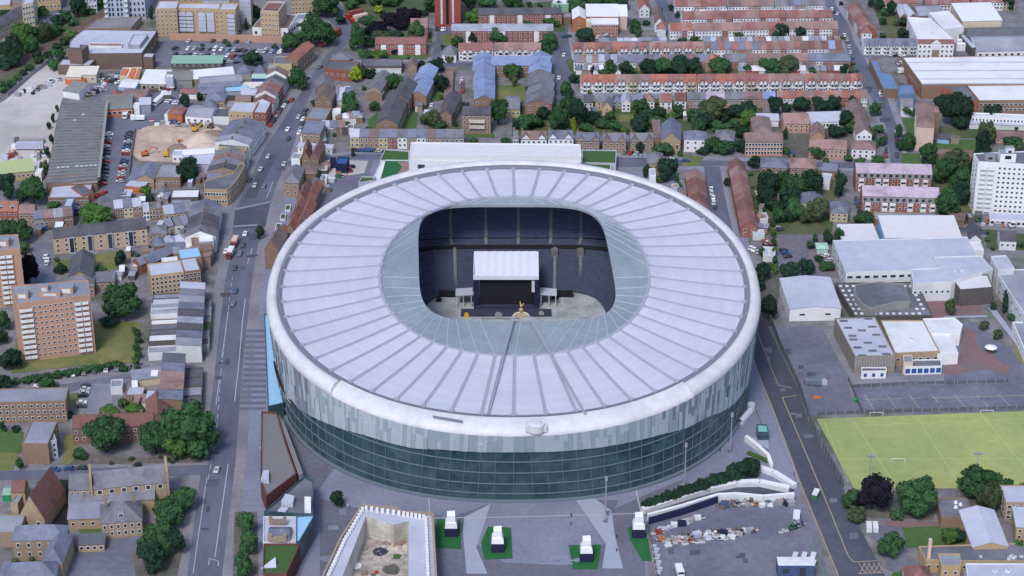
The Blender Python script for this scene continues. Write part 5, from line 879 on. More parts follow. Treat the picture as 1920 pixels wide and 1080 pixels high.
# upper terraces with hipped red roofs
for k, (x0, x1, y, n, rm, desc) in enumerate(((1279,1373,36,8,'roof_red','left block behind the mixed row'), (1375,1474,34,8,'roof_red','middle block behind the mixed row'), (1476,1562,34,7,'roof_red','right block behind the mixed row'), (1257,1300,58,4,'roof_orange','short block by the side street corner'), (1304,1391,58,7,'roof_clay','clay block beside the short corner block'), (1393,1478,56,7,'roof_red','block behind the paired dark trees'), (1480,1572,55,8,'roof_clay','block ending at the street bend'), (1266,1362,12,8,'roof_red','top block left of the dark twin tree'), (1366,1452,12,7,'roof_brown','top edge block behind the dark twin tree'), (1455,1546,11,8,'roof_grey','top edge block ending at the street'))):
    row('terraced_house', '{r} roofed house, {} from left in the '+desc, H, (x0,y), (x1,y-1), n, 5.4, 9.5, [rm, rm, 'roof_clay' if rm != 'roof_grey' else 'roof_slate', rm], ['white','white_dull','brick_red','white'] if k < 7 else ['white_dull','brick_tan','white'], desc, win=(2, 2), rise=3, ww=1, wh=1.1)
for k, (x0, x1, y) in enumerate(((1640,1722,-2), (1735,1818,0), (1822,1905,-4))): row('terraced_house', 'red roofed house, {} from left in the %s top corner terrace block' % nth(k), H, (x0,y+8), (x1,y+8), 7, 5.4, 9, ['roof_red','roof_clay','roof_red'], ['brick_tan','white_dull','white'], '%s top corner terrace block' % nth(k), win=(2, 2), rise=3)
# N-S terrace along the street at upper right and the one near the side street
row('terraced_house', 'red roofed house, {} from the top in the slanting terrace by the street bend', H, (1588,14), (1614,56), 9, 5.6, 9, ['roof_red','roof_red','roof_clay','roof_red'], ['white_dull','brick_tan','brick_red'], 'slanting terrace by the street bend', win=(1,2), rise=3.2); bldg('end_house', 'white walled hipped end house of the slanting red terrace', H, (1617,62), (1635,62), 5.6, 9, 'hip', 3, 'white', 'roof_red', (2,2))
bldg('slant_house', 'orange roofed house left of the short side street', H, (1199,17), (1218,17), 5.4, 16, 'gableN', 3.2, 'white_dull', 'roof_orange', (2,2)); bldg('slant_house', 'dark and orange roofed house nearer on the short side street', H, (1228,44), (1245,44), 5.4, 22, 'gableN', 3.2, 'white_dull', 'roof_brown', (2,2)); bldg('slant_house', 'small red hipped house at the foot of the short side street', H, (1232,53), (1248,54), 5, 8, 'hip', 2.8, 'white_dull', 'roof_red')
row('garden_shed', 'pale garden shed, {} from left behind the terrace below the white school', SHD, (1130,78), (1250,76), 9, 2.4, 4, ['felt_grey','sheet_white','felt_pale','roof_slate'], ['white_dull','brick_tan'], 'garden sheds behind the terrace below the school', roof='mono', rise=.4); bldg('flat_garage', 'long blue grey flat garage roof below the orange school', 'garage', (1122,80), (1205,80), 2.6, 7, 'flat', 0, 'brick_brown', 'felt_grey')
row('back_extension', 'small back extension, {} from left behind the clay hipped blocks', 'extension', (1320,78), (1575,76), 22, 2.8, 4.5, ['felt_grey','sheet_white','roof_clay','felt_pale'], ['white_dull','white','brick_tan'], 'back extensions behind the clay hipped blocks', roof='mono', rise=.8); row('back_extension', 'low back extension, {} from left below the back row with roof dormers', 'extension', (1385,133), (1590,132), 16, 3, 5, ['felt_grey','roof_slate','sheet_white','roof_brown'], ['brick_tan','white_dull','brick_red'], 'back extensions below the dormer row', roof='mono', rise=.8); row('back_extension', 'white back extension, {} from left below the slate row', 'extension', (1080,131), (1165,131), 8, 3, 6, ['roof_slate','felt_grey','sheet_white'], ['white','brick_tan'], 'white back extensions below the slate row', roof='mono', rise=.8); row('back_extension', 'shed roofed extension, {} from left behind the top edge blocks', 'extension', (1270,24), (1540,22), 20, 2.6, 4, ['felt_grey','sheet_white','felt_pale'], ['white','white_dull'], 'extensions behind the top edge blocks', roof='mono', rise=.6)
# houses between the orange terrace and the garden wood
for k, (lab, a, b_, h, d, roof, rs, wl, rm) in enumerate((('dark grey gabled house by the estate road trees', (1094,192),(1112,192),5,9,'gable',2.6,'white_dull','roof_dark'), ('grey roofed house with tan walls and front gable', (1116,190),(1148,191),5.4,9,'gable',3,'tan_pale','roof_grey'), ('small slate house right of the tan walled house', (1149,190),(1165,190),4.5,8,'hip',2,'render_grey','roof_slate'), ('white cottage with pale roof above the fenced plot', (1166,194),(1182,194),5,9,'gableN',2.4,'white','felt_pale'), ('slate roofed house between white cottage and red house', (1184,188),(1206,188),5,8,'gable',2.4,'render_grey','roof_slate'), ('small white house with clay roof, left of the red roofed three', (1209,190),(1227,190),5,8,'hip',2.6,'white','roof_clay'), ('small white house with red gabled roof, middle of the three', (1238,191),(1260,191),5,9,'gable',2.8,'white','roof_red'), ('maroon roofed house, right of the red roofed three', (1265,189),(1287,189),5,9,'gable',2.8,'white_dull','roof_maroon'))): bldg('garden_house', lab, H, a, b_, h, d, roof, rs, wl, rm, (2,2))
bldg('front_gable', 'tan front gable of the grey roofed house above the fenced plot', H, (1129,201), (1147,202), 5, 8, 'gableN', 3, 'tan_pale', 'roof_grey', (1,2))
# villas along the north road
for k, (x0, x1, y, wl, rm, lab) in enumerate(((962,972,260,'white','roof_grey','narrow white villa behind the office building'), (977,1025,261,'white','roof_brown','white double villa with brown roof'), (1028,1075,260,'white','roof_slate','white double villa with twin slate gables'), (1081,1124,264,'brick_tan','roof_slate','tan double villa with slate roof, left of three alike'), (1130,1174,265,'brick_tan','roof_grey','tan double villa with slate roof, middle of three alike'), (1182,1226,265,'brick_tan','roof_grey','tan double villa with slate roof, right of three alike'))):
    t = bldg('villa', lab, 'villa', (x0,y), (x1,y), 6.5, 10, 'gable', 2.4, wl, rm, (max(2,(x1-x0)//9),2), chim=1); w = (x1-x0)/3.9
    if k > 0:
        for s in (-1, 1):
            g = MB(); x = s*w*.33; g.add([(x-2.6,-.3,6.4), (x,-.3,9.2), (x,6,9.2), (x-2.6,6,6.4), (x+2.6,-.3,6.4), (x+2.6,6,6.4)], [(0,1,2,3), (1,4,5,2)], 0); g.add([(x-2.5,-.1,6.3), (x+2.5,-.1,6.3), (x,-.1,9)], [(0,1,2)], 1); link('front_gable', g.mesh('front_gable', [rm, wl]), t)
t = bldg('chapel', 'tan stone chapel with blue slate gable and arched windows', 'chapel', (1240,262), (1276,263), 8, 20, 'gableN', 4, 'stone_tan', 'roof_slate', (3,1), ww=1.2, wh=3.); bldg('chapel', 'narrow brown side wing left of the tan stone chapel', 'chapel', (1227,258), (1240,258), 8, 20, 'mono', 1, 'brick_brown', 'roof_brown')
bldg('villa', 'white villa with grey slate roof beside the chapel trees', 'villa', (1283,261), (1325,262), 7, 10, 'hip', 3, 'white', 'roof_slate', (3,2)); bldg('villa', 'grey hipped villa with pale roof panel behind the roadside trees', 'villa', (1340,262), (1376,264), 6, 12, 'hip', 3, 'render_grey', 'roof_grey'); bldg('apartment_block', 'brown roofed flats with white panels on the north road', BK, (1398,266), (1468,266), 8, 11, 'gable', 2.6, 'brick_pink', 'roof_brown', (12,3), ww=1.5, wh=1.5); bldg('hip_block', 'brown hipped house behind the white panelled flats', H, (1415,252), (1450,252), 6, 22, 'hip', 3.2, 'brick_pink', 'roof_brown'); bldg('white_store', 'pale blue flat store behind the brown hipped house', SHD, (1416,226), (1460,227), 3.4, 8, 'mono', .5, 'white', 'felt_pale')
bldg('close_house', 'tan house with lilac brown pitched roof in the tree ringed close', H, (1469,232), (1518,232), 5.5, 12, 'gable', 3.4, 'brick_pink', 'roof_clay', (5,2)); bldg('close_house', 'long white walled shed with rooflights beside the dark conifers', SHD, (1520,230), (1583,228), 3.6, 11, 'mono', 1, 'white', 'felt_pale', (11,1)); gn('close_house', 'brown gabled house below the long white shed', (1520,256), (1546,257), 5, 13, 'brick_pink', 'roof_clay', 3); bldg('close_house', 'long pinkish roofed house on the north road lawn', H, (1517,278), (1588,281), 5.5, 10, 'gable', 3, 'brick_pink', 'roof_clay', (9,2))
gn('brown_row', 'brown roofed house row with white front beside the street', (1606,252), (1635,252), 5.6, 40, 'white', 'roof_brown', 3, win=(3,2)); bldg('semi_villa', 'white and red bay fronted house with grey and brown roof', 'villa', (1597,279), (1642,281), 5.5, 10, 'hip', 3, 'white', 'roof_brown', (4,2)); bldg('terrace_corner', 'slate roofed brown house above the garden wood, left of pair', H, (1427,313), (1476,315), 5.5, 11, 'hip', 3, 'brick_brown', 'roof_slate', (4,2), chim=1); bldg('terrace_corner', 'clay and slate roofed brown house above the garden wood, right of pair', H, (1481,314), (1530,316), 5.5, 11, 'hip', 3, 'brick_brown', 'roof_clay', (4,2), chim=1); bldg('street_shop', 'small slate roofed building right of the brown house pair', H, (1540,319), (1570,322), 4.5, 9, 'gable', 2, 'brick_brown', 'roof_slate'); bldg('street_shop', 'small grey block by the tall tree near the lilac flats', H, (1538,338), (1556,340), 5, 8, 'flat', 0, 'white_dull', 'felt_pale')
bldg('corner_villa', 'grey roofed tan house by the big tree behind the stadium rim', H, (1215,306), (1245,306), 8, 12, 'hip', 3, 'brick_tan', 'roof_grey', (3,2)); bldg('corner_villa', 'white sided annexe below the grey roofed tan house', 'annexe', (1218,330), (1230,330), 5, 8, 'flat', 0, 'white', 'felt_pale')
# twin red terraces on the side street by the stadium
for i in range(5): gn('red_terrace_house', 'red and brown gabled house, %s from the top in the left side street terrace' % nth(i), (1288+i*2,341+i*15), (1322+i*2,341+i*15), 5.2, 9.5, 'brick_red', ['roof_clay','roof_maroon','roof_red','roof_maroon','roof_red'][i], 3, group='left side street terrace')
for i in range(8): gn('red_terrace_house', 'red tiled gabled house, %s from the top in the right side street terrace' % nth(i), (1368+i*3,321+i*15), (1399+i*3,321+i*15), 5.4, 9.5, 'brick_red', ['roof_maroon','roof_clay','roof_red','roof_clay','roof_red','roof_maroon','roof_red','roof_red'][i], 3, win=(2,2) if i == 7 else None, group='right side street terrace')
# ================================================================ buildings east of the stadium
flat('factory', 'white curved roof factory with white office front on the cross street', 'factory', [(1722,77),(1790,77),(1745,36),(1701,33)], 9, 'white', 'sheet_white', vents=2)
t = bldg('office_wing', 'white office front with red roof strip and three window rows', 'office block', (1722,82), (1789,82), 9.5, 3, 'mono', 1.2, 'white', 'roof_red', (8,3)); link('centre_gable', MB().prism([(-3, -.3), (3, -.3), (3, 0), (-3, 0)], 0, 9.6, 0).add([(-3, -.3, 9.6), (3, -.3, 9.6), (0, -.3, 12)], [(0, 1, 2)], 0).box(-2, 2, -.36, -.3, 1, 6, 1).mesh('centre_gable', ['white', 'brick_tan']), t)
flat('white_hall', 'long white roofed hall with rows of rooflights behind the factory', WH, [(1769,56),(1807,52),(1779,21),(1741,25)], 9, 'white_dull', 'sheet_white'); bldg('yellow_depot', 'white roofed depot with yellow lower wall at the top right', 'depot', (1805,40), (1879,38), 9, 26, 'mono', 1, 'cream', 'sheet_white'); bldg('yellow_depot', 'yellow loading bays along the front of the white depot', 'loading bay', (1808,48), (1878,46), 4, 1.2, 'flat', 0, 'yellow_wall', 'cream', (6,1), ww=2.4, wh=2.6)
for k, (a, b_, rm) in enumerate((((1688,32),(1703,32),'felt_pale'), ((1703,33),(1722,32),'felt_pale'), ((1722,30),(1772,28),'felt_grey'))): bldg('grey_gable_shed', ['left small','right small','large'][k]+' grey gabled shed above the white factory', SHD, a, b_, 5, 16, 'gableN' if k < 2 else 'gable', 2.4, 'brick_brown', rm)
row('terraced_house', 'white terraced house with dark slate roof, {} from left beside the factory', H, (1621,86), (1721,86), 12, 5.4, 9, ['roof_slate'], ['white','white_dull'], 'dark slate terrace beside the factory', win=(1,2), bay=(.5, .6), rise=2.6)
bldg('grey_works', 'long grey roofed works with white front at the right edge', 'works', (1833,96), (1940,94), 5, 24, 'gable', 3, 'white', 'felt_grey', (9,1), ww=1.8, wh=1.6); bldg('grey_works', 'dark grey roofed works behind the long grey works', 'works', (1820,72), (1940,70), 6, 16, 'gable', 2, 'render_grey', 'felt_dark'); flat('grey_works', 'narrow pale slanting roof beside the white drums', 'works', [(1822,92),(1834,90),(1808,64),(1798,66)], 5, 'grey_dark_wall', 'felt_pale')
flat('white_warehouse', 'huge white flat roofed warehouse with brick left wall', WH, [(1729,159.5),(1960,157),(1960,104),(1692,108)], 8, 'brick_brown', 'sheet_white', vents=0, par=.2)
A = G(1717,140,8.2); b = MB()
for yy in (117, 132.5, 148, 157): p, q = G(1695+(yy-108)*.75, yy, 8.3), G(1930, yy-.5, 8.3); b.tube(p-A, q-A, .35, .35, 4)
tag(link('roof_ridges', b.mesh('roof_ridge', ['felt_pale']), None, A), 'long grey seams across the huge white warehouse roof', 'roof seam')
flat('white_warehouse', 'dark left half roof of the brick fronted store below the warehouse', WH, [(1823,190),(1836,190),(1812,161),(1763,161.5)], 7, 'brick_red', 'felt_dark'); flat('white_warehouse', 'pale right roof of the brick fronted store below the warehouse', WH, [(1836,190),(1950,189),(1950,159.5),(1812,161)], 7.2, 'brick_brown', 'sheet_white', [(0,14,2,1.8,1.2)])
flat('blue_roof_building', 'long blue roofed building along the street bend', 'works', [(1656,168),(1688,168),(1671,137),(1655,136),(1646,113),(1630,112)], 5, 'brick_brown', 'sheet_blue'); flat('blue_roof_building', 'raised blue roof block at the foot of the long blue building', 'works', [(1684,178),(1715,176),(1711,161),(1686,162)], 7, 'sheet_blue', 'sheet_blue'); flat('blue_roof_building', 'narrow blue roofed strip beside the brick warehouse wall', 'works', [(1722,166),(1734,165),(1713,142),(1702,141)], 4.5, 'brick_red', 'sheet_blue'); bldg('grey_house', 'pale grey gabled house below the blue roofed building', H, (1690,199), (1712,200), 6, 10, 'gable', 2.5, 'white_dull', 'roof_grey')
t = bldg('apartment_block', 'tall pink walled slab block with brown hipped roof', BK, (1719,237), (1752,239), 13.5, 30, 'hip', 2.4, 'pink_pale', 'roof_clay', side=(9,5,-1)); bldg('stair_wing', 'brown stair wing on the right of the pink slab block', 'stair wing', (1748,212), (1763,212), 13.5, 8, 'flat', 0, 'brick_brown', 'roof_clay')
bldg('low_office', 'long white low block with rows of dark windows below the warehouse', 'office block', (1822,219), (1940,224), 6, 5, 'flat', 0, 'white', 'white_dull', (18,2), ww=.9); bldg('low_office', 'pale lean-to roof along the long white low block', 'annexe', (1818,232), (1940,236), 3, 5, 'mono', 1, 'white_dull', 'felt_pale'); bldg('low_office', 'long dark roofed bungalow row at the right edge', 'bungalow', (1868,258), (1940,262), 3.2, 9, 'gable', 2, 'brick_pink', 'roof_brown', (8,1)); bldg('garden_store', 'sky blue walled hut on the lawn behind the white tower', SHD, (1757,260), (1780,262), 2.6, 5, 'mono', .4, 'sheet_skyblue', 'roof_dark'); bldg('garden_store', 'small tan hut right of the sky blue hut', SHD, (1783,261), (1799,262), 2.8, 4, 'flat', 0, 'brick_tan', 'felt_dark'); bldg('garden_store', 'long brown garage roof behind the weeping trees', 'garage', (1752,290), (1826,294), 2.6, 7, 'flat', 0, 'brick_brown', 'roof_brown')
for k, (a, b_) in enumerate((((1605,324),(1748,327)), ((1617,367),(1762,371)))):
    t = bldg('apartment_block', ['rear','front'][k]+' of two brick flats with lilac roofs and white balconies', BK, a, b_, 10.5 if k else 10, 11, 'gable', 2.8, 'brick_red', 'roof_lilac', (13,3), ww=1.4, wh=1.3, wz=(.6, -2.6)); w = (G(*b_, 10)-G(*a, 10)).length
    link('attic_band', MB().box(-w/2, w/2, -.14, 0, 7.4, 10).mesh('attic_band', ['render_grey']), t); wins(t, (-w/2, -.2), (w/2, -.2), 7.6, 10, 12, 1, 1.4, 1.4, unit_pane())
    for f in (-.42, -.2, -.1, .13, .3, .42): link('balcony_stack', MB().box(f*w-1.3, f*w+1.3, -.5, 0, .3, 7).box(f*w-1.1, f*w+1.1, -.55, -.5, 1.6, 2.6, 1).box(f*w-1.1, f*w+1.1, -.55, -.5, 4.6, 5.6, 1).mesh('balcony_stack', ['white', 'glass']), t)
bldg('garage_row', 'long flat garage row with red and white doors below the lilac flats', 'garage', (1576,412), (1758,416), 2.8, 9, 'flat', 0, 'white_dull', 'felt_grey') if 0 else None
t = bldg('garage_row', 'long flat garage row with red and white doors below the lilac flats', 'garage', (1640,412), (1764,414), 2.8, 8, 'flat', 0, 'brick_brown', 'felt_grey'); w = 31
for i in range(11): link('garage_door', MB().box(-1.1, 1.1, -.1, 0, 0, 2.3).mesh('garage_door', ['white' if i % 3 else 'brick_red']), t, (-w/2+w*(i+.5)/11, 0, 0))
# white tower
t = flat('tower_block', 'wide white tower block with rows of small dark windows', 'tower block', [(1824,400),(1945,407),(1943,378),(1815,384)], 27, 'white', 'felt_dark', at=0); c = t.location; A, B = G(1824,400)-c, G(1945,407)-c; f = lambda q: tuple(A.lerp(B, q))
wins(t, f(.03), f(.27), 1, 25.6, 2, 10, 3., 1.4, unit_balcony('white'), 'balcony'); wins(t, f(.3), f(.98), 1, 25.8, 9, 10, 1., .9, unit_pane()); wins(t, (G(1815,384)-c)[:2], f(0), 1, 25.6, 2, 10, .8, .8, unit_pane())
for q, v, w, d, hh, m in ((.2, .4, 5, 4, 2.8, 'render_grey'), (.47, .5, 7.5, 6, 4.5, 'white'), (.5, .5, 4, 3, 7, 'white_dull')): p = A.lerp(B, q)+(G(1815,384)-c-A)*v; link('plant_room', MB().box(-w/2, w/2, -d/2, d/2, 0, hh, 0, 1).box(-w*.2, w*.2, -d/2-.05, -d/2, hh*.4, hh*.8, 2).mesh('plant_room', [m, 'felt_grey', 'black']), t, (p.x, p.y, 27))
bldg('low_garage', 'white fronted garage row with blue grey roof below the white tower', 'garage', (1856,412), (1945,417), 3, 8, 'flat', 0, 'white_dull', 'felt_pale', (9,1), ww=2, wh=1.8); bldg('low_garage', 'dark cabin, left of pair below the white tower', 'cabin', (1816,410), (1826,410), 3, 6, 'flat', 0, 'grey_dark_wall', 'felt_grey'); bldg('low_garage', 'dark cabin, right of pair below the white tower', 'cabin', (1828,405), (1841,406), 3, 5, 'flat', 0, 'grey_dark_wall', 'felt_dark'); bldg('low_garage', 'brown lean-to shed beside the big tree left of the white tower', SHD, (1778,412), (1808,415), 2.6, 7, 'mono', .6, 'brick_brown', 'roof_brown')
bldg('lane_house', 'dark gabled house with white wall, left of pair on the lane', H, (1817,449), (1840,450), 5, 14, 'gableN', 2.4, 'white_dull', 'roof_dark', (2,1)); bldg('lane_house', 'dark roofed house with white wall, right of pair on the lane', H, (1875,451), (1906,452), 5, 9, 'gable', 3, 'white_dull', 'roof_dark', (3,1)); bldg('courtyard_house', 'slate roofed pavilion behind the large olive tree', H, (1470,382), (1545,377), 4.5, 12, 'hip', 2.6, 'cream', 'roof_slate'); bldg('courtyard_house', 'tan house with round slate roof by the car park trees', H, (1557,398), (1590,400), 5, 12, 'hip', 2.6, 'tan_pale', 'roof_slate', (3,2)); bldg('courtyard_house', 'low grey store below the tan house with slate roof', SHD, (1425,412), (1440,412), 3, 7, 'flat', 0, 'white_dull', 'felt_pale')
# school
bldg('school_hall', 'wide white roofed school hall with blue glass front', 'school hall', (1660,446), (1803,446), 8, 22, 'mono', .6, 'sheet_skyblue', 'sheet_pink', (9,1), ww=3, wh=1.8); bldg('school_hall', 'low white flat wing left of the white school hall', 'school wing', (1584,465), (1654,464), 5, 24, 'flat', 0, 'white_dull', 'sheet_pink'); bldg('school_hall', 'pale barrel roofed wing in front of the white school hall', 'school wing', (1676,473), (1790,472), 5, 14, 'gable', 1.2, 'white_dull', 'sheet_pink'); bldg('school_hall', 'small bright white roof beside the barrel roofed wing', 'school wing', (1806,471), (1845,471), 4, 9, 'flat', 0, 'white', 'sheet_white')
bldg('school_block', 'long grey roofed school block with ribbon windows', 'school', (1586,512), (1845,505), 8.5, 32, 'flat', 0, 'white_dull', 'felt_pale', (16,2), ww=3, wh=1.6, side=(3,2)); flat('school_block', 'raised pale roof deck on the long grey school block', 'school', [(1712,532),(1784,530),(1862,506),(1838,481),(1750,483),(1762,503),(1708,506)], 9.2, 'white_dull', 'felt_pale', [(0,7,1,1.2,1.2)], z0=0, vents=5); flat('school_block', 'white stepped stair block on the school roof', 'school', [(1872,508),(1902,505),(1886,480),(1858,482)], 11.5, 'white_dull', 'felt_pale'); flat('school_block', 'grey roofed school block at the right edge with white roof strip', 'school', [(1926,600),(1990,600),(1950,505),(1866,508)], 9, 'white_dull', 'felt_grey', [(3,8,2,1.6,1.4)]); flat('school_block', 'white sloping roof entrance block of the school', 'school', [(1800,545),(1862,540),(1852,516),(1781,517)], 8, 'grey_dark_wall', 'sheet_pink'); flat('school_block', 'white classroom strip at the right edge of the red court', 'school', [(1898,605),(1960,605),(1960,680),(1922,660)], 5, 'white', 'felt_grey', [(0,4,1),(3,6,1)])
t = bldg('sports_hall', 'white walled hall with pale blue shallow roof east of the stadium', 'hall', (1481,580), (1577,578), 6, 29, 'gableN', 1.2, 'white', 'felt_pale', (2,1), ww=3, wh=1.1)
flat('skylight_block', 'dark flat roof dotted with white square rooflights', 'school wing', [(1604,595),(1748,593),(1720,530),(1566,532)], 4, 'grey_dark_wall', 'felt_dark'); b = MB(); t = [o for o in bpy.data.objects if o.get('label') == 'dark flat roof dotted with white square rooflights'][0]; n = 0
for i in range(13):
    for j in range(7):
        px, py = 1576+i*12+j*4.6, 537+j*8.6
        if 1612 < px < 1716 and 530 < py < 582 and not (j < 1): continue
        if px > 1737-(593-py)*.45: continue
        p = G(px, py, 4.1)-t.location
        if 'rooflight' not in _mc: _mc['rooflight'] = MB().box(-.7, .7, -.7, .7, 0, .35).mesh('rooflight', ['white_dull'])
        link('rooflight', _mc['rooflight'], t, p)
flat('assembly_hall', 'dark faceted roof hall rising from the dotted flat roof', 'hall', [(1602,553),(1616,570),(1630,580),(1680,568),(1706,566),(1694,534),(1650,529),(1603,535)], 7.5, 'render_grey', 'felt_dark')
mat('gym_wall', (.235, .21, .185), .9, .15, .8, streak=(3, 1, .2)); flat('gymnasium', 'ribbed brown gymnasium with white roof and small rooflights', 'gymnasium', [(1603,670),(1679,668),(1641,596),(1565,598)], 8, 'gym_wall', 'felt_pale', vents=0); t = [o for o in bpy.data.objects if o.get('label', '').startswith('ribbed brown gymnasium')][0]; c = t.location
if 1:
    b = MB(); P, Q = G(1603,670,8)-c, G(1679,668,8)-c
    for i in range(15): p = P.lerp(Q, (i+.5)/15); b.box(p.x-.3, p.x+.3, p.y-.25, p.y, 3, 8)
    link('cladding_rib', b.mesh('cladding_rib', ['render_grey']), t)
    for px, py in ((1582,602),(1628,598),(1590,615),(1635,613),(1616,620),(1598,630),(1643,628),(1627,643),(1608,652),(1655,650),(1636,658),(1617,667),(1662,664),(1600,637)): p = G(px, py, 8.1)-c; link('rooflight', MB().box(-1.7, 1.7, -.6, .6, 0, .3).mesh('rooflight', ['felt_dark']), t, p)
flat('gym_annexe', 'white flat annexe with blue doors below the gymnasium', 'annexe', [(1615,698),(1662,697),(1662,690),(1615,690)], 3.4, 'white', 'felt_dark', [(0,3,1,1.3,1.6,unit_pane('blue_paint'))]); flat('gym_annexe', 'white flat annexe with large blue doors right of the gymnasium', 'annexe', [(1697,690),(1766,688),(1764,675),(1696,676)], 3.6, 'white', 'felt_dark', [(0,6,1,2,2.2,unit_pane('blue_paint'))]); flat('school_wing', 'stained pale roof wing right of the gymnasium', 'school wing', [(1678,664),(1762,660),(1731,602),(1651,602)], 6, 'stone_tan', 'white_dull', [(0,6,1,2,1.2)], vents=1); flat('school_wing', 'white walled flat wing with pale roof by the red court', 'school wing', [(1758,666),(1797,664),(1782,628),(1744,628)], 5, 'white', 'white_dull'); flat('school_wing', 'white curved end wing nearest the red court', 'school wing', [(1783,628),(1800,628),(1805,610),(1790,597),(1730,599),(1744,626)], 5.4, 'white', 'white_dull'); flat('gym_annexe', 'small pale block between gymnasium and blue doors', 'annexe', [(1694,681),(1712,681),(1710,667),(1693,667)], 5.5, 'pink_pale', 'felt_grey')
for k, p in enumerate(([(1863,575),(1925,660),(1918,664),(1852,578)], [(1850,592),(1770,594),(1770,597),(1852,596)])): patch('path', p, 'plaza_pale', .12)
p = G(1857,661); r = root('parasol', 'white octagonal parasol on the school court', 'parasol', (p.x, p.y, 0)); b = MB(); n = 8; b.add([(2.7*math.cos(2*math.pi*i/n), 2.7*math.sin(2*math.pi*i/n), 2.6) for i in range(n)]+[(0, 0, 3.4)], [(i, (i+1) % n, n) for i in range(n)]); link('canopy', b.mesh('canopy', ['white']), r); link('pole', MB().tube((0, 0, 0), (0, 0, 2.7), .1, .1, 6).mesh('pole', ['steel']), r); link('seat', MB().tube((0, 0, .4), (0, 0, .55), 1.6, 1.6, 8).mesh('seat', ['brown_wall']), r)
bldg('green_kiosk', 'small mint green kiosk in the school car park', 'kiosk', (1532,466), (1553,466), 3, 6, 'hip', .8, 'mint', 'mint')
row('yard_shed', 'grey open front shed, {} from left in the yard below the right red terrace', SHD, (1412,440), (1434,440), 2, 3, 5, ['felt_pale'], ['white_dull'], None, roof='flat'); row('yard_shed', 'grey blue flat garage, {} from left beside the ivy hedge', 'garage', (1431,480), (1454,481), 2, 3, 9, ['felt_pale'], ['white_dull'], None, roof='flat')
# bottom right buildings
bldg('school_block', 'tan flats with pale roof and ribbon windows at the right edge', BK, (1886,944), (1945,944), 8, 12, 'flat', 0, 'brick_tan', 'felt_pale', (4,3), ww=1.8, side=(3,3)); bldg('school_block', 'yellow walled wing with pale roof at the right edge', BK, (1906,988), (1950,990), 6.5, 12, 'mono', .8, 'tan_bright', 'felt_pale', (3,2)); flat('flat_hall', 'dark blue grey flat roof with white domes by the trees', 'hall', [(1765,972),(1825,970),(1812,935),(1756,936)], 4.5, 'brick_brown', 'felt_dark'); bldg('arched_hall', 'pale arched roof hall with yellow end wall', 'hall', (1824,1026), (1890,1025), 6, 24, 'gableN', 2., 'tan_bright', 'felt_pale'); flat('flat_hall', 'wide dark flat roofed building with rooflights at the bottom right', 'school wing', [(1735,1052),(1850,1054),(1990,1054),(1990,1020),(1902,1020),(1722,1026)], 5, 'tan_bright', 'felt_dark', [(0,7,1)], vents=4); flat('flat_hall', 'blue grey flat roof at the bottom edge beside the red hipped roof', 'school wing', [(1765,1062),(1802,1062),(1800,1040),(1758,1040)], 6, 'tan_bright', 'felt_grey', [(0,2,1)]); flat('flat_hall', 'pale blue flat roof in the bottom right corner', 'school wing', [(1815,1090),(1930,1090),(1925,1058),(1810,1058)], 5.4, 'white_dull', 'felt_pale', vents=2); bldg('red_hip_house', 'house with red hipped roof at the bottom right', H, (1702,1096), (1750,1096), 6, 11, 'hip', 4, 'cream', 'roof_red', (3,2))
bldg('boiler_chimney', 'square pale chimney stack at the bottom right', 'chimney', (1742,1015), (1748,1015), 13, 1.4, 'flat', 0, 'pink_pale', 'white_dull')
for k, (px, py) in enumerate(((1792,943), (1801,947), (1792,952))): p = G(px, py, 4.5); b = MB().tube((0, 0, 0), (0, 0, .9), .8, .5, 10); tag(link('roof_dome', b.mesh('roof_dome', ['white']), None, p), 'white dome light on the dark flat roof by the trees, %s of three' % ['left','right','lower'][k], 'roof dome')
# ================================================================ plaza in front of the stadium and its edges
mat('deck_brown', (.165, .155, .172), .9, .12, .6, streak=(.3, 4, 1)); mat('brick_dark_red', (.13, .055, .05), .9, .2, .8)
flat('long_canopy', 'long sky blue roofed strip building along the west side of the stadium', 'canopy', [(502,764),(532,757),(514,660),(505,590),(495,590)], 7, 'glass_green', 'sheet_skyblue')
flat('deck_building', 'wedge shaped building with brown deck roof and dark red walls', 'building', [(488,900),(499,933),(556,890),(540,845),(519,776),(490,774)], 8, 'brick_dark_red', 'deck_brown', par=.8)
flat('deck_ramp', 'pale ramp wall along the right of the brown deck building', 'ramp', [(560,893),(568,889),(535,800),(523,778),(527,800)], 6.5, 'render_grey', 'pave'); bldg('roof_hatch', 'pale glass hatch on the brown deck roof', 'roof hatch', (488,893), (504,893), 10.5, 3, 'flat', 0, 'felt_pale', 'sheet_skyblue', z0=0) if 0 else None
flat('roof_hatch', 'pale glass hatch on the brown deck roof', 'roof hatch', [(489,898),(504,899),(504,882),(494,882)], 10, 'felt_pale', 'felt_pale', z0=8.05, par=.1)
flat('grey_roof_block', 'grey flat roofed wedge block with white roof boxes below the brown deck', 'building', [(495,962),(587,967),(588,903),(570,896)], 9, 'glass_green', 'felt_dark', par=.8)
for k, p in enumerate(([(527,940),(549,943),(552,930),(535,926)], [(571,955),(583,956),(583,932),(571,931)], [(520,958),(535,960),(541,952),(527,950)])): flat('roof_box', ['pale grey','bright white','low grey'][k]+' box on the grey flat roofed wedge block', 'roof box', p, 11.2 if k < 2 else 10, 'felt_pale' if k != 1 else 'white', 'felt_pale' if k != 1 else 'white', z0=9.05, par=.1)
flat('courtyard_ring', 'pale flat roof ring around the old purple slate house', 'building', [(493,1019),(556,1016),(556,970),(494,970)], 8.4, 'white_dull', 'felt_pale')
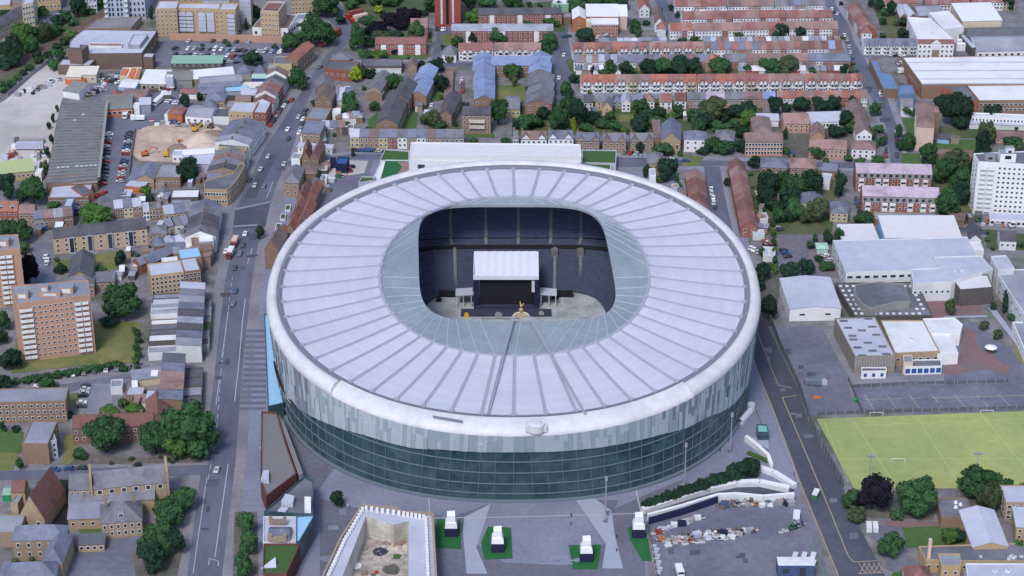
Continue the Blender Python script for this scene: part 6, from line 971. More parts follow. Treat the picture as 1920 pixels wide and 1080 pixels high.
bldg('old_house', 'small purple grey slate roofed house with tan end chimneys', 'house', (502,1012), (543,1012), 9.5, 8, 'gable', 2, 'brick_tan', 'roof_lilac' if 0 else 'roof_slate')
for k, y in enumerate((978, 1011)): p = G(521, y, 10); A = MB(); A.box(-3.2, 3.2, -.45, .45, 0, 2, 0); [A.box(s*2.6-.6, s*2.6+.6, -.5, .5, 2, 3.2, 0) for s in (-1, 1)]; tag(link('chimney_wall', A.mesh('chimney_wall', ['brick_tan']), None, (p.x, p.y, 9)), ['rear','front'][k]+' tan chimney wall of the old purple slate house', 'chimney')
flat('glass_roof_block', 'sky blue roofed wedge with teal glass side wall', 'building', [(555,1018),(562,1016),(588,972),(588,967),(555,969)], 9.4, 'glass_green', 'sheet_skyblue'); flat('green_roof_block', 'grass roofed block with dark red brick wall at the bottom edge', 'building', [(493,1078),(537,1078),(563,1022),(494,1022)], 8, 'brick_dark_red', 'green_roof', par=.7)
b = MB(); p = G(505, 1060, 8); b.add([(-3, -2, 0), (2.6, -1.5, 0), (2.4, 2.5, 0), (2.2, 1.2, 2.8)], [(0, 1, 3), (1, 2, 3), (2, 0, 3)]); tag(link('roof_light', b.mesh('roof_light', ['felt_pale']), None, p), 'pale triangular rooflight on the grass roofed block', 'rooflight')
# half built block with open white pit
r = root('half_built_block', 'half built block with white posts round an open rubble pit', 'building site', (0, 0, 0)); Hh = 9
OUT = [G(*p, Hh) for p in ((596,1105),(641,1010),(680,951),(745,957),(748,963),(811,967),(819,1110))]; IN_ = [G(*p, Hh) for p in ((632,1105),(662,1030),(686,968),(738,984),(767,976),(766,990),(766,1110))]; FLR = [G(*p, 0) for p in ((640,1145),(664,1068),(686,1006),(740,1022),(760,1013),(764,1024),(765,1145))]
b = MB(); n = len(OUT)
for i in range(n-1):
    o, o2, q, q2, f, f2 = OUT[i], OUT[i+1], IN_[i], IN_[i+1], FLR[i], FLR[i+1]; g, g2 = Vector((o.x, o.y, 0)), Vector((o2.x, o2.y, 0))
    b.add([g, o, o2, g2], [(0, 1, 2, 3)], 1); b.add([o, q, q2, o2], [(0, 1, 2, 3)], 2); b.add([q, f, f2, q2], [(0, 1, 2, 3)], 0)
mat('pit_white', (.5, .49, .45), .95, .35, .6, (.33, .31, .28), .12, .56, streak=(1, 1, 6)); link('wall', b.mesh('wall', ['pit_white', 'brick_tan', 'felt_pale']), r)
b = MB(); b.add([(p.x, p.y, .15) for p in FLR], [tuple(range(n))[::-1]]); link('pit_floor', b.mesh('pit_floor', ['rubble']), r)
b = MB(); [b.tube(OUT[i]+Vector((0, 0, .9)), OUT[i+1]+Vector((0, 0, .9)), .55, .55, 4) for i in range(n-1)]; link('coping', b.mesh('coping', ['brick_tan']), r)
pm = MB().box(-.5, .5, -.5, .5, 0, 1.7).mesh('post', ['white']); k = 0
for i in range(n-1):
    L = (OUT[i+1]-OUT[i]).length; m = int(L/2.1)
    for j in range(m): 
        p = OUT[i].lerp(OUT[i+1], (j+.5)/m).lerp(IN_[i].lerp(IN_[i+1], (j+.5)/m), .28); link('post', pm, r, p); k += 1
rr = random.Random(9)
for i in range(46):
    px, py = rr.uniform(672, 762), rr.uniform(1014, 1085)
    if px < 690-(py-1006)*.3+8: continue
    p = G(px, py); w = rr.uniform(.4, 1.7); b = MB(); ps = [(w*(.6+.5*rr.random())*math.cos(a*1.05), w*(.6+.5*rr.random())*math.sin(a*1.05)) for a in range(6)]; b.prism(ps, 0, w*.35); b.prism([(x*.55, y*.55) for x, y in ps], w*.35, w*.6)
    tag(link('rubble_lump', b.mesh('rubble_lump', [rr.choice(['concrete_pale', 'rubble', 'earth_brown', 'felt_dark', 'render_grey'])]), None, (p.x, p.y, .16)), 'lump of broken rubble on the floor of the open pit', 'rubble', 'rubble lumps in the open pit')
for k, (px, py, c, w, h, lab) in enumerate(((713,1035,'navy_grey',6,.5,'dark slab corner in the rubble pit'), (745,1045,'grass_bright',4,.4,'bright green strip in the rubble pit'), (706,1075,'red_paint',1.6,1,'red machine in the rubble pit'), (668,1062,'white',5,.6,'white rubble heap in the pit'), (735,1070,'soil',7,.8,'dark soil heap in the rubble pit'))):
    p = G(px, py); b = MB(); rr = random.Random(k); ps = [(w/2*(.7+.4*rr.random())*math.cos(a*.785), w/2*(.7+.4*rr.random())*math.sin(a*.785)) for a in range(8)]; b.prism(ps, 0, h*.6); b.prism([(x*.6, y*.6) for x, y in ps], h*.6, h); tag(link('pit_object', b.mesh('pit_object', [c]), None, (p.x, p.y, .16)), lab, 'rubble')
# wrapped blocks on green pads
for k, (px, py, lab) in enumerate(((846,1004,'left of the four'), (933,1033,'second of the four'), (1099,1051,'third of the four'), (1197,1006,'right of the four'))):
    p = G(px, py); r = root('wrapped_block', 'white wrapped block on dark plinth and green pad, '+lab, 'wrapped block', (p.x, p.y, 0), 0, 'white wrapped blocks on green pads')
    link('plinth', MB().box(-2.4, 2.4, -1.5, 3, 0, 4, 0).mesh('plinth', ['navy']), r); b = MB(); sec = [(4, 2.3, 2.9), (6.2, 2.0, 2.7), (6.6, 1.6, 2.1), (9.2, 1.45, 1.9)]
    for (z0, a, c), (z1, d, e) in zip(sec, sec[1:]): b.add([(-a, -1.4+(2.3-a)*.8, z0), (a, -1.4+(2.3-a)*.8, z0), (a, c, z0), (-a, c, z0), (-d, -1.4+(2.3-d)*.8, z1), (d+.15, -1.4+(2.3-d)*.8, z1), (d, e, z1), (-d, e, z1)], [(0, 1, 5, 4), (1, 2, 6, 5), (2, 3, 7, 6), (3, 0, 4, 7)])
    b.add([(-1.45, -.7, 9.2), (1.6, -.7, 9.2), (1.45, 1.9, 9.9), (-1.45, 1.9, 9.6)], [(0, 1, 2, 3)]); link('wrap', b.mesh('wrap', ['white']), r)
    b = MB(); [b.box(-3-j*.5, 3+j*.5, -2.4-j*.4, -2.2-j*.4, .13, .5) for j in range(2)]; link('pad_kerb', b.mesh('pad_kerb', ['artificial_green']), r)
for px, yb, yt, lab in ((1135,978,890,'tall grey light mast on the plaza between the green pads'), (1283,912,828,'tall grey light mast behind the dark hedge'), (1369,846,772,'thin light mast at the right corner of the stadium')):
    p = G(px, yb); h = (yb-yt)/(ppm(p)*.883); r = root('light_mast', lab, 'light mast', p); link('pole', MB().tube((0, 0, 0), (0, 0, h), .32, .2, 8).mesh('pole', ['steel']), r); link('lamp_head', MB().box(-.5, .5, -.5, .5, h-1.6, h).mesh('lamp_head', ['steel']), r); link('base_plate', MB().box(-.8, .8, -.8, .8, 0, .3).mesh('base_plate', ['felt_dark']), r)
p = G(1137, 968); b = MB().tube((0, 0, 0), (0, 0, 2.4), .06, .06, 5).add([(0, 0, 2.4), (1.7, .3, 2.2), (.2, 0, .6)], [(0, 1, 2)]); tag(link('banner', b.mesh('banner', ['felt_dark']), None, p), 'small dark flag at the foot of the plaza light mast', 'flag')
# sloping white walls beside the access ramp
def wallrun(name, lab, pts, h, th, m, cap=None, cat='wall'):
    b = MB(); P = [G(*p) for p in pts]
    for a, c in zip(P, P[1:]):
        u = (c-a).normalized(); nn = Vector((-u.y, u.x, 0))*th/2; b.prism(ccw([tuple((a-nn)[:2]), tuple((c-nn)[:2]), tuple((c+nn)[:2]), tuple((a+nn)[:2])]), 0, h, 0, 1 if cap else 0)
    return tag(link(name, b.mesh(name, [m] + ([cap] if cap else []))), lab, cat)
wallrun('ramp_wall', 'upper white sloped wall between hedge and ramp', [(1205,962),(1260,943),(1330,922),(1380,911),(1424,910),(1480,922)], 2.2, 2.6, 'white_dull', 'white'); wallrun('ramp_wall', 'lower white wall between ramp and contractor yard', [(1214,978),(1280,960),(1345,940),(1380,938),(1430,943),(1488,938)], 3.4, 1.2, 'white_dull', 'white'); wallrun('hoarding', 'dark navy hoarding under the lower white ramp wall', [(1216,984),(1280,966),(1345,944)], 3.2, .4, 'navy_hoarding', cat='hoarding')
wallrun('corner_wall', 'white angled retaining wall below the teal kiosk', [(1398,826),(1420,843),(1440,862),(1446,880)], 2.4, 1.5, 'white_dull', 'white'); patch('plaza_pale', [(1395,822),(1440,824),(1442,846)], 'plaza_pale', .5); wallrun('corner_wall', 'white angled wall where the ramp meets the side road', [(1425,882),(1450,890),(1490,915)], 1.8, 2.4, 'white', 'white'); wallrun('ramp_side', 'grey green planted bank below the angled retaining wall', [(1402,850),(1430,862),(1446,870)], .8, 2, 'green_roof', cat='planted bank')
bldg('teal_kiosk', 'teal roofed kiosk at the plaza corner beside the side road', 'kiosk', (1421,812), (1441,812), 4, 6, 'flat', 0, 'glass_green', 'teal_paint', (3,1), wm=unit_pane()); p = G(1396, 785); r = root('boat_shelter', 'long white curved shelter beside the stadium glass', 'shelter', (p.x, p.y, 0), R(-28)); b = MB(); nn = 10
for i in range(nn):
    a, c = math.pi*i/nn, math.pi*(i+1)/nn; b.add([(-1.2*math.cos(a), -5, 1+1.4*math.sin(a)), (-1.2*math.cos(c), -5, 1+1.4*math.sin(c)), (-1.*math.cos(c), 6, 1+1.2*math.sin(c)), (-1.*math.cos(a), 6, 1+1.2*math.sin(a))], [(0, 1, 2, 3)])
b.box(-1.2, 1.2, -5, 6, 0, 1); link('shell', b.mesh('shell', ['white']), r); link('drum', MB().tube((-.5, 8, 0), (-.5, 8, 2.8), 1.7, 1.6, 12).mesh('drum', ['white_dull']), r)
wallrun('plinth_edge', 'low pale kerb wall round the white curved shelter', [(1352,815),(1391,754),(1413,756),(1431,800)], .7, .6, 'pave')
# fences
def fence(name, lab, pts, h, m, step=4.):
    r = root(name, lab, 'fence', G(*pts[0])); o = r.location; P = [G(*p) for p in pts]; b = MB(); posts = []
    for a, c in zip(P, P[1:]):
        L = (c-a).length; u = (c-a)/L; nn = Vector((-u.y, u.x, 0))*.04; b.prism(ccw([tuple((a-nn-o)[:2]), tuple((c-nn-o)[:2]), tuple((c+nn-o)[:2]), tuple((a+nn-o)[:2])]), .1, h)
        posts += [a+u*(k*step)-o for k in range(int(L/step)+1)]
    link('mesh_panel', b.mesh('mesh_panel', [m]), r); pm = MB().box(-.1, .1, -.1, .1, 0, h+.25).mesh('post', ['steel'])
    for q in posts[:90]: link('post', pm, r, q)
fence('tall_fence', 'tall dark mesh fence along the side road and sports pitch', [(1441,598),(1462,652),(1498,730),(1517,790),(1540,840),(1580,915)], 4, 'felt_dark'); fence('yard_fence', 'low fence between green pad and contractor yard', [(1214,985),(1224,1040),(1234,1100)], 2.2, 'felt_dark', 3); fence('court_fence', 'dark fence between playground court and sports pitch', [(1530,779),(1620,775),(1760,771),(1925,767)], 1.6, 'felt_dark'); fence('court_fence', 'dark fence across the middle of the school courts', [(1598,727),(1700,722),(1795,720),(1890,718)], 1.6, 'felt_dark'); fence('court_fence', 'dark fence from the gymnasium corner down to the pitch', [(1590,712),(1602,740),(1617,776)], 2, 'felt_dark'); fence('railway_fence', 'grey fence between railway hedge and lorry yard', [(15,180),(50,150),(85,124),(96,112)], 2.4, 'render_grey'); fence('yard_fence', 'fence on the right side of the excavation car yard', [(254,245),(250,275),(246,300),(243,330)], 2, 'felt_dark', 3); fence('yard_fence', 'green fence at the right edge of the contractor yard', [(1519,1015),(1530,1050),(1545,1085)], 2.2, 'sheet_green', 3)
# floodlights and goals on the pitch
for px, py, lab in ((1629,900,'left'), (1827,912,'right')):
    p = G(px, py); h = 11 if px < 1700 else 15; r = root('floodlight', lab+' twin lamp floodlight on the green sports pitch edge', 'floodlight', p); link('pole', MB().tube((0, 0, 0), (0, 0, h), .16, .12, 6).mesh('pole', ['steel']), r); link('lamp_head', MB().box(-1.6, -.2, -.4, .3, h-.4, h+.5).box(.2, 1.6, -.4, .3, h-.4, h+.5).mesh('lamp_head', ['steel']), r)
for k, (px, py) in enumerate(((1643,781), (1850,777), (1683,868))):
    p = G(px, py); b = MB(); [b.tube((s*2.6, 0, 0), (s*2.6, 0, 2), .09, .09, 5) for s in (-1, 1)]; b.tube((-2.6, 0, 2), (2.6, 0, 2), .09, .09, 5); [b.tube((s*2.6, 1.2, 0), (s*2.6, 0, 2), .06, .06, 4) for s in (-1, 1)]; tag(link('goal', b.mesh('goal', ['white']), None, p), 'white goal frame on the sports pitch, '+['top left','top right','nearest the dark purple tree'][k], 'goal')
p = G(1526, 721); r = root('equipment_trailer', 'dark green trailer with grey machine on the school court', 'trailer', p); link('body', MB().box(-4, 3, -1.2, 1.2, .5, 2.4).mesh('body', ['mullion']), r); link('machine', MB().box(3.1, 5.5, -1, 1, .2, 1.8).box(3.6, 4.8, -.6, .6, 1.8, 2.6).mesh('machine', ['felt_pale']), r); link('wheel', MB().tube((-2, -1.3, .5), (-2, 1.3, .5), .5, .5, 10).mesh('wheel', ['tyre']), r)
p = G(1604, 754); tag(link('bin', MB().tube((0, 0, 0), (0, 0, 1.6), .9, 1., 10).tube((0, 0, 1.6), (0, 0, 1.9), 1., .4, 10).mesh('bin', ['green_paint']), None, p), 'bright green bin at the school court fence', 'bin'); p = G(1532, 747); tag(link('planter', MB().box(-1.6, 1.6, -.5, .5, 0, .8).box(-1.3, .6, -.3, .3, .8, 1.2).mesh('planter', ['orange_paint']), None, p, R(-10)), 'orange barrier on the school court tarmac', 'barrier')
# contractor yard: crates, cabins and machines
CY = ['white_dull','felt_pale','kit_orange','kit_blue','kit_green','kit_red','yellow_paint','steel','brown_wall','white_dull','navy','render_grey']; CN = ['off white','pale blue grey','orange','blue','green','red','yellow','grey','brown','dull white','navy','dark grey']
_kit = {}; mat('kit_orange', (.34, .13, .06), .8, .3, .8); mat('kit_blue', (.05, .08, .17), .8, .3, .8); mat('kit_green', (.04, .13, .07), .8, .3, .8); mat('kit_red', (.22, .05, .04), .8, .3, .8)
def kit(px, py, ci, kind, lab, rz=None, s=1.):
    k = (ci, kind); rr = random.Random(px*7+py)
    if k not in _kit:
        b = MB()
        if kind == 0: b.box(-1.6, 1.6, -1.1, 1.1, .1, 1.9, 0).box(-1.65, 1.65, -1.15, 1.15, 1.9, 2.05, 0)
        elif kind == 1: b.box(-1.4, 1.4, -.9, .9, .5, 1.3, 0).box(-.4, .9, -.8, .8, 1.3, 2.5, 2).box(-.5, 1., -.9, .9, 2.5, 2.65, 0).tube((-1.2, 0, 1.2), (-2.6, 0, 2.8), .2, .16, 5, 0).tube((-2.6, 0, 2.8), (-3.3, 0, .8), .16, .12, 5, 0).tube((-1, -1, .5), (-1, 1, .5), .5, .5, 10, 3).tube((1, -1, .5), (1, 1, .5), .5, .5, 10, 3)
        elif kind == 2: [b.box(-1.5+j*.3, 1.3-j*.2, -.8+j*.2, .9-j*.1, j*.5, j*.5+.45, j % 2) for j in range(3)]
        else: b.box(-3, 3, -1.25, 1.25, .2, 2.7, 0, 1).box(-2.2, -1.2, -1.3, -1.24, 1.2, 2.1, 2).box(.6, 1.6, -1.3, -1.24, .4, 2.3, 2)
        _kit[k] = b.mesh(['crate','machine','stack','cabin'][kind], [CY[ci], 'white_dull', 'glass', 'tyre'])
    p = G(px, py); tag(link(['crate','machine','material_stack','site_cabin'][kind], _kit[k], None, (p.x, p.y, .1), rr.uniform(-.5, .5) if rz is None else rz, (s, s, s)), lab, ['crate','machine','pallet stack','cabin'][kind])
rr = random.Random(11)
for nm, pts, cnt in (('the row under the navy hoarding', ((1222,1004),(1320,968)), 20), ('the top row of the contractor yard', ((1345,952),(1485,944)), 26), ('the middle contractor yard row', ((1232,1014),(1420,996)), 34), ('the front contractor yard row', ((1250,1022),(1390,1006)), 22), ('the heap beside the white cabin', ((1462,1000),(1508,985)), 9)):
    for i in range(cnt): 
        f = (i+.5)/cnt; px, py = pts[0][0]+(pts[1][0]-pts[0][0])*f, pts[0][1]+(pts[1][1]-pts[0][1])*f+rr.uniform(-4, 4); ci = rr.choice([0,1,2,3,4,5,7,8,8,8,9,10,10,11,11,11,11]); kd = rr.choice([0,1,2,2,2]); kit(px, py, ci, kd, '%s %s, %s from left in %s' % (CN[ci], ['crate','machine','pallet stack'][kd], nth(i), nm), s=rr.uniform(.55, 1.))
kit(1493, 975, 0, 3, 'white site cabin beside the machine heap in the contractor yard', 1.4)
for i in range(6): kit(1490+(i % 3)*17, 1050+(i//3)*14, 1, 3, 'pale grey blue cabin, %s from left in the %s cabin row' % (nth(i % 3), ['rear','front'][i//3]), 1.3, .75)
kit(1490, 1078, 3, 3, 'long bright blue cabin at the bottom edge of the yard', 0, 2.2); kit(1629, 993, 0, 3, 'white box trailer, left of pair beside the side road', 1.5, .8); kit(1641, 993, 9, 3, 'white box trailer, right of pair beside the side road', 1.5, .8); kit(1529, 932, 4, 3, 'green and white box lorry body on the side road', 1.2, .85)
for i in range(9): kit(1226+(i % 2)*5-(i//2)*-2, 1028+i*6, 1, 0, 'pale crate, %s from the top along the low yard fence' % nth(i), 0, .6)
# excavation machines and lorry yard
def digger(px, py, c, lab, rz=0., s=1.):
    p = G(px, py); r = root('excavator', lab, 'excavator', (p.x, p.y, .1), rz); 
    b = MB(); [b.box(-2, 2, q-.4, q+.4, 0, .9) for q in (-1.2, 1.2)]; t = link('track', b.mesh('track', ['tyre']), r, sc=(s, s, s)); link('body', MB().box(-2, 1.2, -1.4, 1.4, 1, 2.4).box(-1.9, -1, -1.2, 1.2, 2.4, 2.9).mesh('body', [c]), r, sc=(s, s, s)); link('cab', MB().box(.1, 1.7, .1, 1.4, 1.2, 3.3, 0).box(.3, 1.75, .05, 1.45, 2.1, 3.1, 1).mesh('cab', [c, 'glass']), r, sc=(s, s, s))
    b = MB().tube((1.2, -.4, 1.8), (4.4, -.4, 5), .45, .35, 6).tube((4.4, -.4, 5), (7.4, -.4, 4.2), .36, .28, 6); link('arm', b.mesh('arm', [c]), r, sc=(s, s, s)); link('bucket', MB().prism([(7, -.9), (8.1, -.9), (8.1, .2), (7, .2)], 2.6, 4.2).mesh('bucket', ['steel']), r, sc=(s, s, s))
digger(272, 292, 'orange_paint', 'orange tracked excavator with raised arm in the sandy pit', R(25), .85); digger(312, 293, 'yellow_paint', 'yellow loader on the right side of the sandy pit', R(100), .75); digger(366, 246, 'yellow_paint', 'yellow excavator at the top of the sandy pit', R(20), .75); digger(338, 267, 'orange_paint', 'small orange digger beside the brown earth heap', R(200), .5)
def lorry(px, py, rz, m, lab, L=12, hh=3.6, cab='white'):
    p = G(px, py); r = root('lorry', lab, 'lorry', (p.x, p.y, .08), rz); link('box_body', MB().box(-L/2, L/2, -1.3, 1.3, .9, hh).box(-L/2+.1, L/2-.1, -1.2, 1.2, hh, hh+.12).mesh('box_body', [m]), r); link('cab', MB().box(-L/2-2.3, -L/2-.2, -1.25, 1.25, .6, 2.9, 0).box(-L/2-2.36, -L/2-1.2, -1.1, 1.1, 1.8, 2.7, 1).mesh('cab', [cab, 'glass']), r)
    wm = MB().tube((0, -1.3, .5), (0, 1.3, .5), .5, .5, 10).mesh('axle', ['tyre']); [link('axle', wm, r, (x, 0, 0)) for x in (-L/2-1.2, L/2-1.5, L/2-2.9)]
lorry(57, 281, 0, 'felt_pale', 'long silver grey box trailer in the lorry yard', 14, 4); lorry(60, 268, 0, 'render_grey', 'dark flatbed lorry behind the silver trailer', 13, 2.2, 'felt_dark'); lorry(300, 192, R(70), 'white', 'white bus with red side parked in the works yard', 8, 3.2); lorry(263, 226, 0, 'white', 'white box lorry above the excavation', 5, 2.6); lorry(236, 219, R(90), 'white', 'small white box van in the car yard', 3.5, 2.6); lorry(433, 478, R(84), 'white', 'white roofed red lorry parked on the high road', 6, 3.2, 'kit_red'); lorry(441, 458, R(84), 'pink_pale', 'pale roofed red lorry ahead on the high road', 6, 3.2, 'kit_red'); lorry(612, 82, R(62), 'pink_pale', 'red bus with pale roof by the roadside trees, front', 9, 4.2, 'red_paint'); lorry(629, 70, R(62), 'kit_red', 'red bus by the roadside trees, rear', 9, 4.2, 'kit_red'); lorry(668, 32, R(35), 'kit_red', 'red bus at the top junction beside the park', 9, 4.2, 'red_paint'); lorry(676, 40, R(35), 'pink_pale', 'pink and red bus at the top junction, nearest', 9, 4.2, 'red_paint'); lorry(1605, 146, R(100), 'white_dull', 'white lorry on the terrace street by the orange terrace', 6, 2.8) if 0 else None
lorry(1273, 1072, R(96), 'white', 'white van at the bottom of the contractor yard', 4, 2.3); lorry(1724, 152, R(115), 'white', 'white lorry with yellow cab beside the blue roofed strip', 6, 3, 'yellow_paint'); lorry(1700, 137, R(10), 'white_dull', 'white lorry in the blue building yard', 6, 3)
rr = random.Random(5)
for nm, (x0, y0), (x1, y1), cnt in (('at the top of the lorry yard', (75,165), (118,152), 12), ('beside the lorry yard wall', (30,180), (80,170), 7), ('in the row below the silver trailer', (5,297), (42,294), 4), ('in the white heap below the silver trailer', (58,302), (85,293), 8), ('in the works yard below the supermarket', (190,160), (222,145), 14), ('beside the grey ribbed shed', (155,178), (200,168), 10), ('above the sandy excavation', (280,232), (400,236), 12), ('in the gap below the long white shed', (285,175), (330,170), 7), ('in the club yard behind the stadium rim', (612,345), (665,318), 8), ('in the yard right of the gym court', (1420,440), (1450,470), 8), ('in the yard by the white factory drums', (1795,88), (1812,80), 6), ('below the white tower garages', (1830,420), (1910,428), 9)):
    for i in range(cnt):
        f = (i+.5)/cnt; ci = rr.choice([0,0,0,1,2,3,4,5,7,8,9,10,11,11]); kd = rr.choice([0,2,0,1]); kit(x0+(x1-x0)*f, y0+(y1-y0)*f+rr.uniform(-5, 5), ci, kd, '%s %s, %s from left %s' % (CN[ci], ['crate','machine','pallet stack'][kd], nth(i), nm), s=rr.uniform(.6, 1.1))
for i in range(9): 
    p = G(1797+(i % 3)*5.5, 80+(i//3)*7); b = MB().tube((0, 0, 0), (0, 0, 4.2), 1.3, 1.3, 12).tube((0, 0, 4.2), (0, 0, 4.6), 1.3, .6, 12); tag(link('storage_drum', b.mesh('storage_drum', ['white']), None, p), 'white storage drum, %s from left in the %s row beside the factory' % (nth(i % 3), ['rear','middle','front'][i//3]), 'drum', 'white drums beside the factory')
# people on the plaza, a few pixels tall
def person(px, py, c, lab):
    p = G(px, py); r = root('person', lab, 'person', (p.x, p.y, .1)); me = bpy.data.meshes.new('body'); V = [(0, 0, .95), (0, 0, 1.25), (0, 0, 1.45), (0, 0, 1.58), (0, 0, 1.72), (.11, 0, .85), (.13, .08, .48), (.13, .1, .06), (-.11, 0, .85), (-.12, -.1, .48), (-.12, -.14, .06), (.22, 0, 1.4), (.27, -.05, 1.12), (.25, -.12, .86), (-.22, 0, 1.4), (-.27, .05, 1.12), (-.25, .1, .86)]
    me.from_pydata(V, [(0, 1), (1, 2), (2, 3), (3, 4), (0, 5), (5, 6), (6, 7), (0, 8), (8, 9), (9, 10), (2, 11), (11, 12), (12, 13), (2, 14), (14, 15), (15, 16)], []); o = link('body', me, r); me.materials.append(M(c)); o.modifiers.new('skin', 'SKIN'); sv = me.skin_vertices[0].data
    for i, q in enumerate((.15, .16, .17, .07, .11, .1, .075, .06, .1, .075, .06, .07, .05, .04, .07, .05, .04)): sv[i].radius = (q, q)
    sv[0].use_root = True; s = o.modifiers.new('s', 'SUBSURF'); s.levels = s.render_levels = 1
for k, (px, py) in enumerate(((1350,848), (1071,970), (652,952), (1070,985), (1156,1010), (1156,1035), (489,845), (1489,893))): person(px, py, ['black','navy','white_dull','felt_dark'][k % 4], ['person standing near the right end of the stadium glass', 'person on the white plaza line below the glass front', 'person beside the dark plaza tree', 'person in light clothes below the white plaza line', 'person on the pale walk, upper of two', 'person on the pale walk, lower of two', 'person on the pavement left of the brown deck building', 'person at the side road kerb beside the ramp'][k])
# ================================================================ trees
_tm = {}
def crown_mesh(v, col, small, tall=False):
    k = (v, col, small, tall)
    if k in _tm: return _tm[k]
    rr = random.Random(v*13+(5 if tall else 0)); b = MB(); nl = rr.randint(9, 13) if not tall else 6; lobes = [(Vector((0, 0, .5)), .62)]
    for i in range(nl):
        a = 2*math.pi*i/nl+rr.uniform(-.4, .4); q = rr.uniform(.42, .62) if not tall else rr.uniform(.1, .3); z = rr.uniform(.24, .74) if not tall else .15+.6*i/nl
        lobes.append((Vector((q*math.cos(a), q*math.sin(a), z)), rr.uniform(.3, .44) if not tall else rr.uniform(.4, .55)*(1-.5*z)))
    lobes.append((Vector((rr.uniform(-.2, .2), rr.uniform(-.2, .2), .74 if not tall else .8)), .34 if not tall else .25))
    for c, q in lobes: # lumpy solid lobes under the leaf clumps
        n, m = (8, 5) if small else (11, 7); o = len(b.v); vs = []; zs = .46 if not tall else .7
        for j in range(m+1):
            for i in range(n):
                th, ph = math.pi*j/m, 2*math.pi*i/n; d = Vector((math.sin(th)*math.cos(ph), math.sin(th)*math.sin(ph), math.cos(th))); s = q*.86*(1+.26*noise.noise(d*2.6+c*9)); vs.append((c.x+d.x*s, c.y+d.y*s, max(.04, c.z+d.z*s*zs)))
        b.add(vs, [(j*n+i, j*n+(i+1) % n, (j+1)*n+(i+1) % n, (j+1)*n+i) for j in range(m) for i in range(n)])
    N = 300 if small else 1500
    for i in range(N):
        c, q = rr.choice(lobes); d = Vector((rr.gauss(0, 1), rr.gauss(0, 1), rr.gauss(.25, 1))).normalized(); p = c+Vector((d.x, d.y, d.z*(.46 if not tall else .7)))*q*rr.uniform(.84, 1.16)
        if p.z < .05: continue
        w = (d+Vector((rr.gauss(0, .6), rr.gauss(0, .6), rr.gauss(.2, .5)))).normalized(); u = w.orthogonal().normalized(); t = w.cross(u); s = rr.uniform(.035, .085)*(1.7 if small else 1.); an = rr.uniform(0, 6.3); u, t = u*math.cos(an)+t*math.sin(an), t*math.cos(an)-u*math.sin(an)
        f = lambda x, y: (p.x+u.x*x*s+t.x*y*s, p.y+u.y*x*s+t.y*y*s, p.z+(u.z*x+t.z*y)*s*.6); b.add([f(-1, -.5), f(0, -1), f(1, .1), f(.2, 1), f(-.8, .7)], [(0, 1, 2, 3, 4)])
    _tm[k] = b.mesh('crown', ['leaf_'+col]); return _tm[k]
_trunk = {}
def trunk_mesh():
    if not _trunk:
        b = MB().tube((0, 0, 0), (.02, 0, .45), .06, .04, 7); [b.tube((.02, 0, .35), (.35*math.cos(a), .35*math.sin(a), .62), .03, .012, 5) for a in (.3, 1.6, 2.9, 4.2, 5.5)]; _trunk[0] = b.mesh('trunk', ['bark'])
    return _trunk[0]
_tc = [0]
def tree(cx, yt, yb, w, col, label, group=None, tall=False, cat='tree', name='tree'):
    base = yb-.2*w*(.8 if yb-yt > .6*w else .5); p = G(cx, base); s = ppm(p); H = max(1.5, (base-yt)/(s*.883)); rad = w/2/s*1.03; _tc[0] += 1; v = _tc[0] % 5
    r = root(name, label, cat, (p.x, p.y, .05), (_tc[0]*2.4) % 6.28, group); link('trunk', trunk_mesh(), r, (0, 0, 0), 0, (rad*.9, rad*.9, H)); link('crown', crown_mesh(v, col, w < 27, tall), r, (0, 0, 0), 0, (rad, rad, H*1.02)); return r
CW = dict(dark='dark green', mid='mid green', bright='bright green', lime='lime yellow', olive='olive green', purple='dark purple', blue='blue green')
def trees(where, lst, group=None, kind='tree'):
    """lst: (x, top, bottom, width, colour[, 'tall']) - labels count from the left within the named place"""
    lst = sorted(lst, key=lambda t: t[0]); one = len(lst) == 1
    for i, t in enumerate(lst):
        tall = len(t) > 5; sz = 'tall narrow ' if tall else ('small ' if t[3] < 18 else 'large ' if t[3] > 55 else '')
        kd = 'bush' if kind == 'tree' and t[3] < 19 and not tall else kind; lab = sz+CW[t[4]]+' '+kd+('' if one else ', '+nth(i)+' from left')+' '+where
        tree(t[0], t[1], t[2], t[3], t[4], lab, group if group else ('trees '+where if not one else None), tall, kd, kd.replace(' ', '_'))
trees('in the wood left of the railway', [(15,75,118,40,'dark'),(8,110,135,40,'dark'),(45,45,95,44,'bright'),(66,50,80,30,'mid'),(30,62,125,34,'dark'),(60,65,105,30,'mid'),(85,42,85,28,'olive'),(100,43,75,28,'mid'),(108,27,52,26,'dark'),(125,19,46,24,'mid'),(148,-12,38,34,'dark'),(80,12,37,26,'mid'),(8,20,42,36,'mid'),(70,95,112,20,'dark'),(28,100,130,30,'dark'),(170,15,30,22,'mid'),(185,-5,20,22,'mid'),(112,48,64,20,'mid'),(138,36,52,20,'mid')])
trees('in the hedge between railway and yard', [(135,57,76,22,'bright'),(122,68,88,24,'mid'),(108,80,98,20,'dark'),(112,90,118,26,'mid'),(102,108,136,26,'mid'),(90,96,112,18,'dark'),(72,105,122,20,'mid'),(55,120,136,20,'mid'),(35,138,154,20,'mid'),(20,150,168,24,'mid'),(6,152,178,26,'mid'),(45,130,144,16,'dark')])
trees('beside the blue grey tower', [(284,13,39,14,'dark','tall')]); trees('between the tan flats', [(482,10,45,20,'dark'),(445,55,63,14,'dark'),(462,35,58,10,'dark','tall'),(475,40,54,9,'dark','tall')])
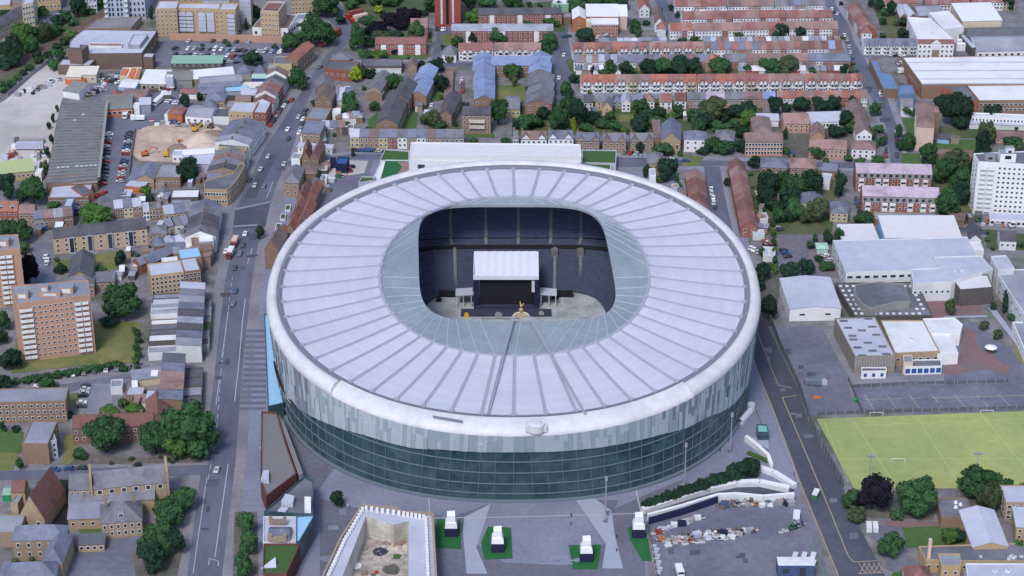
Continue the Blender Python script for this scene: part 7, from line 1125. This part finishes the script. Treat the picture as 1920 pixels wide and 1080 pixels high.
trees('by the high road at the top edge', [(612,-12,40,54,'mid'),(598,26,96,64,'mid'),(548,60,105,42,'mid'),(576,52,92,40,'mid'),(640,29,50,22,'dark')]); trees('on the high road kerb beside the cream block', [(559,123,175,37,'mid')]); trees('in the retail car park', [(474,97,128,42,'dark'),(379,81,89,10,'mid'),(428,78,89,13,'mid'),(516,82,97,14,'mid')]); trees('in the works yard', [(347,174,206,22,'dark'),(374,172,193,12,'dark'),(316,90,90.5,1.5,'mid')][:2]); trees('between grey shed and corner building', [(353,296,346,46,'dark')]); trees('in the strip along the lorry yard wall', [(92,228,244,10,'dark'),(97,250,272,10,'dark'),(100,212,232,8,'dark'),(90,276,300,12,'dark'),(86,300,330,22,'olive'),(108,196,212,8,'mid')])
trees('below the olive roofed shed', [(14,326,378,40,'dark'),(64,328,392,54,'mid'),(44,352,382,30,'dark'),(100,378,390,26,'mid')]); trees('by the street behind the tan flats', [(181,385,430,68,'bright')]); trees('beside the car yard shed', [(274,348,376,24,'bright'),(282,366,384,20,'dark')]); trees('at the left edge above the brick towers', [(12,410,455,46,'mid'),(42,412,462,46,'mid'),(40,452,480,34,'mid'),(58,475,540,36,'purple')])
trees('on the lawn in front of the tan flats', [(227,466,502,24,'dark'),(114,495,516,28,'dark'),(188,500,510,26,'mid')]); trees('beside the orange tan flats', [(230,532,606,78,'mid')]); trees('beside the brick towers', [(5,580,625,34,'mid'),(22,650,700,50,'dark'),(5,700,745,46,'dark'),(240,536,548,30,'mid'),(2,622,650,30,'dark')])
trees('in the hedge round the dry lawn', [(205,595,612,40,'dark')]+[(256+(i % 2)*4,612+i*14,634+i*14,16,'mid') for i in range(6)]+[(50+i*19,704-i*3.2,722-i*3.2,24,'mid') for i in range(10)]+[(28,708,724,18,'mid'),(232,684,700,20,'mid')], kind='hedge shrub'); trees('by the lane below the dry lawn', [(88,708,732,34,'mid')]); trees('beside the red roofed almshouse', [(200,775,860,80,'mid'),(293,785,862,70,'mid'),(362,750,866,112,'mid'),(330,790,864,60,'bright'),(205,765,780,42,'bright'),(253,758,778,36,'bright'),(232,745,770,24,'olive'),(150,838,866,28,'mid'),(258,868,878,18,'dark'),(128,772,785,26,'dark')])
trees('at the left edge below the brick flats', [(38,855,885,16,'mid'),(5,790,812,16,'dark'),(30,798,812,20,'dark')]); trees('in the row between playground and high road', [(345,911,965,52,'mid'),(318,928,1000,62,'mid'),(300,980,1050,60,'mid'),(288,1010,1078,58,'dark'),(330,985,1045,40,'dark'),(270,1005,1030,28,'mid')]); trees('on the pavement beside the bottom of the high road', [(462,957,1010,34,'mid'),(468,990,1045,38,'mid'),(458,1030,1090,36,'mid')]); trees('on the plaza left of the half built block', [(632,916,955,28,'dark')]); trees('in the slate roofed school yard', [(28,1046,1058,14,'olive'),(60,1042,1054,12,'olive')])
trees('on the high road opposite the crossing', [(488,423,451,17,'dark')]); trees('beside the shop terrace end', [(662,277,296,11,'dark','tall')])
trees('in the park at the top', [(660,-2,22,26,'mid'),(710,-12,16,40,'mid'),(730,-8,18,34,'mid'),(672,-8,10,30,'dark'),(812,-10,30,40,'mid'),(710,10,28,20,'lime'),(690,30,48,36,'mid'),(670,50,100,32,'mid'),(668,42,70,20,'bright'),(640,-15,5,30,'mid'),(795,18,32,20,'dark'),(742,-15,8,30,'dark')])
trees('in the dark purple copse', [(735,22,55,44,'purple'),(760,12,50,40,'purple'),(712,38,68,40,'purple'),(695,48,72,30,'purple'),(750,35,60,40,'purple'),(778,15,45,30,'purple'),(690,70,92,30,'dark'),(715,58,80,40,'olive'),(740,58,78,36,'dark')]); trees('in front of the dark purple copse', [(783,38,80,38,'mid'),(686,92,112,34,'mid'),(712,94,113,34,'bright'),(740,90,105,18,'purple'),(765,102,113,9,'bright')]); trees('among the brick flats below the red tower', [(892,17,52,40,'bright'),(945,26,50,34,'bright'),(990,30,50,34,'bright'),(1034,31,55,34,'bright'),(858,65,95,26,'mid'),(886,58,84,18,'dark'),(932,51,86,40,'mid'),(1010,48,80,26,'mid'),(1032,60,98,30,'mid'),(1016,80,108,44,'mid'),(976,90,104,16,'dark'),(832,84,96,12,'dark'),(858,95,110,8,'dark','tall')])
trees('at the top edge behind the white school', [(968,-12,20,28,'mid'),(1046,2,24,26,'dark'),(1080,-8,26,36,'mid'),(1112,-8,20,44,'mid'),(1145,-12,20,40,'mid'),(1165,-8,22,30,'dark'),(992,4,16,12,'dark'),(1012,5,17,12,'mid'),(912,-8,22,40,'mid'),(955,-10,16,30,'mid'),(880,-10,20,30,'mid')]); trees('in front of the orange school', [(1097,52,86,40,'dark'),(1190,36,66,26,'mid'),(1196,54,72,18,'mid'),(1212,38,50,16,'dark'),(1143,58,66,20,'olive')])
trees('in the estate right of the high road bend', [(657,170,222,34,'mid'),(656,185,196,20,'dark'),(667,122,158,26,'lime'),(661,135,150,18,'lime'),(692,130,148,30,'dark'),(680,120,150,14,'mid'),(735,136,172,30,'mid'),(750,141,160,18,'bright'),(790,112,130,16,'dark'),(806,113,128,10,'dark'),(822,105,140,26,'dark'),(828,138,178,30,'dark'),(843,104,120,18,'olive'),(702,190,212,20,'mid'),(690,238,252,22,'mid'),(806,207,242,38,'olive'),(825,226,245,30,'mid'),(590,186,202,16,'dark'),(935,184,240,38,'mid'),(962,118,154,40,'mid'),(965,140,165,14,'olive'),(992,160,185,14,'dark')])
W = [(985,216,252,30,'mid'),(1000,214,246,40,'mid'),(1018,200,230,30,'dark'),(970,225,245,22,'dark'),(1048,198,252,44,'mid'),(1066,175,225,34,'mid'),(1088,188,244,40,'dark'),(1062,150,185,26,'mid'),(1076,138,160,22,'dark'),(1110,208,238,32,'dark'),(1075,222,248,16,'lime','tall'),(1034,234,250,8,'lime','tall'),(1144,208,234,22,'mid'),(1156,228,250,24,'mid'),(1130,222,244,36,'mid'),(1098,232,248,30,'mid'),(1204,184,228,34,'mid'),(1198,214,252,38,'dark'),(1185,190,210,11,'lime','tall'),(1212,205,240,28,'mid'),(1235,200,225,30,'dark'),(1258,210,225,28,'bright'),(1230,218,246,34,'mid'),(1272,195,225,24,'mid'),(1296,204,236,22,'mid'),(1334,180,236,52,'olive'),(1320,210,246,36,'dark'),(1310,222,250,30,'mid'),(1358,205,232,30,'dark'),(1345,226,250,28,'mid'),(1378,195,225,34,'dark'),(1402,190,222,34,'dark'),(1402,207,242,34,'bright'),(1390,236,262,30,'dark'),(1376,222,244,24,'mid'),(1052,244,256,20,'mid'),(1170,238,252,20,'bright')]
trees('in the wood behind the north road villas', W)
trees('along the north road villas', [(1013,256,276,26,'bright'),(1100,270,285,22,'mid'),(1139,266,284,10,'mid','tall'),(1151,272,286,9,'mid'),(1200,264,290,18,'dark'),(1243,266,298,48,'mid'),(1275,282,296,12,'mid'),(1335,254,292,34,'mid'),(1360,262,294,40,'mid'),(1316,276,294,24,'dark'),(1390,258,292,28,'dark'),(1414,290,320,24,'dark'),(1474,274,292,18,'mid'),(1532,274,302,34,'mid'),(1547,294,316,14,'bright'),(1505,228,248,22,'bright'),(1472,240,264,15,'dark','tall'),(948,258,270,22,'mid'),(888,258,268,18,'mid')])
trees('in the dark row below the clay terrace', [(1452,180,220,30,'dark'),(1474,190,218,22,'dark'),(1502,182,214,38,'dark'),(1536,180,218,32,'dark'),(1562,178,214,32,'dark'),(1600,180,210,22,'dark'),(1640,190,222,24,'mid'),(1588,205,245,34,'dark'),(1570,236,262,40,'dark'),(1598,226,256,30,'mid')])
trees('in the row above the orange terrace', [(1110,125,142,16,'dark','tall'),(1145,113,142,26,'mid'),(1132,130,145,26,'mid'),(1174,117,144,28,'dark'),(1168,128,142,12,'mid'),(1215,110,146,38,'dark'),(1242,107,146,34,'mid'),(1272,105,146,40,'dark'),(1300,110,146,34,'dark'),(1294,111,143,18,'olive'),(1348,108,145,46,'mid'),(1400,122,142,20,'mid'),(1412,126,140,18,'mid'),(1444,110,145,46,'mid'),(1478,104,145,42,'olive'),(1466,128,144,18,'mid'),(1522,125,143,18,'mid'),(1582,119,144,18,'dark'),(1075,140,155,14,'dark')]); trees('in the front gardens of the orange terrace', [(1136,147,174,26,'mid'),(1208,155,172,14,'mid'),(1343,161,172,10,'mid'),(1329,160,170,8,'olive'),(1417,163,174,15,'dark'),(1592,158,170,14,'mid'),(1560,160,168,8,'dark'),(1454,166,178,6,'mid'),(1183,98,106,9,'dark'),(1145,94,106,10,'mid'),(1397,97,104,8,'dark'),(1438,92,103,10,'dark')])
trees('among the upper terraces', [(1404,-10,25,34,'dark'),(1424,2,25,24,'dark'),(1384,58,76,22,'mid'),(1378,42,50,8,'dark'),(1436,35,47,16,'mid'),(1466,42,75,26,'dark'),(1455,55,75,24,'mid'),(1500,48,75,25,'dark'),(1512,12,24,22,'mid'),(1469,18,28,22,'mid'),(1550,35,45,9,'lime'),(1494,39,47,9,'dark'),(1520,39,46,8,'dark'),(1577,2,12,9,'dark'),(1300,70,78,16,'mid'),(1500,70,80,10,'mid'),(1270,20,36,12,'mid'),(1238,14,24,10,'dark'),(1258,8,22,12,'dark'),(1350,18,28,16,'mid'),(1302,18,30,10,'mid')])
trees('in the gardens behind the slanting terrace', [(1646,-8,26,24,'dark'),(1670,0,34,20,'dark'),(1658,12,34,16,'mid'),(1635,-5,18,20,'dark'),(1694,34,54,24,'dark'),(1692,52,76,24,'dark'),(1678,40,50,10,'mid'),(1655,32,50,16,'mid'),(1718,10,18,10,'mid'),(1840,-10,20,44,'dark'),(1890,-8,22,28,'dark'),(1860,2,20,24,'dark'),(1655,62,74,14,'mid')])
trees('between the pink slab block and the warehouse', [(1790,172,245,66,'dark'),(1768,178,215,44,'dark'),(1800,205,246,40,'dark'),(1861,198,235,38,'dark'),(1850,226,276,36,'olive'),(1702,198,222,28,'mid'),(1905,236,246,9,'mid')]); trees('along the street below the pink slab block', [(1632,238,266,24,'mid'),(1648,234,252,22,'mid'),(1655,254,276,18,'mid'),(1684,232,262,16,'mid'),(1700,248,288,34,'mid'),(1688,262,285,22,'dark'),(1640,262,280,18,'mid'),(1612,296,312,22,'mid'),(1646,292,310,28,'mid'),(1590,290,306,20,'mid')])
trees('in the weeping group left of the white tower', [(1738,266,312,36,'mid'),(1740,296,312,26,'mid'),(1790,275,330,48,'olive'),(1772,298,350,50,'mid'),(1800,310,370,48,'mid'),(1832,270,350,44,'dark'),(1772,348,415,56,'mid'),(1800,335,390,40,'dark'),(1755,392,412,28,'mid'),(1900,256,282,40,'mid'),(1915,268,296,30,'olive'),(1840,240,292,30,'dark')])
trees('in the wood beside the right red terrace', [(1440,315,380,46,'dark'),(1465,318,372,40,'mid'),(1490,322,388,46,'mid'),(1520,316,376,50,'dark'),(1435,345,395,38,'dark'),(1478,350,400,44,'dark'),(1455,372,405,34,'dark'),(1575,322,370,24,'dark'),(1572,344,374,20,'dark'),(1362,332,352,14,'dark'),(1410,295,318,20,'dark'),(1520,350,382,34,'dark')]); trees('at the top of the school car park', [(1460,385,424,30,'mid'),(1492,370,420,36,'mid'),(1532,368,424,44,'olive'),(1512,390,424,30,'olive'),(1478,392,422,26,'dark'),(1619,395,430,42,'mid'),(1615,415,430,24,'dark'),(1552,430,462,22,'dark'),(1572,425,462,22,'mid'),(1528,436,458,11,'mid'),(1520,452,470,18,'mid')])
trees('in the ivy hedge by the school', [(1449+i*.8,410+i*17,432+i*17,12,'bright' if i % 2 else 'mid') for i in range(6)]+[(1440,494,506,26,'mid')], kind='hedge shrub'); trees('between the stadium rim and the school', [(1430,490,530,30,'dark'),(1425,520,548,24,'dark'),(1440,548,606,34,'dark'),(1480,492,522,40,'dark'),(1512,485,520,34,'dark'),(1535,480,494,20,'dark'),(1550,492,508,34,'mid'),(1570,480,500,12,'mid'),(1428,465,485,14,'mid')])
trees('behind the stadium rim beside the tan house', [(1250,298,344,44,'dark'),(1238,330,345,20,'bright'),(1211,306,336,12,'dark'),(1270,325,342,14,'mid')]); trees('on the right school court', [(1780,557,595,24,'olive'),(1883,545,590,18,'dark','tall'),(1845,600,622,20,'olive'),(1870,618,640,20,'olive'),(1862,566,584,14,'dark'),(1900,588,602,26,'mid')])
trees('in front of the green sports pitch', [(1634,890,968,72,'purple'),(1596,912,960,40,'mid'),(1605,948,985,38,'olive'),(1718,890,975,80,'mid'),(1680,952,978,30,'mid'),(1735,888,915,26,'mid'),(1828,875,940,76,'mid'),(1865,880,930,30,'mid'),(1850,898,968,44,'olive'),(1890,894,922,22,'mid'),(1918,902,925,20,'mid')]); trees('in the school drive and lawn', [(1667,995,1050,54,'mid'),(1780,985,1026,36,'bright'),(1798,990,1022,30,'dark'),(1685,1072,1090,30,'bright'),(1912,1008,1045,26,'mid')])
trees('in the dark hedge above the access ramp', [(1212+i*11.6,936-i*4.1-(10 if i > 13 else 0),958-i*3.6,26+i*.6,'dark') for i in range(18)], kind='hedge shrub')
rr = random.Random(21)
def scatter(where, poly, cnt, w=(6, 13), cols=('dark','mid','mid','olive','bright')):
    xs = [p[0] for p in poly]; ys = [p[1] for p in poly]; out = []
    while len(out) < cnt:
        x, y = rr.uniform(min(xs), max(xs)), rr.uniform(min(ys), max(ys)); ins = False; n = len(poly)
        for i in range(n):
            (a, b_), (c, d) = poly[i], poly[i-1]
            if (b_ > y) != (d > y) and x < (c-a)*(y-b_)/(d-b_)+a: ins = not ins
        if ins: q = rr.uniform(*w); out.append((x, y-q*.8, y, q, rr.choice(cols)))
    trees(where, out, kind='shrub')
scatter('in the back gardens above the orange terrace', [(1085,124),(1600,122),(1605,143),(1090,144)], 40); scatter('in the gardens behind the mixed tile row', [(1250,74),(1590,72),(1590,80),(1250,82)], 24); scatter('in the gardens below the lilac row', [(1000,196),(1440,198),(1440,250),(1000,250)], 34, (8, 16)); scatter('in the front gardens along the orange terrace', [(1090,174),(1620,172),(1620,177),(1090,178)], 22, (5, 9)); scatter('in the front gardens below the upper blocks', [(1280,48),(1570,46),(1570,52),(1280,52)], 16, (5, 8)); scatter('in the back yards behind the high road shops', [(590,215),(690,210),(690,245),(600,265)], 12); scatter('in the gardens of the tan flats', [(100,480),(300,455),(340,470),(260,520),(110,520)], 10); scatter('in the gardens behind the slate houses', [(650,150),(860,130),(900,250),(680,250)], 18, (7, 13)); scatter('in the gardens of the left red terrace', [(1255,300),(1290,320),(1300,400),(1270,380)], 8); scatter('in the gardens behind the right red terrace', [(1400,310),(1420,320),(1440,430),(1420,430)], 10); scatter('on the verge of the weeping trees', [(1700,300),(1820,300),(1820,420),(1700,420)], 14, (8, 16)); scatter('in the church gardens', [(130,860),(370,860),(380,870),(130,875)], 9); scatter('in the school grounds right of the car park', [(1800,430),(1925,440),(1925,475),(1850,470)], 9)
# ================================================================ parked and moving cars
_cm = {}
CC = dict(white=(.72,.72,.73), silver=(.42,.44,.47), grey=(.15,.155,.17), black=(.018,.018,.022), blue=(.035,.085,.24), red=(.33,.025,.02), dark=(.05,.055,.07), pale=(.3,.37,.46))
for k, c in CC.items(): mat('car_'+k, c, .3, .03, 1., spec=.6)
def car_mesh(col, van):
    k = (col, van)
    if k in _cm: return _cm[k]
    b, g = MB(), MB(); W = .9
    if van: prof = [(-2.4, .35), (-2.45, .9), (-1.9, 1.2), (-1.3, 2.05), (2.4, 2.1), (2.45, .35)]; gl = ((-1.86, 1.28), (-1.38, 1.98))
    else: prof = [(-2.1, .3), (-2.15, .65), (-1.95, .82), (-.95, .92), (-.35, 1.42), (1.15, 1.45), (1.85, .98), (2.08, .9), (2.1, .3)]; gl = ((-.9, .97), (-.38, 1.4))
    n = len(prof); w = lambda z: W-.16*max(0, z-.85)
    b.add([(x, -w(z), z) for x, z in prof]+[(x, w(z), z) for x, z in prof], [tuple(range(n)), tuple(range(2*n-1, n-1, -1))]+[(i, n+i, n+(i+1) % n, (i+1) % n) for i in range(n)], 0)
    for x in (-1.35, 1.35): 
        for s in (-1, 1): b.tube((x, s*.62, .32), (x, s*.93, .32), .32, .32, 10, 1)
    (x0, z0), (x1, z1) = gl; o = .02; g.add([(x0-o, -.74, z0+o), (x1-o, -.68, z1+o), (x1-o, .68, z1+o), (x0-o, .74, z0+o)], [(0, 1, 2, 3)])
    if not van:
        g.add([(1.2, -.7, 1.45), (1.84, -.78, 1.02), (1.84, .78, 1.02), (1.2, .7, 1.45)], [(0, 1, 2, 3)])
        for s in (-1, 1): g.add([(-.78, s*.9, .98), (1.6, s*.9, .98), (1.1, s*.83, 1.4), (-.33, s*.83, 1.4)], [(0, 1, 2, 3)])
    else:
        for s in (-1, 1): g.add([(-1.7, s*.87, 1.3), (-.6, s*.87, 1.3), (-.6, s*.76, 1.95), (-1.3, s*.76, 1.95)], [(0, 1, 2, 3)])
    _cm[k] = (b.mesh('body', ['car_'+col, 'tyre']), g.mesh('glazing', ['glass'])); return _cm[k]
rc = random.Random(4); _crow = [0]
def car(px, py, rz, col, label, group=None, van=False):
    b, g = car_mesh(col, van); p = G(px, py); o = tag(link('van' if van else 'car', b, None, (p.x, p.y, .25), rz), label, 'van' if van else 'car', group); link('glazing', g, o)
def cars(where, a, b, n, ang, cols=None, gap=.12, jit=1.2, order='left'):
    """a row of parked cars between two traced points, heading ang degrees (0 = nose to the left)"""
    _crow[0] += 1
    for i in range(n):
        if n > 6 and rc.random() < gap: continue
        f = (i+.5)/n; col = cols[i % len(cols)] if cols else rc.choice(['white','silver','silver','grey','black','dark','white','blue','red','dark','pale']); van = rc.random() < .08 and not cols
        car(a[0]+(b[0]-a[0])*f+rc.uniform(-jit, jit), a[1]+(b[1]-a[1])*f+rc.uniform(-jit, jit)*.4, R(ang+rc.uniform(-5, 5)+(180 if rc.random() < .5 else 0)), col, '%s %s, %s from %s %s' % ('pale blue' if col == 'pale' else 'dark grey' if col == 'dark' else col, 'van' if van else 'car', nth(i), order if order == 'left' else 'the top', where), 'cars '+where, van)
cars('along the wall of the retail car park', (300,79), (500,80), 9, 70, gap=.3); cars('in the middle bay of the retail car park', (322,92), (535,99), 17, 70, gap=.25); cars('in the lower bay of the retail car park', (322,105), (470,107), 12, 70, gap=.25); cars('in the right bays of the retail car park', (440,96), (530,100), 7, 70); cars('by the green roofed garages', (410,116), (450,120), 3, 30)
cars('down the right side of the car yard', (243,248), (225,345), 17, 0, order='top', gap=.03, jit=1); cars('down the left side of the car yard', (202,252), (192,350), 14, 10, order='top', gap=.05, jit=2); cars('below the narrow dark annexe', (178,370), (200,362), 2, 60, ['red','red'])
for k, (px, py, a, c) in enumerate(sorted(((540,245,75,'white'), (517,216,70,'red'), (514,226,70,'black'), (560,222,75,'silver'), (541,262,80,'dark'), (503,296,78,'silver'), (489,320,78,'silver'), (478,350,80,'silver'), (495,352,80,'grey'), (547,190,70,'red'), (575,150,62,'dark'), (600,128,60,'grey'), (460,441,84,'white'), (456,462,85,'dark'), (450,478,85,'grey'), (424,474,85,'white'), (440,505,85,'dark'), (441,548,86,'blue'), (437,572,86,'grey'), (407,884,80,'silver'), (533,310,80,'silver'), (468,340,78,'dark')), key=lambda q: q[1])):
    car(px, py, R(a), c, '%s car on the high road, %s from the top of the traffic' % (c if c != 'dark' else 'dark grey', nth(k)), 'cars on the high road')
cars('parked at the kerb of the upper high road', (505,240), (540,190), 7, 75, order='top'); cars('on the right kerb of the upper high road', (560,255), (575,205), 6, 75, order='top')
cars('in the flats yard by the brick towers', (161,722), (152,768), 7, 5, ['dark','silver','silver','black','white','white','dark'], order='top'); cars('along the verge of the lane below the dry lawn', (128,705), (250,690), 6, 88, ['white','grey','dark','white','grey','grey']); cars('on the lane beside the round shrub', (60,727), (115,723), 2, 3, ['white','dark']); cars('on the chapel lane by the red hall', (92,883), (165,880), 3, 2, ['blue','blue','dark']); cars('on the service road beside the tan flats', (86,480), (90,500), 3, 88, ['white','white','silver'], order='top'); cars('in front of the low shop houses', (75,433), (108,429), 2, 5, ['blue','dark']); cars('beside the round green street tree', (138,385), (150,405), 4, 10, ['dark','silver','dark','black'], order='top'); cars('in the yard behind the white flat roofed shed', (300,370), (312,365), 2, 50, ['white','silver'])
cars('beside the blue slate terrace', (865,148), (868,175), 6, 88, ['silver','white','red','blue','red','red'], order='top', jit=.5); cars('in the court of the orange patched block', (793,198), (812,199), 3, 88, ['black','dark','white']); cars('below the blue slate square', (857,198), (880,198), 3, 80, ['white','dark','black']); cars('on the estate road beside the school', (1053,96), (1058,106), 4, 85, ['dark','grey','dark','white'], order='top', jit=.6); cars('at the estate road junction', (1055,70), (1068,70), 2, 30, ['blue','dark']); cars('on the lower estate road', (1046,146), (1050,150), 1, 85, ['white'], order='top'); cars('under the red tower', (816,57), (836,57), 4, 85, ['black','dark','white','silver']); cars('in front of the orange school', (1118,72), (1150,72), 5, 60)
cars('along the upper terrace street', (1556,18), (1572,30), 3, 70, ['white','dark','silver'], order='top'); cars('on the left kerb of the terrace street', (1582,62), (1612,150), 8, 78, order='top'); cars('on the right kerb of the terrace street', (1650,174), (1656,188), 3, 70, ['white','silver','grey'], order='top'); cars('on the left kerb below the clay terrace', (1659,250), (1662,298), 6, 85, ['dark','red','blue','grey','dark','red'], order='top'); cars('on the right kerb below the clay terrace', (1680,246), (1683,298), 6, 85, ['white','dark','red','blue','grey','dark'], order='top')
cars('on the side street by the stadium, left kerb', (1333,352), (1342,395), 5, 82, ['white','silver','white','white','dark'], order='top'); cars('in front gardens on the north road', (1165,288), (1200,290), 3, 60, ['grey','red','silver']); cars('on the north road', (1185,295), (1300,304), 4, 4); cars('below the white panelled flats', (1482,286), (1485,296), 2, 5, ['blue','dark'], order='top'); cars('beside the lilac roofed flats', (1604,372), (1612,398), 4, 80, ['dark','blue','dark','black'], order='top'); cars('in front of the tan roofed close house', (1488,246), (1500,248), 2, 40, ['white','silver'])
cars('at the top of the school car park', (1452,428), (1466,434), 2, 30, ['silver','dark'], order='top'); cars('in the school car park', (1466,468), (1478,486), 3, 10, ['dark','blue','dark'], order='top'); cars('below the green kiosk', (1543,478), (1560,494), 2, 40, ['white','silver']); cars('in the yard below the right red terrace', (1403,466), (1425,476), 3, 70, ['white','white','silver']); cars('on the cross street by the factory', (1672,106), (1692,106), 4, 2); cars('in the blue roofed building yard', (1682,118), (1705,132), 5, 20); cars('by the brick flats at the top left', (1500,82), (1502,83), 1, 5) if 0 else None
cars('on the road beyond the railway', (100,40), (120,20), 3, 50, ['white','silver','dark']); cars('behind the cream sheds', (196,150), (225,158), 5, 30); cars('in the works yard by the white bus', (312,190), (336,196), 5, 70, ['white','white','blue','white','silver']); cars('in the club yard', (586,330), (604,350), 3, 20, ['dark','silver','black'], order='top'); cars('beside the tan shop terrace', (660,284), (740,286), 7, 5)
# ================================================================ yard clutter between the old buildings
rk = random.Random(17)
def clutter(where, poly, cnt):
    xs = [p[0] for p in poly]; ys = [p[1] for p in poly]; pts = []
    while len(pts) < cnt:
        x, y = rk.uniform(min(xs), max(xs)), rk.uniform(min(ys), max(ys)); ins = False
        for i in range(len(poly)):
            (a, b_), (c, d) = poly[i], poly[i-1]
            if (b_ > y) != (d > y) and x < (c-a)*(y-b_)/(d-b_)+a: ins = not ins
        if ins: pts.append((x, y))
    for i, (x, y) in enumerate(sorted(pts)):
        w = rk.uniform(6, 13); rm = rk.choice(['felt_grey', 'felt_dark', 'felt_pale', 'roof_slate', 'roof_brown', 'sheet_white', 'roof_clay']); nm = dict(felt_grey='grey', felt_dark='dark', felt_pale='pale grey', roof_slate='slate', roof_brown='brown', sheet_white='white', roof_clay='clay')[rm]
        bldg('yard_shed', 'small %s roofed yard shed, %s from left %s' % (nm, nth(i), where), 'shed', (x, y), (x+w, y+rk.uniform(-1, 1)), rk.uniform(2.2, 4.2), rk.uniform(2.5, 6), rk.choice(['flat', 'mono', 'gable', 'mono']), .8, rk.choice(['brick_brown', 'white_dull', 'render_grey', 'brick_tan', 'grey_dark_wall']), rm, group='small yard sheds '+where)
for a in (('behind the red corner block', [(400,185),(505,185),(520,150),(470,168),(420,190)], 10), ('behind the crossing terrace', [(290,425),(390,415),(395,440),(300,460)], 14), ('behind the small slate houses', [(285,465),(385,455),(370,490),(290,490)], 10), ('around the cruciform hall', [(180,470),(280,465),(270,520),(190,530)], 7), ('in the yards below the car yard', [(210,360),(330,350),(320,385),(200,385)], 9), ('right of the upper high road', [(600,150),(690,145),(680,235),(600,260)], 22), ('behind the tan corner building', [(330,310),(440,295),(430,330),(340,345)], 8), ('between works yard and garages', [(290,140),(330,138),(340,180),(290,180)], 6), ('around the club yard', [(585,300),(640,310),(600,370),(580,370)], 8), ('behind the tall brown shop houses', [(240,700),(335,690),(330,760),(240,760)], 9), ('behind the blue slate estate', [(755,190),(800,195),(800,215),(750,215)], 3), ('in the gardens behind the clay row', [(1010,205),(1420,200),(1420,215),(1020,225)], 10), ('beside the right red terrace', [(1400,320),(1430,330),(1440,430),(1410,430)], 7), ('below the left red terrace', [(1245,320),(1285,320),(1300,390),(1275,390)], 6), ('on the left edge by the terraces', [(0,415),(130,415),(130,450),(70,450)], 4)): clutter(*a)
# ================================================================ wings and roof pieces belong to their building
bpy.context.view_layer.update()
_by = {}
for o in SCN.objects:
    if o.get('label'): _by.setdefault(o['label'], []).append(o)
def find(s): return next(v[0] for k, v in _by.items() if s in k)
def adopt(parent, *kids):
    p = find(parent)
    for k in kids:
        c = find(k); c.parent = p; c.matrix_parent_inverse = p.matrix_world.inverted()
        for q in ('label', 'category', 'group'):
            if q in c: del c[q]
for a in (('large brown brick supermarket', 'brown plant tower on the left end', 'raised pale roof box', 'long pinkish rooflight', 'low brown annexe with pale roof', 'small square brown block at the right end', 'blue and red entrance canopy'), ('tall blue grey residential tower', 'darker rear wing of the blue'), ('tan brick flats with blue balconies', 'left end wing of the tan', 'right end wing of the tan'),
    ('low white curved fronted', 'curved white window front'), ('square tan tower with dark red', 'dark red roof deck'), ('shed with orange and white striped', 'left orange sheet', 'middle orange sheet', 'right orange sheet'), ('large red striped steel tank', 'small white side hut'), ('long grey warehouse with ridged', 'orange roofed front bay', 'grey roofed front bay'), ('brown roofed barrel shed', 'small orange hipped roof joined'),
    ('grey cruciform roofed hall', 'hipped front wing with orange ridge'), ('long red roofed brick house with chimneys', 'rear wing of the long red'), ('long tan stone church', 'lower chancel at', 'low side aisle'), ('tan hall with very steep', 'side wing with dark red', 'tall tan stair turret'), ('slate roofed school wing with tall', 'right slate roofed school', 'front slate roofed school'), ('orange tan flats with pale blue', 'brown brick right half', 'pale blue roofed rear wing', 'bright white skylight roof'),
    ('grey roofed house with tan walls', 'tan front gable of the grey'), ('long white office building', 'white lower front wing'), ('bright green courtyard terrace', 'brown earth bed'), ('orange brick gable with white roof', 'long white roofed rear wing', 'orange brick front wing', 'tan walled right wing', 'cream stair block'), ('tan stone chapel', 'narrow brown side wing'), ('white curved roof factory', 'white office front with red'), ('white roofed depot with yellow', 'yellow loading bays'),
    ('huge white flat roofed', 'long grey seams'), ('dark left half roof', 'pale right roof of the brick'), ('long blue roofed building', 'raised blue roof block'), ('tall pink walled slab', 'brown stair wing'), ('long white low block with rows', 'pale lean-to roof along'), ('long grey roofed school block', 'raised pale roof deck', 'white stepped stair'), ('dark flat roof dotted', 'dark faceted roof hall'), ('dark blue grey flat roof with white domes', *[v for v in ('trees, left of three', 'trees, right of three', 'trees, lower of three')]),
    ('wedge shaped building with brown', 'pale glass hatch'), ('grey flat roofed wedge block', 'pale grey box on', 'bright white box on', 'low grey box on'), ('small purple grey slate', 'rear tan chimney', 'front tan chimney', 'pale flat roof ring'), ('grass roofed block with dark', 'pale triangular'), ('lilac grey gabled house', 'white fronted low gable'), ('white panelled flats', ) if 0 else ('brown brick flats with blue grey', 'pale grey open stair tower')): adopt(*a)
